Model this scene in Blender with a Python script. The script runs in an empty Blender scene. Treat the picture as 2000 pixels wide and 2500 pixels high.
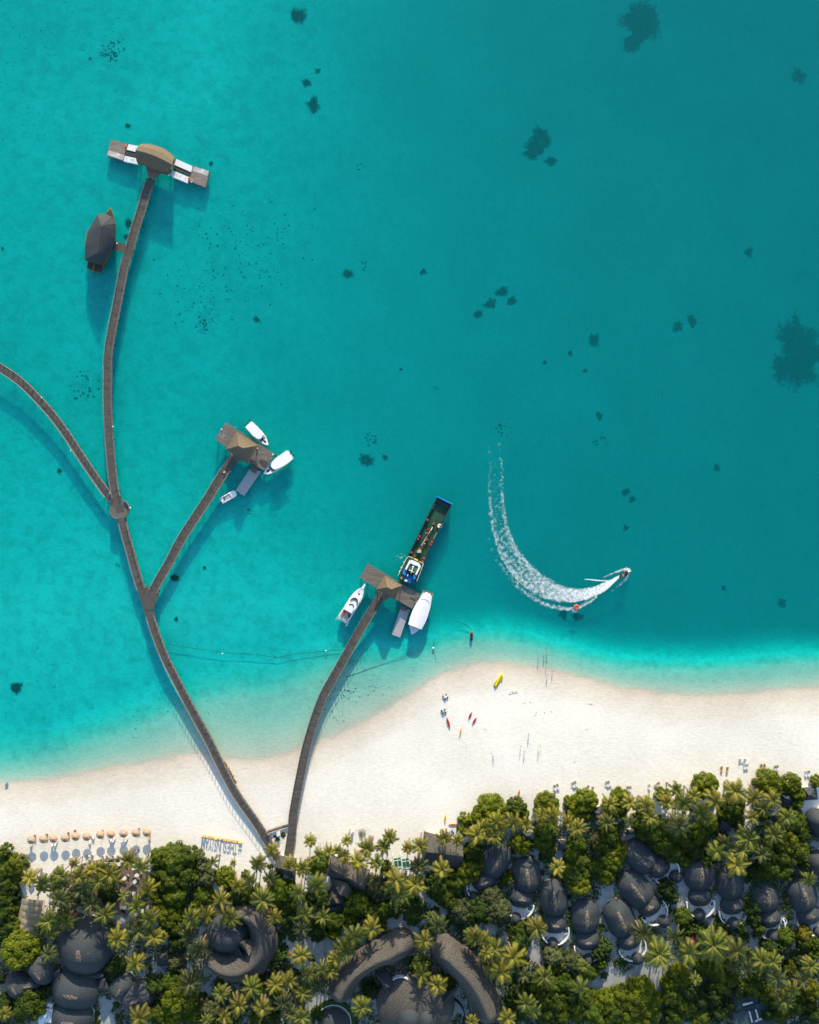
SUN_E, SKY_E, EXPO = 3.8, .145, 1.06
ABS_C, ABS_D = (0.0, .932, .944, 1), 1.20     # absorption = (1-colour)*density per metre
SCA_C, SCA_D = (0.0, .62, .70, 1), .14
DEPTH_TABLE = [[.5 * q for q in row] for row in [
 [4.1, 3.8, 3.1, 4.4, 6.2, 7.4, 8.4, 9.2, 9.6],
 [3.5, 3.2, 3.1, 4.4, 6.2, 7.4, 8.2, 8.8, 9.4],
 [3.6, 3.6, 3.8, 4.8, 6.0, 7.0, 7.8, 8.4, 9.0],
 [3.8, 3.7, 4.0, 5.0, 6.0, 7.0, 7.6, 8.4, 9.2],
 [3.8, 3.8, 4.2, 5.2, 6.0, 6.8, 7.6, 8.2, 9.0],
 [3.1, 3.0, 3.2, 4.3, 6.0, 7.4, 8.0, 8.4, 9.0],
 [2.4, 2.4, 2.3, 2.6, 4.6, 7.0, 7.8, 8.0, 8.4],
 [2.6, 2.8, 3.0, 3.2, 4.0, 6.0, 6.6, 7.0, 7.4]]]
import bpy, math, random
from mathutils import Vector, Matrix, noise
R = random.Random(7)
HC = 330.0          # camera height
SC = 0.15           # metres per photo pixel at sea level
scene = bpy.context.scene
COL = scene.collection

# ---------------------------------------------------------------- survey of the place (measured points -> metres)
TILES = {'S': (0, 0, 1.0), 'F': (0, 0, 0.8625), 'A': (180, 300, 4.3125), 'B': (500, 980, 6.635), 'C': (800, 1190, 5.39),
         'D': (960, 1200, 8.98), 'W': (1150, 1300, 3.833), 'E': (1000, 1520, 3.833), '1': (0, 1980, 4.145), '2': (400, 1980, 4.145),
         '3': (800, 1980, 4.145), '4': (1150, 1880, 3.478), '5': (1550, 1880, 3.478), 'R': (1700, 1800, 5.75),
         'G': (0, 850, 3.833), 'J': (300, 1350, 2.8756), 'K': (650, 1420, 3.08), 'Q': (480, 2030, 6.635), 'Y': (820, 1400, 16.58),
         'M': (240, 320, 5.948), 'N': (0, 2230, 4.107), 'O': (780, 2230, 3.594), 'U': (660, 2080, 5.75), 'V': (0, 1880, 26.95),
         'X': (0, 0, 1.725), 'Z': (1000, 0, 1.725)}
def S2(t, x, y):
    a, b, s = TILES[t]
    return a + x / s, b + y / s
def P(t, x, y, h=0.0):
    u, v = S2(t, x, y)
    f = (HC - h) / HC * SC
    return Vector(((u - 1000) * f, (1250 - v) * f))
def P3(t, x, y, z):
    p = P(t, x, y, z)
    return Vector((p.x, p.y, z))
def LEN(t, d, h=0.0):
    return d / TILES[t][2] * SC * (HC - h) / HC

# ---------------------------------------------------------------- mesh builder
class MB:
    def __init__(s):
        s.v = []; s.f = []; s.m = []; s.uv = {}
    def vert(s, p):
        s.v.append(tuple(p)); return len(s.v) - 1
    def face(s, idx, m=0, uv=None):
        if uv: s.uv[len(s.f)] = uv
        s.f.append(tuple(idx)); s.m.append(m)
    def prism(s, pts, z0, z1, m=0, top=None, mt=None, bottom=True):
        n = len(pts); top = top or pts
        a = [s.vert((p[0], p[1], z0)) for p in pts]
        b = [s.vert((p[0], p[1], z1)) for p in top]
        for i in range(n):
            j = (i + 1) % n
            s.face((a[i], a[j], b[j], b[i]), m)
        s.face(b, m if mt is None else mt)
        if bottom: s.face(a[::-1], m)
        return b
    def box(s, c, lx, ly, z0, z1, ang=0.0, m=0, tp=1.0):
        ca, sa = math.cos(ang), math.sin(ang)
        def q(x, y): return (c[0] + x * ca - y * sa, c[1] + x * sa + y * ca)
        pts = [q(x * lx / 2, y * ly / 2) for x, y in ((-1, -1), (1, -1), (1, 1), (-1, 1))]
        top = [q(x * lx / 2 * tp, y * ly / 2 * tp) for x, y in ((-1, -1), (1, -1), (1, 1), (-1, 1))]
        s.prism(pts, z0, z1, m, top)
    def tube(s, path, r, n=5, m=0, r2=None, cap=True):
        rings = []
        L = len(path); path = [Vector(p) for p in path]
        for i, p in enumerate(path):
            d = (path[min(i + 1, L - 1)] - path[max(i - 1, 0)])
            d = d.normalized() if d.length > 1e-6 else Vector((0, 0, 1))
            u = d.cross(Vector((0, 0, 1)))
            if u.length < 1e-3: u = Vector((1, 0, 0))
            u.normalize(); w = d.cross(u)
            rr = r if r2 is None else r + (r2 - r) * i / max(1, L - 1)
            rings.append([s.vert(p + u * math.cos(2 * math.pi * k / n) * rr + w * math.sin(2 * math.pi * k / n) * rr) for k in range(n)])
        for a, b in zip(rings, rings[1:]):
            for k in range(n):
                s.face((a[k], a[(k + 1) % n], b[(k + 1) % n], b[k]), m)
        if cap:
            s.face(rings[0][::-1], m); s.face(rings[-1], m)
    def grid(s, rows, m=0, closed=False, flip=False):
        ids = [[s.vert(p) for p in r] for r in rows]
        for a, b in zip(ids, ids[1:]):
            k = len(a)
            for i in range(k if closed else k - 1):
                j = (i + 1) % k
                q = (a[i], a[j], b[j], b[i])
                s.face(q[::-1] if flip else q, m)
        return ids
    def ell(s, c, rx, ry, rz, n=10, k=6, ang=0, m=0):
        ca, sa = math.cos(ang), math.sin(ang); rows = []
        for i in range(k + 1):
            ph = -math.pi / 2 + math.pi * i / k; r = []
            for j in range(n):
                t = 2 * math.pi * j / n
                x = rx * math.cos(ph) * math.cos(t) if 0 < i < k else rx * .02 * math.cos(t)
                y = ry * math.cos(ph) * math.sin(t) if 0 < i < k else ry * .02 * math.sin(t)
                r.append((c[0] + x * ca - y * sa, c[1] + x * sa + y * ca, c[2] + rz * math.sin(ph)))
            rows.append(r)
        s.grid(rows, m, closed=True)
    def mesh(s, name, mats, off=(0, 0, 0), smooth=False):
        me = bpy.data.meshes.new(name)
        me.from_pydata([(p[0] - off[0], p[1] - off[1], p[2] - off[2]) for p in s.v], [], s.f)
        for x in mats: me.materials.append(x)
        me.polygons.foreach_set('material_index', s.m)
        if smooth: me.polygons.foreach_set('use_smooth', [True] * len(s.f))
        if s.uv:
            uvl = me.uv_layers.new(name='UVMap')
            for i, uv in s.uv.items():
                for k, li in enumerate(me.polygons[i].loop_indices):
                    uvl.data[li].uv = uv[k]
        me.update()
        return me
    def build(s, name, mats, parent=None, smooth=False):
        """world-coordinate verts -> one object (child of parent when given)"""
        if not isinstance(mats, (list, tuple)): mats = [mats]
        off = parent.location if parent else (0, 0, 0)
        q = parent
        off = Vector((0, 0, 0))
        while q: off = off + q.location; q = q.parent
        o = bpy.data.objects.new(name, s.mesh(name, mats, off, smooth))
        COL.objects.link(o)
        if parent: o.parent = parent
        return o
def tag(o, label=None, cat=None, group=None, kind=None):
    if label: o['label'] = label
    if cat: o['category'] = cat
    if group: o['group'] = group
    if kind: o['kind'] = kind
    return o
def thing(name, label, cat, loc=(0, 0, 0), rz=0.0, group=None):
    o = bpy.data.objects.new(name, None); COL.objects.link(o)
    o.empty_display_size = .3
    o.location = (loc[0], loc[1], loc[2] if len(loc) > 2 else 0); o.rotation_euler = (0, 0, rz)
    return tag(o, label, cat, group)
KIDS = {}
def copy_tree(o, parent=None):
    c = o.copy(); COL.objects.link(c)
    if parent: c.parent = parent
    for ch in kids(o): copy_tree(ch, c)
    return c
def kids(o):
    return KIDS.get(o.name) if o.name in KIDS else KIDS.setdefault(o.name, [x for x in bpy.data.objects if x.parent == o])

# ---------------------------------------------------------------- materials
MATS = {}
def newmat(name):
    m = bpy.data.materials.new(name); m.use_nodes = True
    nt = m.node_tree; nt.nodes.clear()
    out = nt.nodes.new('ShaderNodeOutputMaterial')
    return m, nt, out
def N(nt, typ, **kw):
    n = nt.nodes.new(typ)
    for k, v in kw.items():
        if k.startswith('in_'):
            key = k[3:]
            key = int(key) if key.isdigit() else key.replace('_', ' ')
            n.inputs[key].default_value = v
        else: setattr(n, k, v)
    return n
def mat(name, col, rough=.8, var=.25, scale=2.0, col2=None, stretch=None, uv=False, rand=0.0, metal=0.0, rot=0.0, bump=0.0, detail=4):
    """painted / wooden / thatched surface: base colour broken up by noise"""
    if name in MATS: return MATS[name]
    m, nt, out = newmat(name)
    b = N(nt, 'ShaderNodeBsdfPrincipled'); b.inputs['Roughness'].default_value = rough; b.inputs['Metallic'].default_value = metal
    b.inputs['Specular IOR Level'].default_value = .3
    tc = N(nt, 'ShaderNodeTexCoord'); mp = N(nt, 'ShaderNodeMapping')
    nt.links.new(tc.outputs['UV' if uv else 'Object'], mp.inputs[0])
    if stretch: mp.inputs['Scale'].default_value = stretch
    mp.inputs['Rotation'].default_value = (0, 0, rot)
    no = N(nt, 'ShaderNodeTexNoise'); no.inputs['Scale'].default_value = scale; no.inputs['Detail'].default_value = detail
    nt.links.new(mp.outputs[0], no.inputs['Vector'])
    cr = N(nt, 'ShaderNodeValToRGB')
    c2 = col2 or tuple(c * (1 + var) for c in col)
    c1 = tuple(c * (1 - var) for c in col) if not col2 else col
    cr.color_ramp.elements[0].color = (*c1, 1); cr.color_ramp.elements[1].color = (*[min(1, c) for c in c2], 1)
    cr.color_ramp.elements[0].position = .32; cr.color_ramp.elements[1].position = .68
    nt.links.new(no.outputs[0], cr.inputs[0])
    src = cr.outputs[0]
    if rand:
        oi = N(nt, 'ShaderNodeObjectInfo'); hs = N(nt, 'ShaderNodeHueSaturation')
        ma = N(nt, 'ShaderNodeMapRange'); ma.inputs['To Min'].default_value = 1 - rand; ma.inputs['To Max'].default_value = 1 + rand
        nt.links.new(oi.outputs['Random'], ma.inputs['Value']); nt.links.new(ma.outputs[0], hs.inputs['Value'])
        nt.links.new(src, hs.inputs['Color']); src = hs.outputs[0]
    nt.links.new(src, b.inputs['Base Color'])
    if bump:
        bp = N(nt, 'ShaderNodeBump'); bp.inputs['Strength'].default_value = bump; bp.inputs['Distance'].default_value = .3
        nt.links.new(no.outputs[0], bp.inputs['Height']); nt.links.new(bp.outputs[0], b.inputs['Normal'])
    nt.links.new(b.outputs[0], out.inputs[0])
    MATS[name] = m
    return m
# ---------------------------------------------------------------- camera, sun, sky
cam = bpy.data.cameras.new('camera'); camo = bpy.data.objects.new('camera', cam); COL.objects.link(camo)
camo.location = (0, 0, HC); cam.sensor_fit = 'HORIZONTAL'; cam.angle = 2 * math.atan(150 / HC); cam.clip_end = 8000; cam.clip_start = 1
scene.camera = camo
ELEV, AZ = math.radians(17.5), math.radians(5)
sd = Vector((math.sin(AZ) * math.cos(ELEV), math.cos(AZ) * math.cos(ELEV), math.sin(ELEV)))
sun = bpy.data.lights.new('sun', 'SUN'); suno = bpy.data.objects.new('sun', sun); COL.objects.link(suno)
suno.rotation_euler = sd.to_track_quat('Z', 'Y').to_euler(); suno.location = (0, 0, 100)
sun.energy = SUN_E; sun.angle = math.radians(.55); sun.color = (1.0, .82, .60)
w = bpy.data.worlds.new('World'); scene.world = w; w.use_nodes = True
nt = w.node_tree; nt.nodes.clear()
wo = nt.nodes.new('ShaderNodeOutputWorld'); bg = nt.nodes.new('ShaderNodeBackground'); sk = nt.nodes.new('ShaderNodeTexSky')
sk.sky_type = 'NISHITA'; sk.sun_disc = False; sk.sun_elevation = ELEV; sk.sun_rotation = AZ; sk.air_density = 1.0; sk.dust_density = .6; sk.ozone_density = 1.5
bg.inputs[1].default_value = SKY_E
nt.links.new(sk.outputs[0], bg.inputs[0]); nt.links.new(bg.outputs[0], wo.inputs[0])
vs = scene.view_settings; vs.view_transform = 'Standard'; vs.look = 'None'; vs.exposure = EXPO; vs.gamma = 1
cy = scene.cycles
cy.max_bounces = 6; cy.diffuse_bounces = 2; cy.glossy_bounces = 2; cy.transparent_max_bounces = 8; cy.transmission_bounces = 2; cy.volume_bounces = 0
cy.use_denoising = True
try: cy.denoiser = 'OPENIMAGEDENOISE'
except Exception: pass
cy.sample_clamp_indirect = 4

# ---------------------------------------------------------------- sea bed, beach and island as one sheet
SHORE = [(-800, 1690), (-100, 1665), (0, 1652), (100, 1642), (200, 1624), (300, 1608), (380, 1595), (430, 1587), (470, 1598), (540, 1602), (600, 1590), (640, 1576),
         (700, 1552), (760, 1525), (830, 1485), (870, 1460), (930, 1421), (1000, 1401), (1060, 1396), (1120, 1402), (1200, 1421),
         (1300, 1448), (1400, 1461), (1500, 1464), (1600, 1458), (1700, 1448), (1760, 1442), (1900, 1470), (2600, 1560)]   # 'F' units
SHELF = [(-800, 60), (0, 55), (100, 60), (200, 70), (300, 95), (400, 125), (500, 170), (600, 175), (700, 165), (800, 115), (870, 85), (930, 68), (1000, 55),
         (1100, 50), (1200, 52), (1300, 54), (1400, 60), (1500, 66), (1600, 66), (1725, 60), (2600, 60)]
def interp(T_, x):
    if x <= T_[0][0]: return T_[0][1]
    for (a, b), (c, d) in zip(T_, T_[1:]):
        if x <= c: return b + (d - b) * (x - a) / (c - a)
    return T_[-1][1]
# depth of the lagoon in metres, every 250 photo pixels
DEP = DEPTH_TABLE
def lagoon(u, v):
    nx, ny = len(DEP[0]) - 1, len(DEP) - 1
    x = min(max(u / 250, 0), nx - 1e-6); y = min(max(v / 250, 0), ny - 1e-6)
    i, j = int(x), int(y); fx, fy = x - i, y - j
    return (DEP[j][i] * (1 - fx) + DEP[j][i + 1] * fx) * (1 - fy) + (DEP[j + 1][i] * (1 - fx) + DEP[j + 1][i + 1] * fx) * fy
def sstep(a, b, x):
    t = min(max((x - a) / (b - a), 0), 1); return t * t * (3 - 2 * t)
def ground_z(x, y):
    u, v = x / SC + 1000, 1250 - y / SC
    uf, vf = u * .8625, v * .8625
    D = interp(SHORE, uf) - vf                    # in F units, 0.174 m each
    D += 5 * noise.noise(Vector((x * .05, y * .05, 3)))
    if D <= 0:
        return interp([(-260, 1.25), (-110, .78), (-55, .52), (0, 0)], D)
    sh = interp(SHELF, uf) * (1 + .18 * noise.noise(Vector((x * .03, y * .03, 0))))
    d1 = .04 + min(D, sh) / sh * .37
    L = lagoon(u, v)
    L *= 1 + .035 * noise.noise(Vector((x * .09, y * .06, 9))) + .03 * noise.noise(Vector((x * .3, y * .3, 4)))
    tr = sstep(sh * .75, sh + 72, D)
    return -(d1 * (1 - tr) + L * tr)
xs = [-3000, -900, -400] + [-200 + 2 * i for i in range(201)] + [400, 900, 3000]
ys = [-3000, -900, -400, -260] + [-230 + 2 * i for i in range(231)] + [400, 900, 3000]
g = MB(); rows = [[(x, y, ground_z(x, y)) for x in xs] for y in ys]
g.grid(rows)
m, nt, out = newmat('coral_sand')
b = N(nt, 'ShaderNodeBsdfDiffuse')
geo = N(nt, 'ShaderNodeNewGeometry'); sep = N(nt, 'ShaderNodeSeparateXYZ'); nt.links.new(geo.outputs['Position'], sep.inputs[0])
cr = N(nt, 'ShaderNodeValToRGB'); mr = N(nt, 'ShaderNodeMapRange'); mr.inputs['From Min'].default_value = -1.75; mr.inputs['From Max'].default_value = 1.5
wob = N(nt, 'ShaderNodeTexNoise'); wob.inputs['Scale'].default_value = .12; wob.inputs['Detail'].default_value = 5
nt.links.new(geo.outputs['Position'], wob.inputs['Vector'])
wm = N(nt, 'ShaderNodeMath', operation='MULTIPLY_ADD'); wm.inputs[1].default_value = .3; nt.links.new(wob.outputs[0], wm.inputs[0])
nt.links.new(sep.outputs[2], wm.inputs[2]); ws = N(nt, 'ShaderNodeMath', operation='SUBTRACT'); ws.inputs[1].default_value = .15
nt.links.new(wm.outputs[0], ws.inputs[0]); nt.links.new(ws.outputs[0], mr.inputs['Value']); nt.links.new(mr.outputs[0], cr.inputs[0])
el = cr.color_ramp.elements
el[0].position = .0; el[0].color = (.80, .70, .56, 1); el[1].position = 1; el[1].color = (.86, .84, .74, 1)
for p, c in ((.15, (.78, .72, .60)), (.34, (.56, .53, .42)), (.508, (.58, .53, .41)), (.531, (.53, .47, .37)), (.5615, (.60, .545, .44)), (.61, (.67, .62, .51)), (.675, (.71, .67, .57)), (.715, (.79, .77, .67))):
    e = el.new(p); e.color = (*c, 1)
gr = N(nt, 'ShaderNodeTexNoise'); gr.inputs['Scale'].default_value = 1.6; gr.inputs['Detail'].default_value = 6
mp = N(nt, 'ShaderNodeMapping'); mp.inputs['Scale'].default_value = (.45, 1, 1); nt.links.new(geo.outputs['Position'], mp.inputs[0]); nt.links.new(mp.outputs[0], gr.inputs['Vector'])
g2 = N(nt, 'ShaderNodeTexNoise'); g2.inputs['Scale'].default_value = .035; g2.inputs['Detail'].default_value = 3; nt.links.new(geo.outputs['Position'], g2.inputs['Vector'])
mx = N(nt, 'ShaderNodeMapRange'); mx.inputs['From Min'].default_value = .3; mx.inputs['From Max'].default_value = .7; mx.inputs['To Min'].default_value = .90; mx.inputs['To Max'].default_value = 1.07
nt.links.new(gr.outputs[0], mx.inputs['Value'])
m2 = N(nt, 'ShaderNodeMapRange'); m2.inputs['From Min'].default_value = .3; m2.inputs['From Max'].default_value = .7; m2.inputs['To Min'].default_value = .90; m2.inputs['To Max'].default_value = 1.04
nt.links.new(g2.outputs[0], m2.inputs['Value'])
mm = N(nt, 'ShaderNodeMath', operation='MULTIPLY'); nt.links.new(mx.outputs[0], mm.inputs[0]); nt.links.new(m2.outputs[0], mm.inputs[1])
g3 = N(nt, 'ShaderNodeTexNoise'); g3.inputs['Scale'].default_value = .28; g3.inputs['Detail'].default_value = 10; g3.inputs['Roughness'].default_value = .68; nt.links.new(geo.outputs['Position'], g3.inputs['Vector'])
m3 = N(nt, 'ShaderNodeMapRange'); m3.inputs['From Min'].default_value = .36; m3.inputs['From Max'].default_value = .56; m3.inputs['To Min'].default_value = .80; m3.inputs['To Max'].default_value = 1.03; nt.links.new(g3.outputs[0], m3.inputs['Value'])
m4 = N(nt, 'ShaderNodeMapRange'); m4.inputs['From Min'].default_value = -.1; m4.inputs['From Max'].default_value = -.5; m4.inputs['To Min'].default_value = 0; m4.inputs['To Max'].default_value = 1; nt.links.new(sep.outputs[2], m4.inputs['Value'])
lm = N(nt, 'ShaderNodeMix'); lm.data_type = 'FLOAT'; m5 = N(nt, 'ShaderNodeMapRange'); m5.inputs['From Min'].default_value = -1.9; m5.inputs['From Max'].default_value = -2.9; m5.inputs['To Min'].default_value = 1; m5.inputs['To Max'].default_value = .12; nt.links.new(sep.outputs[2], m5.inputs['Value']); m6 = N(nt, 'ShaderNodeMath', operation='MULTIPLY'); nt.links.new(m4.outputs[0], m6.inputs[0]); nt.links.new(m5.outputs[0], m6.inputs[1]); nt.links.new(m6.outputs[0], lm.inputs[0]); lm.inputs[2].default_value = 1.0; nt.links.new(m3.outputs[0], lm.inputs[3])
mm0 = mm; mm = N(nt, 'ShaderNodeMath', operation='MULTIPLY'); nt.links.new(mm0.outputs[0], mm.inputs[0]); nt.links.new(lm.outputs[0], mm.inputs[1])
sc_ = N(nt, 'ShaderNodeVectorMath', operation='SCALE'); nt.links.new(cr.outputs[0], sc_.inputs[0]); nt.links.new(mm.outputs[0], sc_.inputs['Scale'])
nt.links.new(sc_.outputs[0], b.inputs[0])
bp = N(nt, 'ShaderNodeBump'); bp.inputs['Strength'].default_value = .16; bp.inputs['Distance'].default_value = .25
nt.links.new(gr.outputs[0], bp.inputs['Height']); nt.links.new(bp.outputs[0], b.inputs['Normal'])
nt.links.new(b.outputs[0], out.inputs[0])
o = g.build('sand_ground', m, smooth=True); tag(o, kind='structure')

# ---------------------------------------------------------------- the sea: clear surface, water below it absorbs and scatters
g = MB(); E = 2900
g.prism([(-E, -E), (E, -E), (E, E), (-E, E)], -40, 0.0)
m, nt, out = newmat('sea_water')
tr = N(nt, 'ShaderNodeBsdfTransparent'); gl = N(nt, 'ShaderNodeBsdfGlossy'); gl.inputs['Roughness'].default_value = .10
fr = N(nt, 'ShaderNodeFresnel'); fr.inputs[0].default_value = 1.33; mi = N(nt, 'ShaderNodeMixShader')
wv = N(nt, 'ShaderNodeTexNoise'); wv.inputs['Scale'].default_value = .9; wv.inputs['Detail'].default_value = 5
tcw = N(nt, 'ShaderNodeTexCoord'); mpw = N(nt, 'ShaderNodeMapping'); mpw.inputs['Scale'].default_value = (.5, 1, 1)
nt.links.new(tcw.outputs['Object'], mpw.inputs[0]); nt.links.new(mpw.outputs[0], wv.inputs['Vector'])
bp = N(nt, 'ShaderNodeBump'); bp.inputs['Strength'].default_value = .5; bp.inputs['Distance'].default_value = .12
nt.links.new(wv.outputs[0], bp.inputs['Height']); nt.links.new(bp.outputs[0], gl.inputs['Normal'])
gb = N(nt, 'ShaderNodeNewGeometry'); mb_ = N(nt, 'ShaderNodeMath', operation='MULTIPLY_ADD'); mb_.inputs[1].default_value = -1; mb_.inputs[2].default_value = 1
nt.links.new(gb.outputs['Backfacing'], mb_.inputs[0]); m3_ = N(nt, 'ShaderNodeMath', operation='MULTIPLY'); nt.links.new(fr.outputs[0], m3_.inputs[0]); nt.links.new(mb_.outputs[0], m3_.inputs[1])
nt.links.new(m3_.outputs[0], mi.inputs[0]); nt.links.new(tr.outputs[0], mi.inputs[1]); nt.links.new(gl.outputs[0], mi.inputs[2])
nt.links.new(mi.outputs[0], out.inputs['Surface'])
ab = N(nt, 'ShaderNodeVolumeAbsorption'); scv = N(nt, 'ShaderNodeVolumeScatter'); ad = N(nt, 'ShaderNodeAddShader')
ab.inputs['Color'].default_value = ABS_C; ab.inputs['Density'].default_value = ABS_D
scv.inputs['Color'].default_value = SCA_C; scv.inputs['Density'].default_value = SCA_D; scv.inputs['Anisotropy'].default_value = 0
nt.links.new(ab.outputs[0], ad.inputs[0]); nt.links.new(scv.outputs[0], ad.inputs[1]); nt.links.new(ad.outputs[0], out.inputs['Volume'])
o = g.build('sea_water', m); tag(o, kind='structure')
# ---------------------------------------------------------------- plants
def leafmat(name, ramp, rough=.55, trans=.34, scale=1.3):
    m, nt, out = newmat(name)
    d = N(nt, 'ShaderNodeBsdfPrincipled'); d.inputs['Roughness'].default_value = rough; d.inputs['Specular IOR Level'].default_value = .25
    t = N(nt, 'ShaderNodeBsdfTranslucent'); mx = N(nt, 'ShaderNodeMixShader'); mx.inputs[0].default_value = trans
    tc = N(nt, 'ShaderNodeTexCoord'); no = N(nt, 'ShaderNodeTexNoise'); no.inputs['Scale'].default_value = scale; no.inputs['Detail'].default_value = 5
    no.inputs['Roughness'].default_value = .7
    oi = N(nt, 'ShaderNodeObjectInfo'); ad = N(nt, 'ShaderNodeVectorMath', operation='ADD')
    nt.links.new(tc.outputs['Object'], ad.inputs[0]); nt.links.new(oi.outputs['Location'], ad.inputs[1]); nt.links.new(ad.outputs[0], no.inputs['Vector'])
    cr = N(nt, 'ShaderNodeValToRGB'); el = cr.color_ramp.elements
    el[0].position = .3; el[0].color = (*ramp[0], 1); el[1].position = .72; el[1].color = (*ramp[-1], 1)
    if len(ramp) > 2:
        e = el.new(.52); e.color = (*ramp[1], 1)
    nt.links.new(no.outputs[0], cr.inputs[0])
    hs = N(nt, 'ShaderNodeHueSaturation'); mr = N(nt, 'ShaderNodeMapRange'); mr.inputs['To Min'].default_value = .75; mr.inputs['To Max'].default_value = 1.25
    nt.links.new(oi.outputs['Random'], mr.inputs['Value']); nt.links.new(mr.outputs[0], hs.inputs['Value']); nt.links.new(cr.outputs[0], hs.inputs['Color'])
    nt.links.new(hs.outputs[0], d.inputs['Base Color']); nt.links.new(hs.outputs[0], t.inputs[0])
    nt.links.new(d.outputs[0], mx.inputs[1]); nt.links.new(t.outputs[0], mx.inputs[2]); nt.links.new(mx.outputs[0], out.inputs[0])
    return m
M_GOLD = leafmat('palm_frond_golden', [(.095, .098, .010), (.175, .172, .016), (.29, .25, .028)], trans=.3)
M_PALM = leafmat('palm_frond_green', [(.055, .074, .008), (.105, .134, .013), (.19, .19, .022)], trans=.3)
M_DARKP = leafmat('palm_frond_dark', [(.030, .045, .012), (.055, .075, .018), (.10, .11, .03)], trans=.3)
M_LEAF = leafmat('leaf_green', [(.036, .068, .006), (.075, .118, .008), (.145, .172, .012)], scale=.9)
M_BRI = leafmat('leaf_bright', [(.072, .105, .004), (.135, .175, .007), (.225, .235, .012)], scale=.9)
M_DRK = leafmat('leaf_dark', [(.022, .050, .010), (.042, .082, .013), (.075, .118, .018)], scale=.9)
M_PAL = leafmat('leaf_pale', [(.060, .085, .030), (.10, .125, .045), (.15, .17, .065)], scale=.9)
M_YEL = leafmat('leaf_yellow', [(.10, .11, .010), (.22, .19, .02), (.38, .28, .03)], scale=1.5)
M_MAG = leafmat('petal_magenta', [(.03, .06, .01), (.30, .02, .12), (.42, .05, .22)], scale=2.5)
M_WHT = leafmat('petal_white', [(.02, .05, .012), (.03, .06, .015), (.75, .75, .70)], scale=3.0)
M_GRY = leafmat('leaf_dry', [(.12, .10, .07), (.17, .15, .10), (.24, .21, .15)], scale=.9)
M_BARK = mat('palm_bark', (.17, .14, .11), .9, .3, 5)

def frond(g, ang, elev, L, droop, r, width=.62, n=15, m=0):
    """one pinnate frond: a curved rib with a comb of hanging leaflets on both sides"""
    pts = []; p = Vector((0, 0, 0)); e = elev
    side0 = Vector((-math.sin(ang), math.cos(ang), 0))
    sway = r.uniform(-.12, .12)
    for i in range(n + 1):
        pts.append(p.copy())
        a = ang + sway * i / n
        d = Vector((math.cos(a) * math.cos(e), math.sin(a) * math.cos(e), math.sin(e)))
        p = p + d * (L / n); e -= droop / n * (1 + i / n)
    for i in range(n):                                                   # rib
        h = .045 * (1 - i / n) + .012
        a, b = pts[i], pts[i + 1]
        q = [g.vert(a - side0 * h), g.vert(a + side0 * h), g.vert(b + side0 * h * .8), g.vert(b - side0 * h * .8)]
        g.face(q, 1)
    for i in range(2, n + 1):
        t = i / n
        wl = width * (1.25 * math.sin(math.pi * min(1, .12 + t * .88)) ** .6) * (1 - .15 * t) + .12
        d = (pts[min(i + 1, n)] - pts[i - 1]).normalized()
        for s in (-1, 1):
            for q in (0, .5):
                base = pts[i - 1].lerp(pts[i], q + .25) if i < n else pts[i]
                tip = base + (side0 * s * .80 + d * (.55 + .35 * t)) * wl * r.uniform(.85, 1.1) + Vector((0, 0, -wl * r.uniform(.25, .55)))
                h = d * .075
                g.face([g.vert(base - h), g.vert(base + h), g.vert(tip)], m)

def palm_crown(seed, nf=20, L=3.6, wide=.62):
    r = random.Random(seed); g = MB()
    for i in range(nf):
        t = (i + .5) / nf
        ang = i * 2.39996 + r.uniform(-.2, .2)
        elev = math.radians(62 - 78 * t + r.uniform(-8, 8))
        frond(g, ang, elev, L * (.66 + .36 * min(1, t * 2.2)) * r.uniform(.78, 1.12), math.radians(40 + 40 * t + r.uniform(-18, 22)), r, wide * r.uniform(.8, 1.15), m=2 if (t > .72 and r.random() < .28) else 0)
    for k in range(5):
        a = r.uniform(0, 6.28); g.ell((math.cos(a) * .22, math.sin(a) * .22, -.28), .13, .13, .16, 6, 4, 0, 1)
    return g
M_DEAD = leafmat('dead_frond', [(.10, .065, .03), (.17, .11, .05), (.26, .18, .09)])
M_RIB = mat('palm_rib', (.20, .19, .06), .6, .2, 3)
PALM_MESH = {}
for key, mm_, seeds in (('golden', M_GOLD, (1, 2, 3, 10)), ('green', M_PALM, (4, 5, 6, 7, 11, 14)), ('dark', M_DARKP, (8, 9, 12))):
    PALM_MESH[key] = [palm_crown(s, nf=(16, 24, 19, 21, 27)[s % 5], L=3.55, wide=.6 + .05 * (s % 3)).mesh('palm_crown', [mm_, M_RIB, M_DEAD]) for s in seeds]
sg = palm_crown(21, nf=9, L=2.9, wide=.5); PALM_MESH['sparse'] = [sg.mesh('palm_crown', [M_PALM, M_RIB, M_DEAD])]

def trunk_mesh(lean=(0, 0), r0=.24, r1=.15, h=1.0, n=7):
    g = MB(); L = 7; path = []
    for i in range(L + 1):
        t = i / L
        path.append((-lean[0] * (1 - t) ** 1.6, -lean[1] * (1 - t) ** 1.6, -h * (1 - t)))
    g.tube(path, r0, n, 0, r1)
    return g

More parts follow.
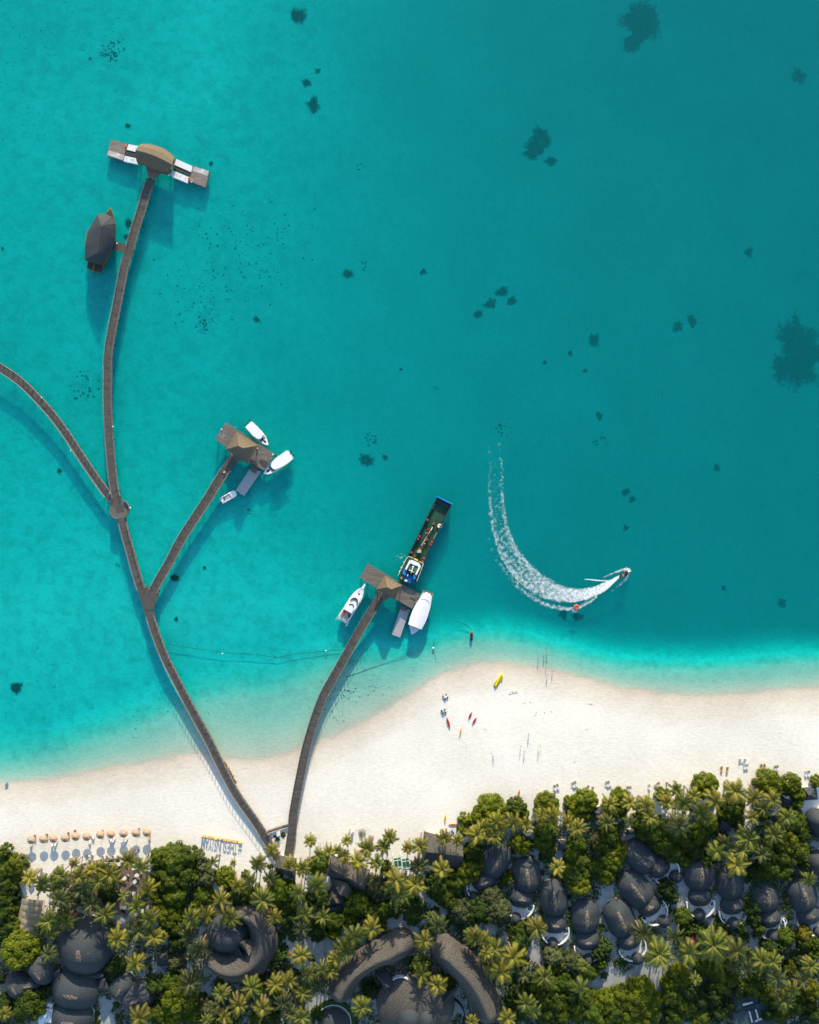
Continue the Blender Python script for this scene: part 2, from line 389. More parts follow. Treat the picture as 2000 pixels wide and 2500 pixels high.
PLANTS = []     # (object, kind word, colour word, u, v)  for labelling
def palm(t, x, y, r, tint='green', h=None, lean=None):
    """x, y, r: centre and half width of the crown as measured on the survey tile"""
    rad = LEN(t, r)
    h = h or R.uniform(9.0, 12.0) * (.75 + .25 * min(1.3, rad / 3.6))
    h = min(h, 3.5 + rad * 2.8)
    p = P(t, x, y, h); lean = lean or (R.uniform(-1.3, 1.3), R.uniform(-1.3, 1.3))
    k = 1.2 * rad / 3.45 * (HC - h) / HC
    root = thing('palm_tree', None, 'palm tree', (p.x - lean[0], p.y - lean[1], 0))
    c = bpy.data.objects.new('crown', R.choice(PALM_MESH[tint])); COL.objects.link(c); c.parent = root
    c.location = (lean[0], lean[1], h); c.rotation_euler = (R.uniform(-.28, .28), R.uniform(-.28, .28), R.uniform(0, 6.28)); c.scale = (k, k, k)
    g = trunk_mesh(lean, .26 * max(k, .7), .14 * max(k, .7), h - .1)
    tr = bpy.data.objects.new('trunk', g.mesh('palm_trunk', [M_BARK], smooth=True)); COL.objects.link(tr); tr.parent = root
    tr.location = (lean[0], lean[1], h - .1)
    u, v = S2(t, x, y)
    PLANTS.append((root, 'palm', tint, u, v)); return root

def leaf_crown(seed, rad=1.0, ht=.8, lobes=26, leaves=2600, size=.085, flat=.5):
    """lumpy dome of leaf clumps, unit radius"""
    r = random.Random(seed); g = MB(); L = []
    for i in range(lobes):
        a = i * 2.39996 + r.uniform(-.3, .3); q = math.sqrt((i + .5) / lobes) * .80
        z = ht * math.sqrt(max(0, 1 - q * q * .95)) * r.uniform(.72, 1.02) - .12
        lr = r.uniform(.17, .31) * (1.1 - .3 * q)
        L.append((math.cos(a) * q * r.uniform(.85, 1.1), math.sin(a) * q * r.uniform(.85, 1.1), z, lr))
    for i in range(lobes // 2):
        a = i * 6.2832 / (lobes // 2) + r.uniform(-.2, .2); q = r.uniform(.74, .88)
        L.append((math.cos(a) * q, math.sin(a) * q, r.uniform(-.15, .25), r.uniform(.20, .28)))
    tot = sum(l[3] ** 2 for l in L)
    for (x, y, z, lr) in L:
        for k in range(int(leaves * lr * lr / tot)):
            d = Vector((r.gauss(0, 1), r.gauss(0, 1), abs(r.gauss(0, 1)) * 1.0 + .1 if r.random() < .8 else r.gauss(0, 1))).normalized()
            rr = lr * r.uniform(.72, 1.12)
            p = Vector((x, y, z)) + Vector((d.x * rr, d.y * rr, d.z * rr * .85))
            nrm = (d + Vector((r.gauss(0, .45), r.gauss(0, .45), r.gauss(0, .45) + .15))).normalized()
            u = nrm.cross(Vector((r.gauss(0, 1), r.gauss(0, 1), r.gauss(0, 1)))).normalized(); w_ = nrm.cross(u)
            s = size * r.uniform(.6, 1.25)
            g.face([g.vert(p - u * s), g.vert(p - w_ * s * .55 - nrm * s * .15), g.vert(p + u * s), g.vert(p + w_ * s * .55 - nrm * s * .15)])
    return g
TREE_MESH = {}
for key, mm_, seeds in (('bright', M_BRI, (31, 32)), ('green', M_LEAF, (33, 34, 35)), ('dark', M_DRK, (36, 37)), ('pale', M_PAL, (38,)), ('yellow', M_YEL, (39,)),
                        ('magenta', M_MAG, (40,)), ('white', M_WHT, (41,)), ('dry', M_GRY, (42,))):
    TREE_MESH[key] = [(leaf_crown(s, lobes=34, leaves=8500, size=.062).mesh('leaf_crown', [mm_]), leaf_crown(s + 50, lobes=16, leaves=3400, size=.10).mesh('leaf_crown', [mm_])) for s in seeds]
sg = leaf_crown(77, lobes=30, leaves=1300, size=.05); DRY = sg.mesh('leaf_crown', [M_GRY])
def limb_mesh(h, rad, seed):
    r = random.Random(seed); g = MB()
    hb = h * .45
    g.tube([(0, 0, 0), (.1, .05, hb * .5), (0, 0, hb)], .09 * rad, 7, 0, .06 * rad)
    for k in range(6):
        a = k * 1.047 + r.uniform(-.3, .3); q = rad * r.uniform(.45, .7)
        g.tube([(0, 0, hb * .85), (math.cos(a) * q * .5, math.sin(a) * q * .5, hb + (h - hb) * .4), (math.cos(a) * q, math.sin(a) * q, hb + (h - hb) * .8)], .045 * rad, 5, 0, .012 * rad)
    return g
def tree(t, x, y, r, tint='green', h=None, ry=None, ang=0.0, name=None, cat=None, word=None):
    rad = LEN(t, r); big = rad > 3.0
    if h is None: h = 2.6 + rad * 1.0 + R.uniform(0, 1.6) if rad > 2.2 else .6 + rad * .8
    p = P(t, x, y, h * .6); rad *= 1.02
    rz = rad if ry is None else LEN(t, ry) * 1.02
    isbush = rad < 1.9
    nm = name or ('bush' if isbush else 'broadleaf_tree')
    root = thing(nm, None, cat or ('bush' if isbush else 'tree'), (p.x, p.y, 0), ang)
    me = DRY if tint == 'bare' else R.choice(TREE_MESH[tint])[0 if big else 1]
    c = bpy.data.objects.new('crown' if not isbush else 'foliage', me); COL.objects.link(c); c.parent = root
    hz = max(.8, h * .70); c.location = (0, 0, h * .32); c.scale = (rad, rz, hz)
    c.rotation_euler = (0, 0, R.uniform(0, 6.28) if ry is None else 0)
    if not isbush or tint == 'bare':
        tr = bpy.data.objects.new('trunk', limb_mesh(h * .9, min(rad, rz), R.random()).mesh('tree_trunk', [M_BARK])); COL.objects.link(tr); tr.parent = root
    else:
        g = MB()
        for k in range(4):
            a = k * 1.57 + .4; g.tube([(0, 0, 0), (math.cos(a) * rad * .4, math.sin(a) * rad * .4, h * .6)], .05, 4, 0, .02)
        tr = bpy.data.objects.new('stem', g.mesh('bush_stem', [M_BARK])); COL.objects.link(tr); tr.parent = root
    u, v = S2(t, x, y)
    PLANTS.append((root, word or ('bush' if isbush else 'tree'), tint, u, v)); return root
# palms: tile: (x, y, half width, tint[, height])
PALMS = {
'1': "300 680 95 o,440 720 95 g,600 650 90 g,745 535 60 o,560 800 85 g,800 660 110 o,930 600 80 o,985 570 70 o,1110 640 115 o,1000 710 100 g,1300 500 105 o,1430 560 105 g,1500 790 105 o,1380 960 115 g,1510 1090 110 g,1190 1290 125 o,1560 1280 115 o,1375 1545 120 o,1060 1050 120 g,670 1110 120 g,490 1120 120 g,600 890 115 d,430 770 90 g,820 800 110 d,920 950 115 d,520 1250 80 g,1250 860 80 s,1400 1230 110 d,1410 2090 125 o,40 2060 80 o,490 1450 95 d,860 760 95 d,1170 700 85 g,640 740 80 d,1050 570 60 g,700 920 90 d,1330 1150 70 d,1460 900 80 d",
'2': "500 520 90 s,702 530 36 o,955 535 92 g,1095 400 85 o,1265 545 85 o,1405 580 100 o,1485 305 75 o,1565 450 75 g,1655 410 60 o,745 760 90 o,870 700 80 g,1075 680 85 d,580 900 108 o,1000 905 125 g,440 1055 110 o,280 1090 110 g,675 1090 115 g,1115 1080 98 o,1360 830 100 g,1545 750 115 g,1430 1040 115 g,1605 1080 90 g,1400 1190 100 d,240 1270 95 d,350 1400 120 d,8 1270 40 o,265 1740 140 d,885 1790 115 g,1130 1760 110 o,1270 1720 100 o,1380 1465 112 o,1465 1650 95 g,1410 1850 110 g,580 1850 100 g,755 1960 105 o,1000 2000 110 o,1215 1940 110 d,610 2090 90 o,1390 2090 110 g,1600 1600 90 g,1560 1760 80 d,430 2120 70 g,1290 2060 90 d,200 1200 80 g",
'3': "195 300 62 o,400 375 105 o,165 460 85 o,310 510 110 o,628 265 95 o,565 360 85 g,490 520 90 g,30 405 65 o,810 375 75 o,935 355 100 o,1180 275 98 o,1318 295 70 o,1510 250 115 o,925 555 100 d,1155 600 115 o,690 700 125 o,885 750 125 o,745 840 115 g,445 1190 125 o,275 1260 120 g,185 1400 130 g,70 1500 90 o,20 1620 100 o,1120 1160 105 d,980 1320 110 o,1470 1270 100 g,1585 1310 85 o,1610 1430 90 o,950 1660 115 o,1115 1770 115 o,345 1990 110 g,1640 1610 60 o,1590 170 90 o,1460 2130 80 o,640 790 85 g,1050 1080 70 d,100 400 55 g",
'4': "215 440 85 o,355 450 95 o,460 465 80 o,50 555 95 o,200 565 85 o,110 510 70 o,600 385 75 o,690 395 90 o,905 500 88 o,1180 290 80 o,1350 280 85 o,1490 310 80 o,1150 450 80 g,1350 430 80 s,1520 405 80 o,735 830 78 o,560 1345 105 o,40 1430 85 g,200 1530 115 g,365 1590 115 o,250 1710 118 o,620 1760 100 g,930 1850 85 g,470 1980 90 g,450 1740 80 d,960 1670 60 g,310 2110 90 o,540 2060 70 g,250 520 70 g,820 440 60 o",
'5': "350 165 72 g,500 220 75 o,680 260 105 o,410 280 95 g,275 275 75 o,100 285 80 o,850 185 115 o,1015 235 90 o,1170 255 95 o,560 360 105 g,375 470 115 d,130 420 85 g,1000 405 75 o,1290 405 80 g,1180 545 95 g,965 590 115 g,700 695 95 g,905 690 85 g,870 805 110 o,1080 720 80 d,1480 930 65 g,60 1385 110 d,205 1570 125 g,460 1550 120 g,670 1490 140 g,870 1540 115 g,960 1680 85 d,1080 1620 95 g,1175 1630 85 g,520 1780 60 g,1210 1770 100 d,1330 1870 80 g,1490 1670 85 g,1270 1960 90 g,620 420 60 g,760 620 70 d,1100 330 75 g,1420 1800 80 d,850 1660 75 d,340 1420 90 d",
}
# broadleaf trees and bushes
TREES = {
'1': "50 415 72 n,30 480 55 n,150 560 115 b,50 620 110 n,70 760 115 n,140 700 80 n,120 860 80 d,60 900 95 n,60 1010 110 n,100 1160 95 n,40 1230 80 d,180 1430 195 b,290 1960 165 n,200 2040 100 n,1600 480 95 n,1620 620 95 n,1570 730 70 n,1620 1010 100 b,1600 900 80 b,1160 1600 105 d,1560 1770 100 d,1600 2060 110 n,1500 2030 80 n,430 1180 60 n,1090 850 110 d,640 1000 60 d,760 870 70 d,480 1830 75 d,1350 1230 55 d,1640 1230 60 d,20 1700 60 d,50 1950 90 d,1420 1110 60 d,1250 1000 50 d,1180 1960 45 n,1210 2080 55 w,1150 2010 40 w,980 2050 45 n,990 2130 45 n,560 690 55 d,820 870 70 d,,500 1960 45 d",
'2': "100 500 165 n,240 470 110 n,60 690 140 n,230 660 130 n,110 860 130 n,60 1060 140 b,30 960 90 n,350 480 75 p,390 590 75 p,440 680 95 p,620 690 108 b,400 860 110 n,330 960 70 b,760 870 115 d,880 820 95 n,1180 830 140 n,1230 940 120 n,1230 1080 100 d,1250 1200 60 d,1560 570 105 n,1600 900 100 d,1480 900 70 d,1560 1230 100 d,1300 1270 60 n,1190 1270 55 d,1210 1380 60 d,1190 1480 70 d,1120 1570 70 d,1020 1650 60 d,900 1690 45 d,1240 1600 50 n,130 1550 85 p,150 1920 175 b,70 2080 120 b,300 2080 110 n,460 2030 120 p,90 1740 110 n,700 2080 80 d,560 1740 60 d,1080 2100 90 d,1130 1860 70 d,960 1780 70 d,130 1180 100 n,130 1350 90 d,190 1020 60 d,1170 640 60 n,1080 560 40 g,820 640 50 p,520 2120 70 n,1500 1500 45 d,1560 2060 70 d,1330 1620 45 d,400 1880 60 d,940 2110 70 n,1640 470 50 n,1210 240 32 n,1150 285 30 n,1125 255 24 n,1120 1300 30 d",
'3': "1390 90 70 b,1390 190 78 b,1560 60 100 b,1620 20 70 b,1450 430 90 n,1430 620 125 b,1520 560 80 n,1310 720 110 n,1100 780 115 d,1190 870 110 n,1250 930 100 n,1350 1010 125 p,1460 1080 100 p,1230 830 80 b,1560 980 90 d,1620 1080 80 n,300 950 140 n,420 1020 110 n,560 1020 100 n,230 1090 100 n,80 1120 110 n,60 1250 70 b,520 1170 80 b,670 1000 90 d,870 1060 105 d,870 970 100 d,500 800 120 p,600 760 80 p,440 720 80 p,610 610 75 n,430 1810 80 d,400 1880 50 d,940 1590 110 d,1230 1760 75 n,1190 1740 60 d,990 1200 60 p,960 1500 60 d,1060 700 70 d,860 560 50 n,600 520 45 p,780 1640 32 w,1240 1100 60 d,1350 1190 60 d,1090 1020 60 d,1010 1040 60 d,830 1780 40 d,1600 1550 60 n,1630 1800 45 n,350 1900 55 d,40 1160 60 d,140 850 35 d,40 830 35 d",
'4': "175 330 118 b,110 375 85 b,230 400 80 b,390 330 85 n,440 390 60 n,650 300 100 b,600 350 60 n,845 275 55 b,980 270 100 b,890 350 85 b,980 380 70 n,1270 240 80 b,1190 360 80 n,1270 340 70 n,430 640 88 b,490 640 50 n,640 520 95 n,610 620 85 n,660 680 70 n,640 740 60 d,900 640 90 n,870 720 85 n,930 790 80 n,870 880 110 n,930 980 100 b,960 880 70 n,1070 840 90 n,1150 900 85 b,1200 760 110 b,1260 700 80 b,1120 650 90 n,1180 560 90 n,1500 500 110 n,1550 580 80 n,1440 380 60 n,1050 580 62 e,60 720 60 d,40 850 70 n,20 1500 40 d,310 940 60 n,300 880 45 n,170 1080 100 p,230 1200 110 p,60 1200 100 d,110 1240 70 n,430 1360 80 n,480 1320 60 p,420 1450 90 d,330 1350 50 d,700 1590 85 p,760 1650 55 y,700 1680 70 n,860 1640 90 p,780 1560 50 n,1040 1620 50 d,1090 1560 60 d,1110 1650 55 n,1150 1510 60 d,1010 1720 75 n,1130 1740 40 n,1300 1625 45 d,1245 1640 42 d,1330 1668 24 m,850 1180 38 d,830 1080 36 d,835 1260 32 d,1110 1330 38 d,1120 1210 30 d,600 870 40 n,440 1210 26 n,1400 1320 35 d,600 1190 35 d,570 1850 90 n,680 1830 90 n,800 1810 90 n,600 1960 100 n,720 1960 105 n,850 1920 90 d,640 2060 95 n,760 2080 100 n,980 1950 90 n,900 2050 100 n,1050 2070 110 n,1010 1925 60 b,1150 1975 100 b,1230 2040 120 n,1290 1945 105 b,1400 1985 125 b,1450 2060 120 b,1340 2090 110 b,1520 1990 80 b,1180 2130 90 n,400 1880 80 d,430 2060 80 d,350 1990 60 d,420 1640 60 d,140 1640 50 d,700 910 40 n,540 1090 25 d",
'5': "610 135 105 b,560 200 60 b,1140 115 112 b,1210 170 55 b,1340 120 85 b,1390 210 65 b,1385 280 55 n,1560 100 55 b,245 220 65 b,200 520 100 n,90 480 90 n,230 630 95 n,330 560 90 n,330 700 100 n,440 610 90 n,550 550 95 n,520 680 90 d,640 460 85 b,600 780 60 d,430 780 60 n,840 320 105 n,780 380 70 n,880 440 60 d,1080 380 60 n,1350 440 110 n,1260 500 80 n,1420 560 80 n,1290 610 115 b,1390 700 100 n,1270 740 110 n,1160 830 100 n,1260 860 90 n,1130 700 80 n,1040 650 70 d,1050 880 75 d,950 920 50 d,1450 800 60 n,1340 930 50 d,760 590 60 d,660 760 45 d,270 1010 75 d,320 1090 60 d,260 1120 50 n,290 1190 40 n,420 1260 80 n,440 1360 60 n,540 1370 60 d,480 1430 60 m,740 1340 60 n,700 1260 45 d,900 1340 55 d,1010 1180 75 d,1020 1270 65 d,1060 1360 55 n,930 1400 50 n,1290 1160 50 n,1270 1060 40 d,1300 1260 38 n,1290 1420 75 n,1150 1510 70 d,1250 1500 55 d,1440 1390 72 y,1450 1470 70 n,1540 1480 60 n,1380 1270 28 d,120 1000 22 d,190 1050 22 d,700 1700 115 n,800 1760 100 n,730 1830 90 n,600 1680 80 n,380 1760 100 b,300 1830 70 b,330 1930 100 n,450 1880 100 d,560 1960 100 d,440 2020 100 n,660 1930 90 d,340 2080 90 n,560 2090 100 n,700 2060 90 d,60 1880 110 b,150 1960 90 b,40 2010 110 b,130 2080 95 n,1000 1860 80 n,1100 1900 90 n,1180 1960 70 n,1040 1780 60 d,880 1860 60 d,1240 2060 90 n,1370 2010 80 n,1500 1880 85 b,1480 1980 70 n,1400 1930 60 n,1520 2080 70 d,1330 1700 70 n,1420 1620 60 d,1530 1560 60 n,790 2010 60 d,1130 2080 60 d,60 1260 40 d,130 1440 40 d,1110 1480 45 n,1340 1560 45 n,1400 1130 30 d",
}
TN = {'o': 'golden', 'g': 'green', 'd': 'dark', 's': 'sparse'}
TT = {'n': 'green', 'b': 'bright', 'd': 'dark', 'p': 'pale', 'y': 'yellow', 'm': 'magenta', 'w': 'white', 'e': 'bare', 'g': 'green'}
for t, s in PALMS.items():
    for q in s.split(','):
        a = q.split(); palm(t, float(a[0]), float(a[1]), float(a[2]) * 1.02, TN[a[3]])
for t, s in TREES.items():
    for q in s.split(','):
        if not q.strip(): continue
        a = q.split(); tree(t, float(a[0]), float(a[1]), float(a[2]), TT[a[3]])

# ---------------------------------------------------------------- undergrowth between the paths
PATHS = [('1', 1100, 1960, 1100, 2160, 85), ('1', 1060, 1900, 1100, 2000, 60), ('1', 430, 1850, 520, 1850, 60), ('1', 380, 2100, 460, 1900, 55), ('1', 1600, 1580, 1660, 1620, 50),
         ('1', 700, 560, 1500, 900, 190), ('1', 250, 820, 240, 900, 40), ('1', 0, 330, 1000, 420, 160), ('1', 1200, 1000, 1290, 1080, 90), ('1', 600, 850, 1000, 1000, 60),
         ('2', 1290, 1340, 1400, 1500, 110), ('2', 1500, 1330, 1650, 1330, 90), ('2', 1450, 1480, 1560, 1440, 110), ('2', 430, 1780, 450, 1900, 75), ('2', 180, 1480, 260, 1560, 70),
         ('2', 1520, 1920, 1650, 1920, 75), ('2', 340, 700, 380, 760, 40), ('2', 360, 1250, 380, 1180, 30), ('2', 500, 500, 1500, 480, 200), ('2', 1250, 720, 1260, 800, 60),
         ('3', 640, 1100, 740, 1150, 75), ('3', 760, 1080, 900, 1260, 60), ('3', 920, 1090, 960, 1080, 50), ('3', 960, 830, 1200, 1060, 42), ('3', 540, 880, 610, 900, 60), ('3', 60, 1300, 160, 1200, 65),
         ('3', 0, 1360, 80, 1280, 65), ('3', 1540, 1180, 1640, 1160, 70), ('3', 30, 1900, 260, 1990, 70), ('3', 1300, 1850, 1380, 2000, 50), ('3', 0, 200, 1000, 300, 220), ('3', 640, 480, 820, 560, 60),
         ('4', 540, 560, 560, 740, 30), ('4', 740, 620, 740, 740, 38), ('4', 40, 1340, 180, 1330, 55), ('4', 290, 1400, 420, 1440, 55), ('4', 500, 1480, 590, 1600, 62), ('4', 640, 890, 650, 960, 26),
         ('4', 1150, 1010, 1130, 1130, 62), ('4', 1170, 1380, 1220, 1560, 36), ('4', 1170, 1680, 1210, 1740, 62), ('4', 830, 1780, 1080, 1820, 38), ('4', 1050, 1810, 1300, 1770, 62), ('4', 1300, 1770, 1560, 1730, 66),
         ('4', 1360, 560, 1350, 600, 60), ('4', 840, 1360, 800, 1490, 22), ('4', 1450, 1230, 1400, 1200, 20), ('4', 1380, 320, 1420, 400, 50), ('4', 530, 600, 560, 660, 26), ('4', 700, 1500, 640, 1560, 20),
         ('5', 0, 1720, 330, 1620, 72), ('5', 230, 1500, 300, 1600, 62), ('5', 180, 1780, 215, 1900, 46), ('5', 290, 1460, 360, 1140, 30), ('5', 360, 1140, 420, 1020, 40), ('5', 400, 960, 430, 1040, 50),
         ('5', 640, 1260, 650, 1400, 26), ('5', 690, 1060, 660, 1240, 34), ('5', 1000, 1460, 1060, 1540, 50), ('5', 960, 1280, 985, 1340, 22), ('5', 1340, 1200, 1360, 1400, 26), ('5', 1360, 1400, 1310, 1520, 24),
         ('5', 1340, 1600, 1440, 1620, 26), ('5', 790, 500, 830, 560, 40), ('5', 930, 330, 950, 480, 30), ('5', 680, 360, 700, 400, 40), ('5', 0, 130, 1565, 100, 150), ('5', 1450, 300, 1540, 340, 50), ('5', 1520, 620, 1560, 640, 40),
         ('5', 170, 960, 260, 1050, 36), ('5', 320, 780, 350, 830, 40), ('4', 0, 100, 1565, 120, 200), ('4', 0, 200, 60, 470, 60)]
def on_path(u, v):
    for (t, x0, y0, x1, y1, r) in PATHS:
        a = Vector(S2(t, x0, y0)); b = Vector(S2(t, x1, y1)); r = r / TILES[t][2]
        p = Vector((u, v)); d = b - a; k = max(0, min(1, (p - a).dot(d) / max(d.length_squared, 1e-6)))
        if (p - a - d * k).length < r: return True
    return False
BLOCK = []       # building footprints (u, v, r) added by the building code
# ---------------------------------------------------------------- thatched buildings
M_THATSUN = mat('sunlit_thatch', (.020, .027, .032), .85, .0, 2.2, col2=(.120, .108, .088), stretch=(1.6, 1.6, .4), bump=.5, detail=9)  # copy of the thatch with sunlight put into its colour, for sunny roofs
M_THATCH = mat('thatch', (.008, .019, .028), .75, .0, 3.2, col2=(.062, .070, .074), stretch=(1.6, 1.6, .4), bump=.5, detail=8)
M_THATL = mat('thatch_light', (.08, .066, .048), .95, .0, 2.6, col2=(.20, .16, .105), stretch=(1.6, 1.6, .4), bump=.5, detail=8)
M_THATE = mat('thatch_eave', (.09, .075, .06), .95, .25, 4)
M_WALL = mat('plaster', (.55, .52, .46), .8, .1, 1)
M_STONE = mat('pale_stone', (.56, .58, .57), .8, .15, 1.2)
M_DECK = mat('deck_timber', (.12, .095, .075), .8, .0, 1.0, col2=(.21, .17, .13), stretch=(1.0, 9, 1))
M_DARK = mat('dark_opening', (.02, .022, .025), .5, .2, 1)
M_POOL = mat('pool_water', (.03, .17, .20), .08, .15, .8)
M_WHITE = mat('white_paint', (.78, .78, .76), .45, .05, 1)
M_CUSH = mat('white_cushion', (.80, .79, .75), .9, .05, 2)
M_TEAK = mat('teak', (.27, .17, .09), .7, .25, 3)
M_GREYW = mat('grey_weathered_wood', (.135, .125, .11), .8, .2, 4)

def loft_rows(spine, W, hgt, z0, pw=2.0, endk=1.0, nt_=14, ns=26, sharp=.62):
    """rows of a rounded roof swept along a spine with domed ends"""
    pts = [Vector(p) for p in spine]
    d = [0]
    for a, b in zip(pts, pts[1:]): d.append(d[-1] + (b - a).length)
    T_ = d[-1]
    def at(s):
        s = min(max(s, 0), T_)
        for i in range(len(pts) - 1):
            if s <= d[i + 1] + 1e-9:
                k = (s - d[i]) / max(d[i + 1] - d[i], 1e-9)
                p0 = pts[max(i - 1, 0)]; p1 = pts[i]; p2 = pts[i + 1]; p3 = pts[min(i + 2, len(pts) - 1)]
                return .5 * ((2 * p1) + (p2 - p0) * k + (2 * p0 - 5 * p1 + 4 * p2 - p3) * k * k + (3 * p1 - p0 - 3 * p2 + p3) * k ** 3)
        return pts[-1]
    def Wt(s): return W if isinstance(W, (int, float)) else interp(W, s / T_)
    rows = []
    tot = T_ + Wt(0) * endk + Wt(T_) * endk
    for i in range(ns + 1):
        q = .5 - .5 * math.cos(math.pi * i / ns); q = .5 * q + .5 * i / ns
        s = -Wt(0) * endk + tot * q
        e0 = max(0, -s) / (Wt(0) * endk); e1 = max(0, s - T_) / (Wt(T_) * endk); e = min(1, max(e0, e1))
        w_ = Wt(min(max(s, 0), T_)) * math.sqrt(max(0, 1 - e * e)) + .02
        sc = min(max(s, 0), T_); p = at(sc); tg = (at(min(sc + .3, T_)) - at(max(sc - .3, 0))).normalized()
        if s < 0: p = p + tg * s
        if s > T_: p = p + tg * (s - T_)
        nn = Vector((-tg.y, tg.x)); row = []
        for j in range(nt_ + 1):
            t = -math.cos(math.pi * j / nt_); t = .5 * t + .5 * (2 * j / nt_ - 1)
            rr = min(1, math.sqrt(e * e + (1 - e * e) * t * t)) if e > 0 else abs(t)
            z = hgt * max(0, 1 - rr ** pw) ** sharp
            pos = p + nn * (t * w_)
            row.append((pos.x, pos.y, z0 + z))
        rows.append(row)
    return rows
def outline(rows):
    return [r[0] for r in rows] + [p for p in rows[-1][1:-1]] + [r[-1] for r in rows[::-1]] + [p for p in rows[0][-2:0:-1]]
def shell(parent, rows, zb, mroof=None, name='roof', wall=True, inset=.90, thick=.35, wallmat=None):
    g = MB(); g.grid(rows)
    ol = outline(rows); n = len(ol)
    a = [g.vert(p) for p in ol]; b = [g.vert((p[0], p[1], p[2] - thick)) for p in ol]
    for i in range(n): g.face((a[i], b[i], b[(i + 1) % n], a[(i + 1) % n]), 1)
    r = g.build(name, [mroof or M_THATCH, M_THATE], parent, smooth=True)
    if wall:
        cx = sum(p[0] for p in ol) / n; cy = sum(p[1] for p in ol) / n
        g = MB(); top = []
        k = len(rows)
        L = []; Rr = []
        for row in rows:
            c = Vector(row[len(row) // 2][:2]); l = Vector(row[0][:2]); r_ = Vector(row[-1][:2])
            L.append(c + (l - c) * inset); Rr.append(c + (r_ - c) * inset)
        pts = L[1:-1] + Rr[1:-1][::-1]
        g.prism([(p.x, p.y) for p in pts], zb, rows[0][0][2] - thick + .1)
        g.build('wall', wallmat or M_WALL, parent)
    return r
def oval(c, rx, ry, ang, hgt, z0, pw=2.0, sharp=.62):
    """beetle-back dome; ang = direction of its long axis"""
    ca, sa = math.cos(ang), math.sin(ang)
    half = max(.15, (ry - rx) * 1.0)
    sp = [(c[0] - ca * half, c[1] - sa * half), (c[0], c[1]), (c[0] + ca * half, c[1] + sa * half)]
    return loft_rows(sp, rx, hgt, z0, pw, endk=max(1, (ry - half) / rx), sharp=sharp)
def block(t, x, y, r):
    u, v = S2(t, x, y); BLOCK.append((u, v, r / TILES[t][2]))

def hip(parent, corners, r1, r2, z0, z1, mroof=None, thick=.3, zb=0.8, inset=.85, name='roof', wall=True, sag=0.0):
    """hipped roof over four corners (a, b, c, d); the ridge r1-r2 runs parallel to a-b; tile points"""
    C = [P3(*c, z0) for c in corners]; A = P3(*r1, z1); B = P3(*r2, z1)
    g = MB()
    def tri(p, q, r_):
        n = 5
        V_ = {}
        for i in range(n + 1):
            for j in range(n + 1 - i):
                k = n - i - j
                v = (p * i + q * j + r_ * k) / n
                e = (v.z - z0) / (z1 - z0)
                V_[i, j] = g.vert((v.x, v.y, v.z - sag * math.sin(math.pi * min(1, max(0, e)))))
        for i in range(n):
            for j in range(n - i):
                g.face((V_[i, j], V_[i + 1, j], V_[i, j + 1]))
                if i + j < n - 1: g.face((V_[i + 1, j], V_[i + 1, j + 1], V_[i, j + 1]))
    tri(C[0], C[1], B); tri(C[0], B, A); tri(C[1], C[2], B); tri(C[2], C[3], A); tri(C[2], A, B); tri(C[3], C[0], A)
    for i in range(4):
        p, q = C[i], C[(i + 1) % 4]
        g.face((g.vert(p), g.vert((p.x, p.y, p.z - thick)), g.vert((q.x, q.y, q.z - thick)), g.vert(q)), 1)
    r = g.build(name, [mroof or M_THATCH, M_THATE], parent)
    if wall:
        cx = sum(c.x for c in C) / 4; cy = sum(c.y for c in C) / 4
        if wall == 'posts':
            for c in C:
                g = MB(); x, y = cx + (c.x - cx) * inset, cy + (c.y - cy) * inset
                g.tube([(x, y, zb), (x, y, z0)], .16, 7); g.build('post', M_TEAK, parent)
        else:
            g = MB(); g.prism([(cx + (c.x - cx) * inset, cy + (c.y - cy) * inset) for c in C], zb, z0 - .05); g.build('wall', M_WALL, parent)
    return r
def poly_sheet(parent, name, pts, z0, z1, m):
    g = MB(); g.prism([(p.x, p.y) for p in [P(*q, z1) for q in pts]], z0, z1); return g.build(name, m, parent)
def arc_wall(parent, name, c, r, a0, a1, z0, z1, th, m, n=22):
    g = MB(); rows = []
    for i in range(n + 1):
        a = a0 + (a1 - a0) * i / n
        ca, sa = math.cos(a), math.sin(a)
        rows.append([(c[0] + ca * r, c[1] + sa * r, z0), (c[0] + ca * r, c[1] + sa * r, z1), (c[0] + ca * (r + th), c[1] + sa * (r + th), z1), (c[0] + ca * (r + th), c[1] + sa * (r + th), z0)])
    g.grid(rows, closed=True); g.face([g.vert(p) for p in rows[0]]); g.face([g.vert(p) for p in rows[-1]])
    return g.build(name, m, parent)
ZG = 1.25
M_CRESTSUN = mat('sunlit_crest_thatch', (.03, .034, .036), .95, .0, 1.6, col2=(.22, .18, .13), detail=9)  # lighter crest tone, stands in for sun on the dome tops
def sunlit_crest(root, rows, span=6):
    """added pale patch that paints sunlight on the crest of a dome, a few centimetres proud of it"""
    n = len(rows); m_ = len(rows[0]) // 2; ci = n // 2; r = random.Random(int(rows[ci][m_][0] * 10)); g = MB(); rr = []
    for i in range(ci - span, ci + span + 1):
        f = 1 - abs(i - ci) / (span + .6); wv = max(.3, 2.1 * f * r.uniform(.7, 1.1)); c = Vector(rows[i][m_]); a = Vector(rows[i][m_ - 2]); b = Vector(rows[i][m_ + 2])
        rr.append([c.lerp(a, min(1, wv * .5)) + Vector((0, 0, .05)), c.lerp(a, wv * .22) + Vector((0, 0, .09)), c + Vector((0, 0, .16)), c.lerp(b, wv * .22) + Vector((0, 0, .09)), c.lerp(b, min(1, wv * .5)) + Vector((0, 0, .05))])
    g.grid(rr); g.build('sunlit_crest', M_CRESTSUN, root, smooth=True)

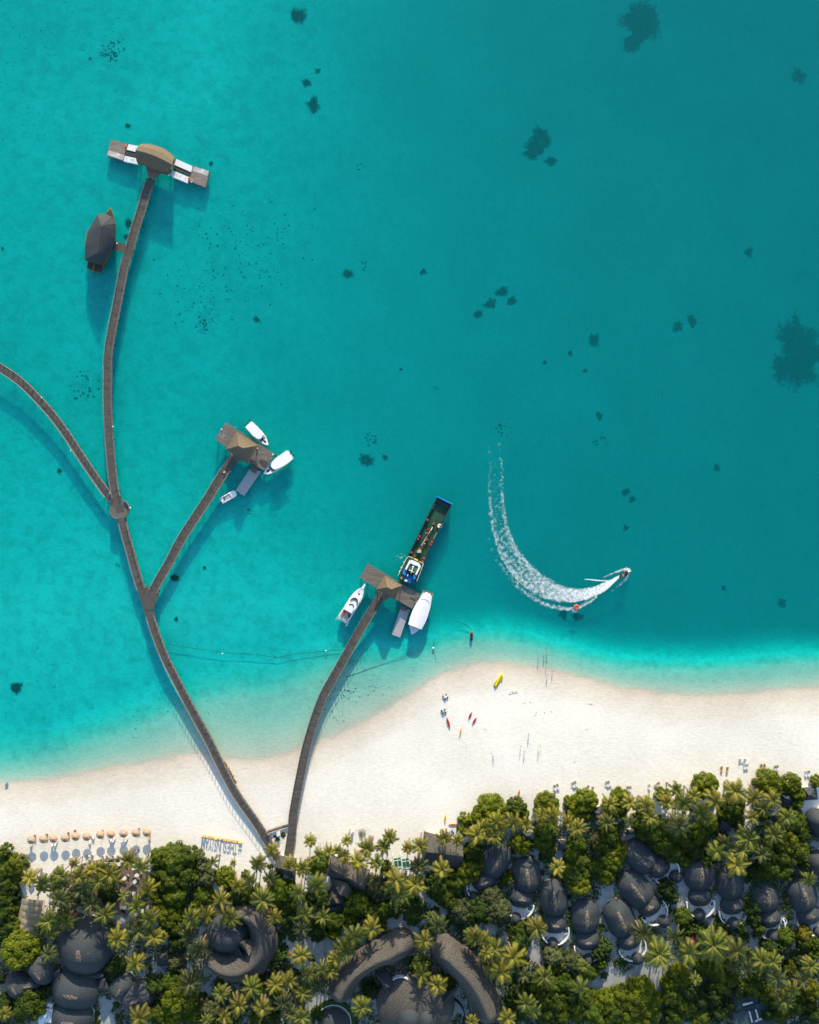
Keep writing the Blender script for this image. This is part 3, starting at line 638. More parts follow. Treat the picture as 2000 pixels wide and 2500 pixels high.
VILLAS = []
def villa(label, big, small, hut=None, pool=None, k=1.0, terr=None):
    """big/small: (tile, x, y, rx, ry, angle in degrees of the long axis), hut: (tile, x, y, r), pool: (tile, x, y, r)"""
    t, x, y, rx, ry, an = big; an = math.radians(an)
    c = P(t, x, y, 2.9)
    root = thing('beach_villa', label, 'villa', (c.x, c.y, ZG), group='beetle shaped thatched villas')
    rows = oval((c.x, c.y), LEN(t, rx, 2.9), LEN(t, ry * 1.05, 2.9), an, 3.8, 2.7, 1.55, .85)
    shell(root, rows, ZG - .1); sunlit_crest(root, rows)
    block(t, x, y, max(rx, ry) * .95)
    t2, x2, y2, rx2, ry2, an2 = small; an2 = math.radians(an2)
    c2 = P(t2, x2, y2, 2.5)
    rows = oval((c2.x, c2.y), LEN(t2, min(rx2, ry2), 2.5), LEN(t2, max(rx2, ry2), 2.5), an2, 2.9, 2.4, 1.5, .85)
    shell(root, rows, ZG - .1, name='rear_roof'); sunlit_crest(root, rows, 3)
    block(t2, x2, y2, max(rx2, ry2) * .95)
    d = (c2 - c).normalized()
    # courtyard terrace behind the bathroom, ringed by a low pale wall
    tr = LEN(t2, 112) if terr is None else LEN(t2, terr)
    cc = c2 + d * LEN(t2, 62)
    g = MB(); n = 30; pts = [(cc.x + math.cos(i * 2 * math.pi / n) * tr, cc.y + math.sin(i * 2 * math.pi / n) * tr) for i in range(n)]
    g.prism(pts, ZG - .1, ZG + .16); g.build('terrace', M_STONE, root)
    a = math.atan2(d.y, d.x)
    arc_wall(root, 'courtyard_wall', cc, tr - .02, a - 1.75, a + 1.75, ZG - .1, ZG + 1.7, .38, M_WHITE)
    u, v = 1000 + cc.x / SC, 1250 - cc.y / SC; BLOCK.append((u, v, tr / SC))
    if hut:
        t3, x3, y3, r3 = hut; c3 = P(t3, x3, y3, 2.3)
        hr = LEN(t3, r3, 2.3)
        rows = oval((c3.x, c3.y), hr, hr * 1.04, a, 1.9, 2.4, 1.6, .8); shell(root, rows, ZG - .1, name='hut_roof', inset=.8)
        block(t3, x3, y3, r3)
    if pool:
        t4, x4, y4, r4 = pool; c4 = P(t4, x4, y4, 1.7); pr = LEN(t4, r4)
        arc_wall(root, 'tub_rim', c4, pr * .78, 0, 2 * math.pi, ZG - .1, ZG + .75, pr * .30, M_WHITE, 16)
        g = MB(); n = 16; g.prism([(c4.x + math.cos(i * 2 * math.pi / n) * pr * .8, c4.y + math.sin(i * 2 * math.pi / n) * pr * .8) for i in range(n)], ZG - .05, ZG + .5); g.build('plunge_tub', M_POOL, root)
        block(t4, x4, y4, r4 * 1.2)
    return root
villa('thatched villa with angled rear room at the left end of the villa row', ('4', 210, 770, 122, 155, 62), ('4', 112, 940, 82, 108, 20), ('4', 22, 1080, 46), ('4', 170, 1040, 24))
villa('thatched villa second from the left end of the villa row, bushes behind its courtyard', ('4', 475, 893, 120, 152, 98), ('4', 430, 1085, 86, 106, -8), ('4', 380, 1260, 48), ('4', 503, 1172, 30))
villa('thatched villa third from the left, a palm leaning over its courtyard edge', ('4', 702, 1092, 118, 155, 95), ('4', 712, 1305, 84, 104, -3), ('4', 692, 1475, 50), ('4', 802, 1368, 26))
villa('thatched villa fourth from the left with an open half-moon courtyard and round plunge tub', ('4', 972, 1243, 122, 148, 90), ('4', 990, 1448, 84, 104, 4), ('4', 997, 1612, 50), ('4', 1100, 1490, 28))
villa('thatched villa right of the half-moon courtyard villa, its long axis tilted, beside the sand road', ('4', 1268, 1262, 125, 165, 112), ('4', 1345, 1445, 84, 102, 18), ('4', 1412, 1603, 50), None)
villa('large tilted thatched villa pointing towards the round tub beside the winding sand track', ('4', 1400, 1015, 128, 172, 128), ('5', 122, 1152, 88, 106, 34), ('5', 248, 1285, 54), ('5', 266, 1140, 24))
villa('thatched villa lying most sideways, furthest up of the right hand villas', ('4', 1430, 735, 118, 160, 135), ('5', 205, 825, 86, 100, 40), ('5', 350, 905, 54), None)
villa('thatched villa with its courtyard hut just above the magenta flowering bush', ('5', 548, 888, 128, 140, 88), ('5', 555, 1075, 84, 104, 0), ('5', 548, 1232, 54), ('5', 657, 1135, 22))
villa('thatched villa between two sand lanes, a palm crown hanging over its upper end', ('5', 812, 955, 120, 150, 92), ('5', 828, 1145, 84, 104, 2), ('5', 838, 1305, 52), ('5', 925, 1190, 20))
villa('thatched villa third from the right edge with a pale round tub at its side', ('5', 1112, 1078, 122, 132, 95), ('5', 1145, 1258, 84, 98, 10), ('5', 1175, 1412, 56), ('5', 1265, 1285, 26))
villa('thatched villa beside the right edge whose rear room runs out of the picture', ('5', 1425, 1062, 126, 150, 105), ('5', 1480, 1228, 90, 106, 15), ('5', 1562, 1380, 46), None)
for (lab, x, y, rx, ry, an, hh) in (('dark thatched dome cut by the right edge above the last villa', 1560, 800, 100, 125, 100, 5.4), ('greyish thatched dome at the right edge just below the square huts', 1560, 450, 90, 130, 120, 5.4)):
    c = P('5', x, y, 2.9); root = thing('beach_villa', lab, 'villa', (c.x, c.y, ZG), group='beetle shaped thatched villas')
    shell(root, oval((c.x, c.y), LEN('5', rx, 2.9), LEN('5', ry, 2.9), math.radians(an), hh, 2.9, 1.75, .70), ZG - .1); block('5', x, y, 110)
    arc_wall(root, 'courtyard_wall', (c.x + 3, c.y - 10), 7, -2.6, .6, ZG - .1, ZG + 1.4, .38, M_WHITE)

def hut(label, corners, r1, r2, z0=3.2, z1=5.6, m=None, wall=True):
    C = [P(*c, z0) for c in corners]; c = sum(C, Vector((0, 0))) / 4
    root = thing('thatched_hut', label, 'hut', (c.x, c.y, ZG), group='small thatched huts')
    hip(root, corners, r1, r2, z0, z1, m, zb=ZG - .1, wall=wall)
    u, v = 1000 + c.x / SC, 1250 - c.y / SC
    BLOCK.append((u, v, max((q - c).length for q in C) * .75 / SC))
    return root
hut('square pyramid hut right of the tall bushes near the right edge', (('5', 1430, 150), ('5', 1540, 140), ('5', 1560, 250), ('5', 1438, 258)), ('5', 1478, 215), ('5', 1490, 212))
hut('square hut with lit tan roof left of the tall leaning bush', (('5', 1240, 200), ('5', 1330, 185), ('5', 1370, 290), ('5', 1250, 315)), ('5', 1275, 235), ('5', 1305, 245))
hut('small dark hut tucked under palms below the lit tan hut', (('5', 1130, 345), ('5', 1225, 345), ('5', 1230, 430), ('5', 1130, 430)), ('5', 1165, 385), ('5', 1185, 385))
hut('dark square flat looking hut among trees right of centre of the palms', (('5', 712, 405), ('5', 822, 400), ('5', 818, 520), ('5', 712, 518)), ('5', 752, 450), ('5', 778, 450))
hut('dark roofed hut behind the first pair of rounded beach bushes', (('4', 430, 530), ('4', 538, 520), ('4', 540, 605), ('4', 440, 605)), ('4', 470, 560), ('4', 500, 558))
hut('little hut roof between trees beside the narrow sand gap', (('4', 740, 595), ('4', 810, 590), ('4', 815, 680), ('4', 735, 685)), ('4', 770, 635), ('4', 785, 635))
hut('two toned hut behind the heart shaped bushes', (('4', 1015, 340), ('4', 1110, 300), ('4', 1150, 400), ('4', 1030, 445)), ('4', 1065, 365), ('4', 1090, 372))
hut('hut half hidden by the bare grey tree', (('4', 1040, 660), ('4', 1095, 660), ('4', 1125, 760), ('4', 1050, 775)), ('4', 1075, 705), ('4', 1085, 725))
hut('small dark pyramid hut beside the crescent roof on its left', (('1', 1585, 1455), ('1', 1690, 1440), ('1', 1710, 1560), ('1', 1590, 1572)), ('1', 1645, 1500), ('1', 1658, 1500))
hut('dark hut with shaded flat roof at the far right end of the hut row', (('4', 1325, 510), ('4', 1410, 500), ('4', 1400, 545), ('4', 1330, 550)), ('4', 1350, 528), ('4', 1380, 526))
# beach bar: long hipped roof right of the umbrellas of palms
root = hut('long hipped thatched beach bar, sunlit front and dark rear slope', (('3', 975, 205), ('3', 1370, 320), ('3', 1375, 580), ('3', 950, 545)), ('3', 1000, 415), ('3', 1375, 462), 3.2, 7.0, M_THATSUN)
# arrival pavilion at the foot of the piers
root = hut('arrival pavilion at the foot of both piers with a dark drooping rear roof', (('2', 1175, 450), ('2', 1345, 480), ('2', 1330, 705), ('2', 1105, 570)), ('2', 1200, 585), ('2', 1300, 610), 3.4, 6.4, M_THATSUN)
g = MB(); 
poly_sheet(root, 'porch_floor', (('2', 1175, 700), ('2', 1330, 705), ('2', 1350, 780), ('2', 1200, 790)), ZG - .1, ZG + .35, M_DECK)
# restaurant with crossing gables
c = P('3', 180, 700, 3)
root = thing('thatched_restaurant', 'sharp edged restaurant of crossing thatched gables with blue black shaded slopes', 'restaurant', (c.x, c.y, ZG))
hip(root, (('U', 860, 40), ('U', 1400, 250), ('U', 1360, 590), ('U', 790, 330)), ('U', 850, 230), ('U', 1290, 480), 3.4, 7.6, M_THATSUN, zb=ZG - .1, name='main_roof')
hip(root, (('U', 840, 360), ('U', 1100, 400), ('U', 1190, 640), ('U', 900, 650)), ('U', 1080, 440), ('U', 985, 610), 3.4, 7.0, M_THATSUN, zb=ZG - .1, name='wing_roof')
hip(root, (('U', 850, 480), ('U', 1040, 640), ('U', 1050, 730), ('U', 740, 800)), ('U', 880, 640), ('U', 930, 720), 3.2, 6.4, M_THATSUN, zb=ZG - .1, name='rear_roof')
hip(root, (('U', 740, 800), ('U', 1040, 730), ('U', 960, 900), ('U', 800, 900)), ('U', 840, 780), ('U', 880, 785), 3.0, 5.2, zb=ZG - .1, name='store_roof')
block('U', 1050, 350, 350); block('U', 900, 750, 180)

# great dome and the reception complex, bottom left
c = P('1', 872, 1360, 3.2); root = thing('great_dome_building', 'largest round thatched dome, a small sunlit patch on its crown', 'building', (c.x, c.y, ZG))
r_ = LEN('1', 288, 3.2); shell(root, oval((c.x, c.y), r_, r_ * 1.05, math.radians(100), 8.2, 3.2, 1.7, .78), ZG - .1); sunlit_crest(root, oval((c.x, c.y), r_, r_ * 1.05, math.radians(100), 8.2, 3.2, 1.7, .78), 2); block('1', 872, 1360, 280)
root2 = thing('reception_building', 'reception building of merged thatched domes below the great dome', 'building', tuple(P('1', 750, 1800, 3)) + (ZG,))
for nm, x, y, rx, ry, an, hh, z in (('centre_roof', 770, 1800, 215, 250, 170, 6.0, 3.3), ('porch_roof', 735, 2080, 170, 215, 175, 5.0, 3.1), ('wing_roof', 430, 1600, 130, 165, 130, 5.2, 3.1), ('end_roof', 190, 1760, 130, 150, 120, 4.6, 3.1),
                                ('link_roof', 310, 1740, 70, 120, 10, 3.4, 3.0), ('east_roof', 1240, 1770, 130, 150, 60, 5.0, 3.1), ('east_end_roof', 1400, 1860, 150, 190, 25, 5.2, 3.2)):
    cc = P('1', x, y, z); rws = oval((cc.x, cc.y), LEN('1', rx, z), LEN('1', ry, z), math.radians(an), hh, z, 1.7, .75); shell(root2, rws, ZG - .1, name=nm); sunlit_crest(root2, rws, 3); block('1', x, y, max(rx, ry) * .92)
hip(root2, (('1', 620, 1590), ('1', 640, 1780), ('1', 560, 1760), ('1', 450, 1665)), ('1', 600, 1620), ('1', 600, 1700), 3.6, 6.6, zb=ZG, name='gable_roof', wall=False)
hip(root2, (('1', 1070, 1680), ('1', 1140, 1825), ('1', 960, 1822), ('1', 1000, 1690)), ('1', 1060, 1720), ('1', 1040, 1780), 3.6, 6.4, zb=ZG, name='gable_roof', wall=False)
g = MB(); rows = []
for i in range(13):
    t = i / 12; x = 640 + 400 * t; y = 1590 + 85 * math.sin(t * 1.9); p = P('1', x, y, 5.8); rows.append([(p.x, p.y + .5, 4.6), (p.x, p.y, 5.6), (p.x, p.y - .9, 5.2), (p.x, p.y - 1.4, 4.6)])
g.grid(rows); g.build('ridge_band', M_THATCH, root2, smooth=True)
cc = P('1', 100, 1820, 2); arc_wall(root2, 'garden_wall', (cc.x + 5, cc.y + 3), 10.5, 3.5, 4.6, ZG - .1, ZG + 1.6, .9, M_STONE)
# glass lantern pavilion
c = P('1', 470, 2060, 3.2); root = thing('glass_pavilion', 'small white framed glass roof pavilion beside the reception domes', 'pavilion', (c.x, c.y, ZG)); a = math.radians(-8)
g = MB(); g.box(c, 4.6, 4.6, ZG - .1, 4.0, a); g.build('wall', M_WHITE, root)
g = MB(); hl = 2.0; pts = [(c.x + x * hl * math.cos(a) - y * hl * math.sin(a), c.y + x * hl * math.sin(a) + y * hl * math.cos(a)) for x, y in ((-1, -1), (1, -1), (1, 1), (-1, 1))]
ap = (c.x, c.y); g.prism(pts, 4.0, 4.9, 0, top=[(ap[0] + (p[0] - ap[0]) * .04, ap[1] + (p[1] - ap[1]) * .04) for p in pts])
M_GLASS = mat('blue_glass_roof', (.35, .48, .55), .15, .1, 1); g.build('glass_roof', M_GLASS, root)
for q in ((('1', 470, 1950), 5.0, 1.3, -20), (('1', 420, 2125), 2.0, 4.0, 10)):
    cc = P(*q[0], 3); g = MB(); g.box(cc, q[1], q[2], ZG - .1, 3.4, math.radians(q[3])); g.build('side_parapet', M_WHITE, root)
block('1', 470, 2060, 90)
# long canvas tent
root = thing('canvas_tent', 'long tan canvas marquee with scalloped roof bays', 'tent', tuple(P('1', 300, 1100, 3)) + (ZG,))
M_CANV = mat('tan_canvas', (.24, .20, .125), .85, .0, .6, col2=(.33, .28, .18))
g = MB(); nb = 6
for i in range(nb):
    t0, t1 = i / nb, (i + 1) / nb
    rows = []
    for k in range(7):
        t = t0 + (t1 - t0) * k / 6; lift = .16 * math.sin(math.pi * k / 6)
        def lp(a, b): return (a[0] + (b[0] - a[0]) * t, a[1] + (b[1] - a[1]) * t)
        l = lp((222, 885), (148, 1255)); rd = lp((318, 895), (243, 1312)); r0 = lp((443, 908), (362, 1320))
        L_, M_, R_ = P3('1', *l, 2.6), P3('1', *rd, 4.4 + lift * .4), P3('1', *r0, 2.6)
        mid1 = (L_ + M_) / 2 + Vector((0, 0, lift)); mid2 = (R_ + M_) / 2 + Vector((0, 0, lift))
        rows.append([L_, mid1, M_, mid2, R_])
    g.grid(rows)
g.build('canvas_roof', M_CANV, root)
for i in range(5):
    t = i / 4
    for a_, b_ in (((226, 890), (152, 1250)), ((438, 912), (358, 1316))):
        p = P('1', a_[0] + (b_[0] - a_[0]) * t, a_[1] + (b_[1] - a_[1]) * t, 2.6); g = MB(); g.tube([(p.x, p.y, ZG - .1), (p.x, p.y, 2.7)], .07, 6); g.build('pole', M_TEAK, root)
block('1', 300, 1000, 100); block('1', 260, 1180, 110)
g = MB()
for i in range(9):
    p = P('1', 390, 1290 + i * 18, 1.3); g.box(p, 2.2, .28, ZG - .2, ZG + .5 - i * .05)
tag(g.build('wooden_steps', M_DECK), 'weathered wooden steps beside the lower end of the tan marquee', 'steps')

# crescent building
cx, cy = 690, 1300
root = thing('crescent_building', 'crescent shaped thatched building curling round a smaller dome', 'building', tuple(P('2', cx, cy, 3)) + (ZG,))
def arcp(t, cx, cy, r, a0, a1, n, h):
    return [P(t, cx + r * math.cos(math.radians(a0 + (a1 - a0) * i / n)), cy - r * math.sin(math.radians(a0 + (a1 - a0) * i / n)), h) for i in range(n + 1)]
sp = arcp('2', 712, 1290, 300, 80, -135, 16, 3.2)
W_ = LEN('2', 118, 3.2)
shell(root, loft_rows(sp, [(0, W_ * .75), (.3, W_ * 1.15), (.5, W_ * 1.32), (.8, W_ * 1.2), (1, W_ * .8)], 5.6, 3.2, 1.25, ns=56, sharp=.85, endk=.9), ZG - .1, M_THATSUN)
for q in range(0, 17, 2):
    a = math.radians(78 - 206 * q / 16); block('2', 715 + 318 * math.cos(a), 1290 - 318 * math.sin(a), 110)
cc = P('2', 640, 1235, 3); shell(root, oval((cc.x, cc.y), LEN('2', 190), LEN('2', 205), 0, 6.2, 3.4, 1.7, .75), ZG - .1, name='inner_roof'); block('2', 640, 1235, 190)
hip(root, (('2', 820, 1290), ('2', 930, 1330), ('2', 900, 1500), ('2', 725, 1340)), ('2', 800, 1340), ('2', 862, 1470), 4.4, 8.6, M_THATSUN, zb=ZG, name='entrance_roof', wall=False)
hip(root, (('2', 725, 1335), ('2', 870, 1520), ('2', 800, 1560), ('2', 690, 1420)), ('2', 760, 1390), ('2', 820, 1500), 4.0, 6.4, zb=ZG, name='rear_entrance_roof', wall=False)
root = thing('side_shed', 'narrow flat grey shed against the outside of the crescent building', 'shed', tuple(P('2', 1040, 1560, 2.5)) + (ZG,))
cc = P('2', 1040, 1562, 2.6); g = MB(); g.box(cc, LEN('2', 195), LEN('2', 50), ZG - .1, 2.5, math.radians(48)); g.build('wall', M_WALL, root)
g = MB(); g.box(cc, LEN('2', 205), LEN('2', 58), 2.5, 2.7, math.radians(48)); g.build('flat_roof', M_GREYW, root)
cc = P('2', 1100, 1475, 2.8); g = MB(); g.box(cc, .8, 1.6, 2.72, 3.1, math.radians(48)); g.build('vent_box', M_WHITE, root); block('2', 1040, 1560, 80)
# two winding roofs
def worm(label, pts, widths, h, z0=3.4, sharp=.62):
    sp = [P(t, x, y, z0) for t, x, y in pts]; c = sp[len(sp) // 2]
    root = thing('winding_roof_building', label, 'building', (c.x, c.y, ZG))
    shell(root, loft_rows(sp, [(a, LEN('3', b, z0)) for a, b in widths], h, z0, 1.25, ns=60, nt_=18, sharp=.85, endk=1.0), ZG - .1, M_THATSUN, inset=.88)
    for t, x, y in pts: block(t, x, y, 125 * TILES[t][2] / 4.145)
    return root
worm('left winding thatched roof, broad round head at its upper end, mossy dark patches', [('3', 740, 1330), ('3', 640, 1390), ('3', 500, 1445), ('3', 370, 1520), ('3', 260, 1610), ('3', 180, 1720), ('3', 140, 1800)],
     [(0, 152), (.15, 150), (.3, 140), (.5, 128), (.75, 128), (1, 130)], 7.6)
worm('right winding thatched roof sweeping down from a round head, sunlit tan outer slope', [('3', 1200, 1400), ('3', 1290, 1490), ('3', 1400, 1600), ('3', 1500, 1740), ('3', 1570, 1880), ('3', 1620, 1990)],
     [(0, 160), (.2, 165), (.4, 155), (.7, 150), (1, 155)], 8.2)
# star shaped hall between them
root = thing('star_hall', 'broad low thatched hall with pointed gables at the bottom edge between the winding roofs', 'building', tuple(P('3', 900, 1950, 3)) + (ZG,))
cc = P('3', 890, 1960, 3.2); shell(root, oval((cc.x, cc.y), LEN('3', 330, 3.2), LEN('3', 400, 3.2), 0, 5.0, 3.2, 1.6, .8), ZG - .1, M_THATSUN, name='main_roof')
block('3', 890, 1960, 330); block('3', 640, 1960, 180); block('3', 1150, 1960, 180)
hip(root, (('3', 480, 1635), ('3', 610, 1640), ('3', 700, 1800), ('3', 590, 1830)), ('3', 520, 1680), ('3', 600, 1780), 4.6, 8.0, zb=ZG, name='gable_roof', wall=False)
hip(root, (('3', 1330, 1780), ('3', 1240, 1910), ('3', 1130, 1990), ('3', 1180, 1860)), ('3', 1290, 1800), ('3', 1180, 1930), 4.6, 8.0, zb=ZG, name='gable_roof', wall=False)
for i, (x, r_) in enumerate(((830, 120), (1000, 100))):
    cc = P('3', x, 2110, 6.5); shell(root, oval((cc.x, cc.y), LEN('3', r_), LEN('3', r_ * 1.15), math.radians(80), 3.0, 7.2, 1.7, .75), 6, name='dome_roof', inset=.85)
cc = P('3', 1190, 2080, 2.4); arc_wall(root, 'curved_fence', cc, LEN('3', 190), -.6, 1.15, ZG - .1, ZG + 2.0, .35, M_DARK)
cc = P('3', 740, 1760, 2.4); arc_wall(root, 'curved_parapet', cc, LEN('3', 110), .9, 2.3, ZG - .1, ZG + 4.0, .4, M_STONE)
cc = P('3', 60, 2140, 2.4)
root = thing('round_pavilion', 'round grey thatched pavilion with a dark ring hedge at the bottom edge', 'pavilion', (cc.x, cc.y, ZG))
shell(root, oval((cc.x, cc.y), LEN('3', 150), LEN('3', 155), 0, 3.6, 2.8, 1.7, .75), ZG - .1)
arc_wall(root, 'ring_wall', cc, LEN('3', 172), -.3, 3.3, ZG - .1, ZG + 1.4, .25, M_STONE); arc_wall(root, 'ring_hedge', cc, LEN('3', 180), -.3, 3.3, ZG - .1, ZG + 1.2, 1.4, M_DRK); block('3', 60, 2140, 190)
root = thing('service_building', 'shadowed low blue grey roofed building with white parapets under trees near the bottom right', 'building', tuple(P('5', 1010, 2050, 3)) + (ZG,))
M_BLUEG = mat('blue_grey_roof', (.03, .055, .065), .7, .2, .5)
for i, (x, y, lx, ly, a) in enumerate(((950, 2010, 8, 6, 5), (1060, 2080, 12, 8, 20), (930, 2120, 7, 6, 10))):
    p = P('5', x, y, 3); g = MB(); g.box(p, lx, ly, ZG - .1, 3.0 + i * .3, math.radians(a)); g.build('wall', M_WALL, root)
    g = MB(); g.box(p, lx + .8, ly + .8, 3.0 + i * .3, 3.3 + i * .3, math.radians(a)); g.build('flat_roof', M_BLUEG, root)
for x, y, lx, ly, a in ((960, 1985, 3.6, .5, 15), (985, 2095, .5, 4.2, 15), (1040, 2080, .5, 4, 15), (1050, 2125, 2.6, .5, 20)):
    p = P('5', x, y, 3.9); g = MB(); g.box(p, lx, ly, 3.35, 4.0, math.radians(a)); g.build('parapet', M_STONE, root)
block('5', 1010, 2060, 110)

# garden ground in the planted strip: grey sand, darkened to deepen tree shade
def plantline(u):
    return interp([(0, 2075), (40, 2100), (80, 2200), (330, 2200), (400, 2110), (500, 2160), (700, 2160), (860, 2160), (950, 2120), (1080, 2110), (1150, 2030), (1290, 1990), (1480, 1985), (1650, 1970), (2000, 1990), (2100, 1990)], u)
g = MB(); rows = []
for i in range(0, 251):
    u = -260 + 2600 * i / 250; v = plantline(u) + 26 + 14 * noise.noise(Vector((u * .03, 0, 5)))
    p = ((u - 1000) * SC, (1250 - v) * SC); rows.append([(p[0], p[1], 1.258), (p[0], p[1] - 40, 1.258), (p[0], p[1] - 100, 1.258), (p[0], -400, 1.258)])
g.grid(rows, flip=True)
M_SHADEG = mat('shade_grey_sand', (.27, .29, .28), .95, .0, .5, col2=(.38, .40, .38), detail=6)
tag(g.build('garden_ground_shade_sheet', M_SHADEG), kind='structure')
# ---------------------------------------------------------------- undergrowth: one mat of leaves wherever no path or roof is
g = MB(); r = random.Random(99)
BL2 = [(u, v, q * .93) for (u, v, q) in BLOCK]
def plantline(u):   # upper edge of the garden in photo pixels
    return interp([(0, 2075), (40, 2100), (80, 2200), (330, 2200), (400, 2110), (500, 2160), (700, 2160), (860, 2160), (950, 2120), (1080, 2110), (1150, 2030), (1290, 1990), (1480, 1985), (1650, 1970), (2000, 1990), (2100, 1990)], u)
cnt = 0
while cnt < 19000:
    u = r.uniform(-30, 2030); v = r.uniform(1960, 2540)
    if v < plantline(u) + r.uniform(0, 25): continue
    if on_path(u, v): continue
    if any((u - a) ** 2 + (v - b_) ** 2 < c_ * c_ for a, b_, c_ in BL2): continue
    cnt += 1
    x, y = (u - 1000) * SC, (1250 - v) * SC
    hgt = .5 + 4.2 * max(0, noise.noise(Vector((x * .10, y * .10, 2))) + .25)
    for k in range(5):
        s = r.uniform(.25, .48); p = Vector((x + r.gauss(0, .45), y + r.gauss(0, .45), 1.2 + hgt * r.uniform(.2, 1)))
        nn = Vector((r.gauss(0, .5), r.gauss(0, .5), 1)).normalized(); uu = nn.cross(Vector((r.gauss(0, 1), r.gauss(0, 1), .1))).normalized(); ww = nn.cross(uu)
        g.face([g.vert(p - uu * s), g.vert(p - ww * s * .6), g.vert(p + uu * s), g.vert(p + ww * s * .6)])
M_UND = leafmat('undergrowth_leaf', [(.016, .034, .008), (.032, .062, .010), (.070, .100, .016)], scale=.25, trans=.15)
tag(g.build('undergrowth', M_UND), kind='stuff')
# ---------------------------------------------------------------- piers
M_PIER = mat('pier_planks', (.042, .043, .041), .85, .0, 1.0, col2=(.120, .110, .096), uv=True, stretch=(2.6, .35, 1), detail=5)
M_PIERE = mat('pier_edge', (.30, .27, .24), .85, .2, 2)
M_PILE = mat('pier_pile', (.06, .055, .05), .9, .2, 2)
def smooth_path(pts, step=2.0):
    pts = [Vector(p) for p in pts]; out = []
    for i in range(len(pts) - 1):
        p0 = pts[max(i - 1, 0)]; p1 = pts[i]; p2 = pts[i + 1]; p3 = pts[min(i + 2, len(pts) - 1)]
        n = max(2, int((p2 - p1).length / step))
        for j in range(n):
            k = j / n
            out.append(.5 * ((2 * p1) + (p2 - p0) * k + (2 * p0 - 5 * p1 + 4 * p2 - p3) * k * k + (3 * p1 - p0 - 3 * p2 + p3) * k ** 3))
    out.append(pts[-1]); return out
NORAIL = [(P('G', 1115, 1500), 4.6), (P('G', 1075, 1420), 3.0), (P('J', 175, 330), 3.6), (P('J', 188, 280), 3.4), (P('J', 190, 240), 2.2), (P('A', 590, 1335), 2.3), (P('A', 815, 580), 3.0), (P('B', 490, 920), 4.0), (P('C', 730, 1440), 4.5), (P('2', 1045, 215), 1.3), (P('2', 1262, 150), 1.3)]
def walkway(parent, pts, w, z, name='deck', rail=True, w2=None, zend=None, rail_gap=(), piles=True):
    """plank deck along a path of tile points, width w metres, with side rails and piles"""
    path = smooth_path([P(*p, z) for p in pts]); n = len(path)
    g = MB(); rl = [MB(), MB()]; pg = MB(); d = 0; prev = None
    for i, p in enumerate(path):
        tg = (path[min(i + 1, n - 1)] - path[max(i - 1, 0)]).normalized(); nn = Vector((-tg.y, tg.x))
        hw = (w if w2 is None else w + (w2 - w) * i / (n - 1)) / 2
        zz = z if zend is None else z + (zend - z) * i / (n - 1)
        a = p - nn * hw; b = p + nn * hw
        cur = (a, b, zz, d)
        if prev is not None:
            d += (path[i] - path[i - 1]).length
            cur = (a, b, zz, d)
            A, B, z0_, d0 = prev
            i0 = [g.vert((A.x, A.y, z0_)), g.vert((B.x, B.y, z0_)), g.vert((b.x, b.y, zz)), g.vert((a.x, a.y, zz))]
            g.face(i0[::-1], 0, [(d, 0), (d, w), (d0, w), (d0, 0)])
            i1 = [g.vert((A.x, A.y, z0_ - .35)), g.vert((B.x, B.y, z0_ - .35)), g.vert((b.x, b.y, zz - .35)), g.vert((a.x, a.y, zz - .35))]
            g.face(i1, 1); g.face((i0[0], i0[3], i1[3], i1[0]), 1); g.face((i0[2], i0[1], i1[1], i1[2]), 1)
            gap = any(((a + b) / 2 - c_).length < r_ for c_, r_ in NORAIL)
            if rail and gap and rl[0].v:
                for s in rl: s.build('railing', M_PIERE, parent)
                rl = [MB(), MB()]
            if rail and not gap:
                for s, (q0, q1) in enumerate(((A, a), (B, b))):
                    q0 = q0 + (nn * .06 if s == 0 else -nn * .06); q1 = q1 + (nn * .06 if s == 0 else -nn * .06)
                    rl[s].tube([(q0.x, q0.y, z0_ + .98), (q1.x, q1.y, zz + .98)], .045, 4, cap=False)
                    rl[s].box((q0.x, q0.y), .14, .14, z0_ + .002, z0_ + 1.05, math.atan2(tg.y, tg.x))
                    m_ = (q0 + q1) / 2; rl[s].box((m_.x, m_.y), (q1 - q0).length, .10, min(z0_, zz) + .01, min(z0_, zz) + .13, math.atan2(tg.y, tg.x))
            if piles and i % 4 == 0:
                for q in (p - nn * hw * .6, p + nn * hw * .6):
                    pg.tube([(q.x - 0, q.y, max(-6, ground_z(q.x, q.y) - .3)), (q.x, q.y, zz - .36)], .11, 5, cap=False)
        prev = cur
    g.build(name, [M_PIER, M_PILE], parent)
    if rail and rl[0].v:
        for s in rl: s.build('railing', M_PIERE, parent)
    if piles: pg.build('pile_row', M_PILE, parent)
W1 = LEN('G', 76)
root = thing('boardwalk_pier', 'long dark timber boardwalk forking into three arms over the lagoon', 'pier', tuple(P('2', 1100, 380, 2)) + (0,))
walkway(root, [('2', 1160, 500), ('2', 1040, 290), ('2', 935, 120), ('J', 800, 1700), ('J', 700, 1515), ('J', 600, 1310), ('J', 490, 1110), ('J', 390, 920), ('J', 300, 740), ('J', 230, 560), ('J', 180, 400), ('J', 130, 250), ('J', 90, 120), ('J', 58, 0),
               ('G', 1180, 1750), ('G', 1140, 1590)], W1 * 1.02, 1.9, zend=2.2)
walkway(root, [('G', 1130, 1540), ('G', 1075, 1330), ('G', 1045, 1100), ('G', 1025, 850), ('G', 1010, 560), ('G', 1010, 300), ('G', 1022, 0), ('A', 500, 1700), ('A', 540, 1500), ('A', 592, 1320), ('A', 655, 1100), ('A', 710, 930), ('A', 765, 740), ('A', 815, 590)], W1 * 1.02, 2.204, w2=W1 * 1.1)
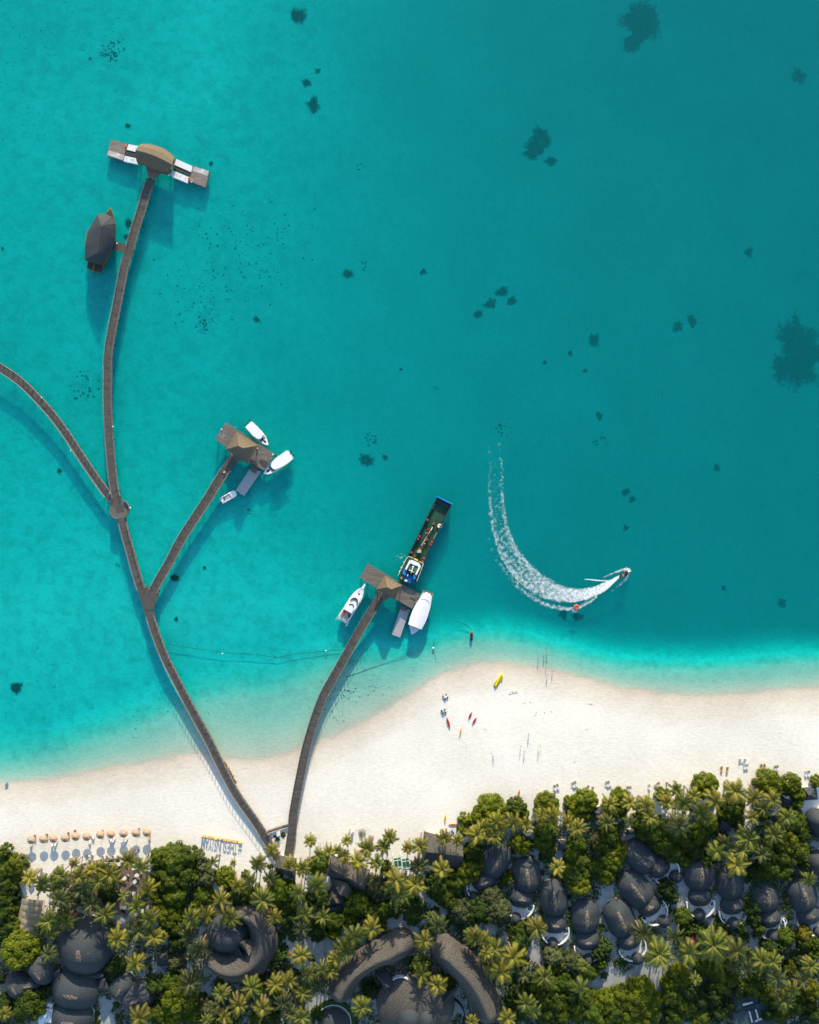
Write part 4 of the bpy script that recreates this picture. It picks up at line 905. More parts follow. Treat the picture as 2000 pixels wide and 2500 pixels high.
walkway(root, [('G', 1125, 1500), ('G', 1010, 1370), ('G', 900, 1220), ('G', 770, 1030), ('G', 640, 830), ('G', 510, 650), ('G', 370, 490), ('G', 200, 320), ('G', 60, 220), ('G', -120, 110), ('G', -400, -20)], W1 * 1.0, 2.208)
walkway(root, [('J', 195, 330), ('J', 215, 265), ('J', 260, 180), ('J', 330, 60), ('J', 420, -110), ('B', 60, 1560), ('B', 200, 1330), ('B', 360, 1080), ('B', 490, 890)], W1 * 1.1, 2.208, w2=W1 * 1.15)
c = P('G', 1120, 1508, 2.2)
g = MB(); n = 28; rr = LEN('G', 93); g.prism([(c.x + rr * math.cos(i * 6.2832 / n), c.y + rr * math.sin(i * 6.2832 / n)) for i in range(n)], 1.85, 2.195); g.build('round_platform', M_GREYW, root)
arc_wall(root, 'platform_kerb', c, rr - .15, -1.0, 1.1, 2.2, 2.9, .12, M_GREYW); arc_wall(root, 'platform_kerb', c, rr - .15, 3.3, 4.6, 2.2, 2.9, .12, M_GREYW)
g = MB(); g.prism([(p.x, p.y) for p in [P('J', x, y, 2.2) for x, y in ((105, 240), (140, 215), (165, 238), (210, 235), (262, 262), (235, 330), (214, 400), (160, 400))]][::-1], 1.86, 2.197); g.build('junction_deck', M_PIER, root)
# short branch to the boat restaurant
walkway(root, [('A', 590, 1345), ('A', 500, 1310), ('A', 415, 1285)], LEN('A', 95), 2.212, rail=False)
root = thing('boardwalk_pier', 'single curving timber boardwalk from the beach to the jetty with the cargo barge', 'pier', tuple(P('K', 180, 2000, 2)) + (0,))
walkway(root, [('2', 1263, 452), ('2', 1300, 200), ('K', 205, 1750), ('K', 250, 1500), ('K', 295, 1280), ('K', 330, 1150), ('K', 380, 990), ('K', 440, 840), ('K', 530, 680), ('K', 620, 520), ('K', 720, 340), ('K', 805, 200), ('K', 870, 90)], LEN('K', 66), 1.9, zend=2.2)
root = thing('boardwalk_link', 'narrow plank walkway linking the two piers above the beach', 'walkway', tuple(P('2', 1160, 180, 2)) + (0,))
walkway(root, [('2', 1050, 215), ('2', 1150, 180), ('2', 1262, 150)], LEN('2', 28), 1.75, rail=True, piles=True)
# little walkway to arrival hall + garden box

def deck_poly(parent, name, pts, z0, z1, m):
    return poly_sheet(parent, name, pts, z0, z1, m)
def plankmat(name, ang, c1=(.10, .09, .075), c2=(.20, .175, .145)):
    return mat(name, c1, .85, .0, 1.0, col2=c2, stretch=(.3, 3.2, 1), rot=ang, detail=5)
def piles_under(parent, pts, z):
    g = MB()
    for q in pts:
        p = P(*q, z); g.tube([(p.x, p.y, ground_z(p.x, p.y) - .3), (p.x, p.y, z)], .2, 6)
    g.build('piles', M_PILE, parent)
def bollard(label, t, x, y, z, r=.28, group='small white lamps on the jetties'):
    p = P(t, x, y, z + .5); root = thing('dock_lamp', label, 'lamp', (p.x, p.y, z), group=group)
    g = MB(); g.tube([(p.x, p.y, z), (p.x, p.y, z + .45)], r * .5, 6); g.build('post', M_TEAK, root)
    g = MB(); g.ell((p.x, p.y, z + .6), r, r, r * .7, 8, 5); g.build('globe', M_WHITE, root)

# ---- jetty with two speedboats
M_PL1 = plankmat('jetty_planks_a', math.radians(30)); M_PL2 = plankmat('jetty_planks_b', math.radians(28)); M_PL3 = plankmat('jetty_planks_c', math.radians(20), (.14, .12, .10), (.26, .23, .195))
root = thing('jetty', 'middle jetty head with tan and dark hipped roof where two white speedboats lie', 'jetty', tuple(P('B', 650, 760, 2)) + (0,))
deck_poly(root, 'deck', [('B', x, y) for x, y in ((340, 340), (1140, 855), (1030, 1010), (960, 1115), (620, 930), (520, 990), (430, 880), (350, 740), (165, 605), (250, 480))], 1.7, 2.3, M_PL1)
deck_poly(root, 'boarding_step', [('B', x, y) for x, y in ((870, 985), (910, 930), (1045, 1000), (965, 1085))], 2.302, 2.32, M_PILE)
deck_poly(root, 'lower_landing', [('B', x, y) for x, y in ((262, 497), (345, 550), (290, 605), (215, 555))], 2.302, 2.33, mat('grey_landing', (.20, .21, .21), .8, .15, 2))
hip(root, [('B', 515, 485), ('B', 872, 712), ('B', 692, 1015), ('B', 343, 775)], ('B', 545, 716), ('B', 612, 756), 4.6, 8.0, M_THATL, zb=2.3, wall='posts', sag=.5)
piles_under(root, [('B', 350, 360), ('B', 600, 520), ('B', 860, 690), ('B', 1120, 860), ('B', 950, 1100), ('B', 760, 1010), ('B', 200, 600), ('B', 380, 760)], 1.8)
# pontoons
M_PONT = mat('grey_pontoon', (.34, .36, .37), .8, .12, 2, stretch=(1, 3, 1))
r2 = thing('floating_pontoon', 'grey floating pontoon below the middle jetty, small skiff at its end', 'pontoon', tuple(P('B', 720, 1260, 1)) + (0,), group='grey floating pontoons')
deck_poly(r2, 'float', [('B', x, y) for x, y in ((730, 1090), (915, 1130), (635, 1530), (500, 1440))], -.4, .5, M_PONT)
deck_poly(r2, 'ramp', [('B', x, y) for x, y in ((785, 1025), (872, 1075), (820, 1170), (735, 1115))], .504, .9, M_GREYW)
r2 = thing('floating_pontoon', 'grey floating pontoon below the barge jetty, beside the white roofed boat', 'pontoon', tuple(P('C', 960, 1780, 1)) + (0,), group='grey floating pontoons')
deck_poly(r2, 'float', [('C', x, y) for x, y in ((960, 1590), (1083, 1610), (955, 1975), (842, 1935))], -.4, .5, M_PONT)
deck_poly(r2, 'ramp', [('C', x, y) for x, y in ((978, 1548), (1052, 1575), (1035, 1632), (960, 1605))], .504, .9, M_GREYW)
# ---- jetty with the barge
root = thing('jetty', 'lower jetty head with tan hipped roof where the cargo barge is moored', 'jetty', tuple(P('C', 800, 1300, 2)) + (0,))
deck_poly(root, 'deck', [('C', x, y) for x, y in ((530, 1005), (1215, 1408), (1165, 1510), (1110, 1598), (925, 1490), (820, 1450), (740, 1500), (700, 1390), (640, 1320), (425, 1190))], 1.7, 2.3, M_PL2)
deck_poly(root, 'boarding_notch', [('C', x, y) for x, y in ((1075, 1455), (1090, 1440), (1160, 1480), (1145, 1505))], 2.302, 2.32, M_PILE)
hip(root, [('C', 755, 1158), ('C', 985, 1290), ('C', 884, 1482), ('C', 635, 1345)], ('C', 785, 1312), ('C', 840, 1340), 4.6, 8.0, M_THATL, zb=2.3, wall='posts', sag=.5)
piles_under(root, [('C', 540, 1020), ('C', 760, 1150), ('C', 980, 1280), ('C', 1190, 1400), ('C', 1105, 1585), ('C', 930, 1480), ('C', 440, 1190), ('C', 640, 1310)], 1.8)
# ---- T shaped jetty at the end of the long arm
root = thing('jetty', 'T shaped jetty head with curved thatched roof at the far end of the long boardwalk', 'jetty', tuple(P('A', 860, 400, 2)) + (0,))
deck_poly(root, 'deck', [('A', x, y) for x, y in ((665, 400), (720, 255), (1075, 378), (1008, 550), (925, 530), (880, 545), (862, 590), (785, 570), (768, 500), (760, 460))], 1.7, 2.3, M_DECK)
# curved roof: ridge line runs west-east, north slope sunlit
g = MB(); zr, ze = 7.0, 3.9
north = [(710, 220), (790, 223), (880, 240), (960, 275), (1010, 310), (1060, 355)]
ridge = [(650, 285), (730, 305), (810, 330), (890, 362), (965, 400), (1042, 440)]
south = [(662, 408), (730, 440), (790, 468), (860, 495), (930, 512), (1000, 525)]
rows = []
for a, r_, s in zip(north, ridge, south):
    A_, R__, S_ = P3('A', *a, ze), P3('A', *r_, zr), P3('A', *s, ze)
    rows.append([A_, A_.lerp(R__, .5) + Vector((0, 0, .5)), R__, R__.lerp(S_, .5) + Vector((0, 0, .5)), S_])
g.grid(rows); k = len(g.f)
for rw in (rows[0], rows[-1]): g.face([g.vert(p) for p in rw], 1)
g.build('roof', [M_THATL, M_THATE], root)
for q in ((700, 255), (1040, 370), (690, 410), (985, 505)):
    p = P('A', *q, 4); g = MB(); g.tube([(p.x, p.y, 2.3), (p.x, p.y, 4.6)], .18, 7); g.build('post', M_TEAK, root)
piles_under(root, [('A', 700, 270), ('A', 880, 300), ('A', 1050, 380), ('A', 1000, 530), ('A', 790, 560), ('A', 680, 400)], 1.8)
M_STRIPE = mat('white_marking', (.75, .74, .70), .7, .05, 2); M_PANEL = mat('white_panel', (.72, .75, .76), .6, .05, 1)
def quad_lerp(Q, s, t):
    a = Vector(Q[0]) * (1 - s) + Vector(Q[1]) * s; b = Vector(Q[3]) * (1 - s) + Vector(Q[2]) * s
    return a * (1 - t) + b * t
def seaplane_wing(label, deckq, hatchq, panels, gapq, digit=None):
    c = quad_lerp(deckq, .5, .5)
    r = thing('floating_platform', label, 'platform', tuple(P('A', c.x, c.y, 1)) + (0,), group='floating platforms beside the T shaped jetty')
    def Z(q, z): return [tuple(P('A', p[0], p[1], z)) for p in q]
    g = MB(); g.prism(Z(deckq, .8), -.4, .8); g.build('deck', M_PL3, r)
    g = MB(); g.prism(Z(hatchq, .82), .804, .83); g.build('hatched_panel', mat('hatch_ground', (.10, .09, .08), .8, .2, 2), r)
    g = MB(); n = 11
    for i in range(n):
        s0 = i / n + .01; s1 = s0 + .48 / n; sh = -.10
        pts = []
        for (s, t) in ((s0 + .06, .04), (s1 + .06, .04), (s1 - .03, .96), (s0 - .03, .96)):
            s = min(max(s, .01), .99); v = quad_lerp(hatchq, s, t); pts.append(tuple(P('A', v.x, v.y, .84)))
        g.prism(pts, .832, .838)
    g.build('stripes', M_STRIPE, r)
    # emblem: a rounded mark in the middle of the hatch
    v = quad_lerp(hatchq, .5, .5); p = P('A', v.x, v.y, .86); g = MB()
    for dx, dy, l, a in ((-.9, 0, 1.6, 0), (.5, .3, 1.4, .7), (.2, -.35, 2.0, -.3), (1.2, 0, .8, 1.2)):
        g.box((p.x + dx, p.y + dy), l, .28, .842, .85, a)
    g.build('emblem', M_STRIPE, r)
    for q in panels:
        g = MB(); g.prism(Z(q, .9), -.2, .9); g.build('white_float', M_PANEL, r)
    g = MB(); g.prism(Z(gapq, .7), -.3, .7); g.build('gangway', mat('dark_gangway', (.05, .05, .05), .8, .2, 2), r)
    # printed mark on the lower panel: ring and lines of small print
    q = panels[1]; M_INK = mat('grey_print', (.30, .33, .34), .8, .1, 2)
    g = MB(); kk = .72 if label.startswith('left') else .28; kd = 1 if label.startswith('left') else -1
    v = quad_lerp(q, kk, .5); p = P('A', v.x, v.y, .92)
    for i in range(12):
        a0, a1 = i * .5236, (i + 1) * .5236
        g.prism([(p.x + math.cos(a0) * .30, p.y + math.sin(a0) * .30), (p.x + math.cos(a0) * .46, p.y + math.sin(a0) * .46), (p.x + math.cos(a1) * .46, p.y + math.sin(a1) * .46), (p.x + math.cos(a1) * .30, p.y + math.sin(a1) * .30)], .902, .912)
    for off in (.18, .22, .53, .57):
        v = quad_lerp(q, kk - kd * off, .5); v2 = quad_lerp(q, kk - kd * off, .25); v3 = quad_lerp(q, kk - kd * off, .78)
        a = P('A', v2.x, v2.y, .92); b = P('A', v3.x, v3.y, .92); m_ = (a + b) / 2
        g.box((m_.x, m_.y), (b - a).length, .12, .902, .91, math.atan2(b.y - a.y, b.x - a.x))
    tag(g.build('print', M_INK, r), kind='stuff')
    if digit:
        p = P('A', digit[1], digit[2], .85)
        cu = bpy.data.curves.new('digit', 'FONT'); cu.body = digit[0]; cu.size = 1.5; cu.extrude = .01; cu.align_x = 'CENTER'; cu.align_y = 'CENTER'; cu.materials.append(M_STRIPE)
        o0 = bpy.data.objects.new('tmp', cu); COL.objects.link(o0); dg = bpy.context.evaluated_depsgraph_get(); me = bpy.data.meshes.new_from_object(o0.evaluated_get(dg)); bpy.data.objects.remove(o0)
        o = bpy.data.objects.new('painted_number', me); COL.objects.link(o); o.parent = r; o.location = Vector((p.x, p.y, .815)) - r.location; o.rotation_euler = (0, 0, digit[3])
    return r
seaplane_wing('left floating platform of the T shaped jetty, hatching along its lower edge', ((395, 170), (560, 220), (522, 397), (345, 342)), ((362, 278), (545, 340), (522, 396), (346, 341)),
              (((577, 222), (690, 246), (655, 305), (557, 280)), ((543, 345), (660, 372), (668, 432), (523, 400))), ((552, 288), (668, 310), (655, 358), (542, 334)))
seaplane_wing('right floating platform of the T shaped jetty with painted number 2', ((1262, 450), (1432, 506), (1387, 677), (1213, 610)), ((1262, 450), (1432, 506), (1414, 565), (1240, 505)),
              (((1078, 378), (1252, 455), (1236, 517), (1060, 440)), ((1047, 500), (1212, 570), (1197, 631), (1028, 562))), ((1058, 448), (1236, 522), (1226, 556), (1047, 488)), ('2', 1240, 612, math.radians(-20)))
for i, (lab, t, x, y, z) in enumerate((('white lamp on the pier arm leading to the middle jetty', 'B', 315, 1148, 2.2), ('white lamp at the right roof corner of the middle jetty', 'B', 852, 760, 2.3),
        ('white lamp by the upper left corner of the middle jetty deck', 'B', 272, 455, 2.3), ('white lamp near the right corner of the middle jetty deck', 'B', 1103, 862, 2.3),
        ('white lamp at the right roof corner of the barge jetty', 'C', 962, 1308, 2.3), ('white lamp on the walkway by the thatched boat', 'A', 455, 1268, 2.2),
        ('white lamp at the lower right of the T jetty roof', 'A', 1008, 548, 2.3), ('yellow white lamp on the left arm of the boardwalk', 'G', 390, 462, 2.2),
        ('white lamp on the right rail of the long boardwalk arm', 'G', 1058, 735, 2.2), ('white lamp beside the round platform', 'G', 1220, 1495, 2.2), ('white lamp at the inner fork of the boardwalk', 'G', 1030, 1357, 2.2),
        ('white lamp low on the left rail of the left arm', 'G', 662, 960, 2.2))):
    bollard(lab, t, x, y, z)
# orange lifebuoys on the platforms
def ring(name, lab, cat, p, z, R_, r_, m, group=None):
    g = MB(); rows = []
    for i in range(17):
        a = i * 2 * math.pi / 16; rows.append([(p.x + math.cos(a) * (R_ + r_ * math.cos(b)), p.y + math.sin(a) * (R_ + r_ * math.cos(b)), z + r_ * math.sin(b)) for b in [k * 2 * math.pi / 8 for k in range(8)]])
    g.grid(rows, closed=True); return tag(g.build(name, m, smooth=True), lab, cat, group)
M_ORANGE = mat('orange_plastic', (.75, .22, .04), .5, .1, 2)
ring('lifebuoy', 'orange lifebuoy on the left floating platform', 'lifebuoy', P('A', 548, 245, 1), .93, .38, .12, M_ORANGE)
ring('lifebuoy', 'orange lifebuoy between the right panels and the right floating platform', 'lifebuoy', P('A', 1215, 585, 1), .93, .38, .12, M_ORANGE)
# ---------------------------------------------------------------- boats
M_GEL = mat('white_gelcoat', (.80, .80, .79), .3, .03, .8)
M_HULLG = mat('pale_grey_deck', (.55, .60, .64), .5, .08, 1)
M_TINT = mat('tinted_glass', (.03, .035, .04), .15, .2, 1)
M_BLK = mat('black_rubber', (.02, .02, .022), .6, .2, 2)
class FR:
    """a boat's own frame: s metres forward from the stern, q metres to port"""
    def __init__(f, stern, bow):
        f.o = Vector(stern); d = Vector(bow) - f.o; f.L = d.length; f.t = d.normalized(); f.n = Vector((-f.t.y, f.t.x)); f.a = math.atan2(f.t.y, f.t.x)
    def __call__(f, s, q): v = f.o + f.t * s + f.n * q; return (v.x, v.y)
def hullmesh(fr, prof, z0, z1, flare=.72, m=0, md=None, sheer=.0):
    """prof: (fraction of length, half width); closed hull with deck"""
    g = MB(); L = fr.L; top = []; bot = []
    ps = [(a * L, b) for a, b in prof]
    def ring(k, z, sh=0): return [(*fr(s * (1 if k == 1 else .97) + (0 if k == 1 else .01 * L), q * k), z + sh * (s / L) ** 2) for s, q in ps] + [(*fr(s * (1 if k == 1 else .97) + (0 if k == 1 else .01 * L), -q * k), z + sh * (s / L) ** 2) for s, q in ps[::-1]]
    b = [g.vert(p) for p in ring(flare, z0)]; t = [g.vert(p) for p in ring(1, z1, sheer)]; n = len(b)
    for i in range(n): g.face((b[i], b[(i + 1) % n], t[(i + 1) % n], t[i]), m)
    k = len(ps)
    for i in range(k - 1):
        g.face((t[i], t[i + 1], t[n - 2 - i], t[n - 1 - i]), m if md is None else md); g.face((b[n - 1 - i], b[n - 2 - i], b[i + 1], b[i]), m)
    return g
def slab(fr, prof, z0, z1, m, k=1.0):
    g = MB(); L = fr.L; pts = [fr(a * L, b * k) for a, b in prof] + [fr(a * L, -b * k) for a, b in prof[::-1]]
    g.prism(pts, z0, z1); return g
def fbox(g, fr, s, q, ls, lq, z0, z1, da=0.0, tp=1.0, m=0): g.box(fr(s, q), ls, lq, z0, z1, fr.a + da, m, tp)
def cushion(root, fr, s, q, ls, lq, z0, z1, m, name, da=0.0):
    g = MB(); fbox(g, fr, s, q, ls, lq, z0, z1, da, .86); g.build(name, m, root)
def speedboat(label, stern, bow, hw, eng=2):
    fr = FR(stern, bow); root = thing('speedboat', label, 'speedboat', (*fr(fr.L / 2, 0), 0), group='white canopied speedboats'); L = fr.L
    prof = [(0, hw * .86), (.05, hw * .92), (.3, hw), (.55, hw), (.75, hw * .82), (.88, hw * .5), (.96, hw * .2), (1, .04)]
    hullmesh(fr, prof, -.5, 1.15, sheer=.35).build('hull', M_GEL, root)
    slab(fr, [(.46, hw * .86), (.6, hw * .84), (.74, hw * .70), (.86, hw * .42), (.93, hw * .15)], 1.22, 1.36, 0).build('foredeck', M_HULLG, root)
    g = MB(); fbox(g, fr, L * .50, 0, L * .26, hw * 1.45, 1.1, 2.3, 0, .9); g.build('cabin', M_GEL, root)
    rf = MB(); rf.prism([fr(L * a, hw * b) for a, b in ((.02, .86), (.02, -.86), (.05, -.92), (.42, -.98), (.50, -.88), (.62, -.66), (.67, -.3), (.68, 0), (.67, .3), (.62, .66), (.50, .88), (.42, .98), (.05, .92))][::-1], 2.75, 2.87); rf.build('canopy', M_GEL, root)
    for s in (.06, .42):
        for q in (-.85, .85):
            g = MB(); p = fr(L * s, hw * q); g.tube([(*p, 1.1), (*p, 2.76)], .04, 5); g.build('canopy_post', M_HULLG, root)
    for s, q, ls, lq, da in ((.70, 0, .10, .55, 0), (.78, 0, .16, .22, 0), (.71, -.5, .16, .12, .5), (.71, .5, .16, .12, -.5)):
        g = MB(); fbox(g, fr, L * s, hw * q, L * ls * .6, hw * lq, 1.365 if abs(q) < .1 else 1.37, 1.47 + abs(q) * .05, da); g.build('dark_cushion', M_BLK, root)
    g = MB(); fbox(g, fr, L * .84, 0, L * .09, hw * .42, 1.365, 1.48, 0, .8); g.build('hatch', M_TINT, root)
    for k in range(eng):
        q = hw * (k - (eng - 1) / 2) * .7
        g = MB(); fbox(g, fr, -.45, q, .8, .42, .4, 1.5, 0, .75); g.tube([(*fr(-.5, q), .5), (*fr(-.5, q), -.5)], .1, 5); g.build('outboard_engine', M_BLK, root)
    return root
speedboat('white speedboat moored on the upper side of the middle jetty', P('B', 722, 372), P('B', 1038, 712), 1.72, 3)
speedboat('larger white speedboat lying across the right end of the middle jetty', P('B', 1405, 858), P('B', 962, 1182), 2.0, 2)
# small skiff
fr = FR(P('B', 275, 1610), P('B', 510, 1478)); root = thing('skiff', 'small open white skiff at the tip of the middle pontoon', 'skiff', (*fr(3, 0), 0)); hw = 1.25
hullmesh(fr, [(0, hw * .95), (.1, hw), (.8, hw), (.93, hw * .85), (1, hw * .5)], -.3, .6).build('hull', M_GEL, root)
slab(fr, [(.16, hw * .62), (.72, hw * .62)], .604, .64, 0).build('cockpit_floor', mat('grey_floor', (.40, .42, .42), .7, .1, 2), root)
for q in (-1, 1):
    g = MB(); fbox(g, fr, fr.L * .42, q * hw * .78, fr.L * .62, .22, .6, .82); g.build('side_rail', M_GEL, root)
g = MB(); fbox(g, fr, fr.L * .66, 0, .35, hw * 1.2, .64, .95); g.build('thwart', M_HULLG, root)
g = MB(); fbox(g, fr, fr.L * .25, .3, .35, .35, .64, 1.1); g.build('dark_box', M_BLK, root)
g = MB(); fbox(g, fr, -.3, 0, .6, .4, .2, 1.1, 0, .8); g.build('outboard_engine', mat('grey_engine', (.25, .26, .28), .5, .1, 2), root)
# motor yacht
fr = FR(P('C', 205, 1735), P('C', 470, 1310)); root = thing('motor_yacht', 'white motor yacht with bow pulpit and red and blue gear on its aft deck', 'yacht', (*fr(7, 0), 0)); hw = 2.15; L = fr.L
prof = [(0, hw * .86), (.06, hw * .92), (.35, hw), (.6, hw * .98), (.78, hw * .84), (.9, hw * .56), (.97, hw * .26), (1, .08)]
hullmesh(fr, prof, -.7, 1.6, sheer=.5).build('hull', M_GEL, root)
g = MB(); g.prism([fr(L * .96, .38), fr(L * .96, -.38), fr(L * 1.09, -.30), fr(L * 1.115, 0), fr(L * 1.09, .30)][::-1], 2.0, 2.15); g.build('bow_pulpit', M_GEL, root)
slab(fr, [(.26, hw * .78), (.5, hw * .82), (.66, hw * .74), (.74, hw * .5)], 1.6, 2.7, 0).build('cabin', M_GEL, root)
def crescent(fr, s, r0, r1, w_, z0, z1, a=1.25, n=14, off=0.0):
    g = MB(); pts = []
    for i in range(n + 1):
        t = -a + 2 * a * i / n; pts.append(fr(s + r1 * math.cos(t) * w_, r1 * math.sin(t)))
    for i in range(n, -1, -1):
        t = -a + 2 * a * i / n; pts.append(fr(s - off + r0 * math.cos(t) * w_, r0 * math.sin(t)))
    for i in range(n):
        g.prism([pts[i], pts[i + 1], pts[2 * n - i], pts[2 * n + 1 - i]][::-1], z0, z1)
    return g
crescent(fr, L * .50, 1.25, 1.62, 1.5, 2.702, 2.95).build('windscreen', M_TINT, root)
g = MB(); fbox(g, fr, L * .62, .5, 1.0, 1.2, 2.704, 2.76); g.build('seat_pad', mat('beige_pad', (.50, .46, .38), .8, .1, 2), root)
g = MB(); g.prism([fr(L * .28, hw * .62), fr(L * .28, -hw * .62), fr(L * .44, -hw * .62), fr(L * .49, -.8), fr(L * .51, 0), fr(L * .49, .8), fr(L * .44, hw * .62)][::-1], 3.2, 3.5); g.build('flybridge', M_GEL, root)
crescent(fr, L * .40, .95, 1.15, 1.25, 3.502, 3.62, 1.15, off=.1).build('flybridge_screen', M_TINT, root)
g = MB(); fbox(g, fr, L * .80, 0, .55, .55, 2.0, 2.2); g.build('hatch', M_BLK, root)
g = MB(); fbox(g, fr, L * .13, 0, L * .24, hw * 1.55, 1.602, 1.64); g.build('aft_deck', mat('aft_deck', (.40, .37, .33), .8, .1, 2), root)
M_RED = mat('red_cloth', (.55, .08, .04), .8, .2, 2); M_NAVY = mat('navy_cloth', (.06, .09, .16), .8, .2, 2)
for s, q, ls, lq, mm_ in ((.21, .9, 1.1, 1.0, M_RED), (.17, 1.3, .7, .5, M_RED), (.22, .1, .7, .9, M_ORANGE), (.235, 1.35, .8, .6, M_NAVY), (.21, -1.0, .9, 1.2, M_NAVY), (.15, -1.35, .8, .5, M_NAVY), (.10, 1.1, .6, .6, M_RED)):
    g = MB(); fbox(g, fr, L * s, q, ls, lq, 1.645, 2.0, q, .7); g.build('gear_bundle', mm_, root)
g = MB(); fbox(g, fr, -.45, 0, .7, hw * 1.6, .1, .5); g.build('swim_platform', M_GEL, root)
for q in (-1, 1):
    g = MB(); g.tube([(*fr(L * .25, q * hw), 1.9), (*fr(-1.3, q * hw * 1.02), 2.3)], .05, 5); g.build('fishing_rod', M_GEL, root)
    g = MB(); g.tube([(*fr(L * a, q * hw * b), 2.25) for a, b in ((.45, .92), (.7, .80), (.88, .5), (1.0, .18))], .035, 4); g.build('bow_rail', M_HULLG, root)
# white roofed dhoni
fr = FR(P('C', 1325, 1372), P('C', 1108, 1925)); root = thing('covered_dhoni', 'wooden dhoni under one long white roof, grey pointed bow towards the beach', 'boat', (*fr(8, 0), 0)); hw = 3.0; L = fr.L
prof = [(0, hw * .52), (.08, hw * .66), (.3, hw * .92), (.55, hw), (.75, hw * .86), (.88, hw * .55), (.96, hw * .22), (1, .05)]
hullmesh(fr, prof, -.7, 1.3, sheer=1.0).build('hull', M_HULLG, root)
g = MB(); rows = []
for i in range(21):
    t = i / 20; s = L * (.015 + .80 * t); w_ = interp([(0, .28), (.06, .45), (.14, .58), (.35, .86), (.6, .99), (.8, .97), (1, .86)], t) * hw
    rows.append([(*fr(s + (.9 * (q) * q if i == 20 else 0) * 0, w_ * q), 2.9 + .45 * (1 - q * q)) for q in (-1, -.7, -.35, 0, .35, .7, 1)])
g.grid(rows); k = [p for p in rows[0]]; n0 = len(g.v)
for rw in (rows[0], rows[-1]): g.face([g.vert(p) for p in rw])
g.build('roof', M_GEL, root, smooth=True)
g = MB(); fbox(g, fr, L * .165, 0, .12, hw * 1.35, 3.32, 3.40); g.build('roof_seam', M_HULLG, root)
for s, q in ((.1, .4), (.1, -.4), (.5, .85), (.5, -.85), (.78, .7), (.78, -.7)):
    g = MB(); p = fr(L * s, hw * q); g.tube([(*p, 1.0), (*p, 3.0)], .07, 5); g.build('roof_post', M_GEL, root)
g = MB(); fbox(g, fr, L * .86, .4, 1.6, .35, 1.9, 2.0, .3); fbox(g, fr, L * .855, -.1, 1.4, .2, 1.9, 2.02, .3); g.build('dark_bench', M_NAVY, root)
g = MB(); fbox(g, fr, L * .02, 0, .7, hw * 1.45, 1.0, 1.35); g.build('stern_platform', M_TEAK, root)
# landing barge
fr = FR(P('D', 255, 1945), P('D', 1127, 188)); root = thing('landing_barge', 'long dark green landing barge with blue bow ramp and white wheelhouse', 'barge', (*fr(16, 0), 0)); L = fr.L
M_GRN = mat('green_deck_paint', (.010, .050, .030), .6, .0, .35, col2=(.020, .085, .045)); M_HUL = mat('dark_hull', (.02, .045, .045), .5, .2, 1)
M_BLU = mat('blue_paint', (.01, .22, .55), .5, .1, 1); M_BLU2 = mat('deep_blue_paint', (.01, .10, .28), .5, .15, 1); M_REDP = mat('red_oxide', (.42, .05, .04), .6, .2, 2); M_YLW = mat('yellow_paint', (.75, .50, .06), .5, .1, 1)
M_CRM = mat('cream_tarp', (.75, .62, .42), .9, .1, 2); M_RAIL = mat('rail_cream', (.70, .64, .48), .6, .1, 1)
hw = 3.05; ze = 2.2
hullmesh(fr, [(0, hw * .75), (.02, hw * .95), (.06, hw), (.95, hw), (1, hw)], -1.0, ze - .9, flare=.9, md=1).build('hull', [M_HUL, M_GRN], root)
g = MB()
for q in (-1, 1): fbox(g, fr, L * .64, q * (hw - .15), L * .70, .32, ze - .898, ze + .1)
g.build('bulwark', M_HUL, root)
g = MB(); fbox(g, fr, L - .1, 0, .55, hw * 2 + .1, ze - .9, ze + .7); g.build('bow_ramp', M_BLU, root)
g = MB(); fbox(g, fr, L * .955, 0, 1.6, hw * 1.8, ze - .895, ze - .4); g.build('ramp_housing', M_HUL, root)
def dpt(x, y): return P('D', x, y, 2)
for i, (x, y) in enumerate(((757, 620), (580, 980), (548, 1038), (400, 1335), (885, 710), (757, 915), (745, 1055), (853, 1105), (825, 1165), (680, 1465), (648, 1530))):
    p = dpt(x, y); g = MB(); g.box(p, .75, .75, ze - .89, ze + .2, fr.a + .1, 0, .85); tag(g.build('red_drum', M_REDP, root))
for (x0, y0, x1, y1, r_, mm_, nm) in ((870, 770, 832, 848, .16, M_GEL, 'white_pipe'), (820, 850, 620, 1190, .09, M_CRM, 'crane_boom'), (970, 890, 880, 1040, .05, M_CRM, 'cargo_lashing'), (830, 1190, 710, 1420, .05, M_YLW, 'cargo_lashing'), (745, 985, 655, 1150, .06, M_ORANGE, 'hose')):
    a, b = dpt(x0, y0), dpt(x1, y1); g = MB(); g.tube([(a.x, a.y, ze - .3), (b.x, b.y, ze - .1)], r_, 6); g.build(nm, mm_, root)
for x, y, r_, mm_ in ((908, 292, .22, M_CRM), (872, 356, .22, M_GEL), (695, 1145, .18, M_GEL), (720, 912, .12, M_GEL), (1088, 708, .24, M_CRM)):
    p = dpt(x, y); g = MB(); g.ell((p.x, p.y, ze - .4), r_, r_, r_, 8, 5); g.build('float_ball', mm_, root)
for x, y, a in ((650, 1180, .4), (640, 1225, 0), (540, 1375, .8), (470, 1420, .2), (770, 830, .5)):
    p = dpt(x, y); g = MB(); g.box(p, .7, .45, ze - .89, ze - .3, a); g.build('crate', M_REDP if a < .6 else M_HUL, root)
p = dpt(1020, 760); g = MB()
for k in range(7):
    a = k * .9; g.ell((p.x + math.cos(a) * .45, p.y + math.sin(a) * .45, ze - .5 + .1 * (k % 3)), .5, .38, .3, 8, 5, a)
g.build('tarpaulin', M_CRM, root)
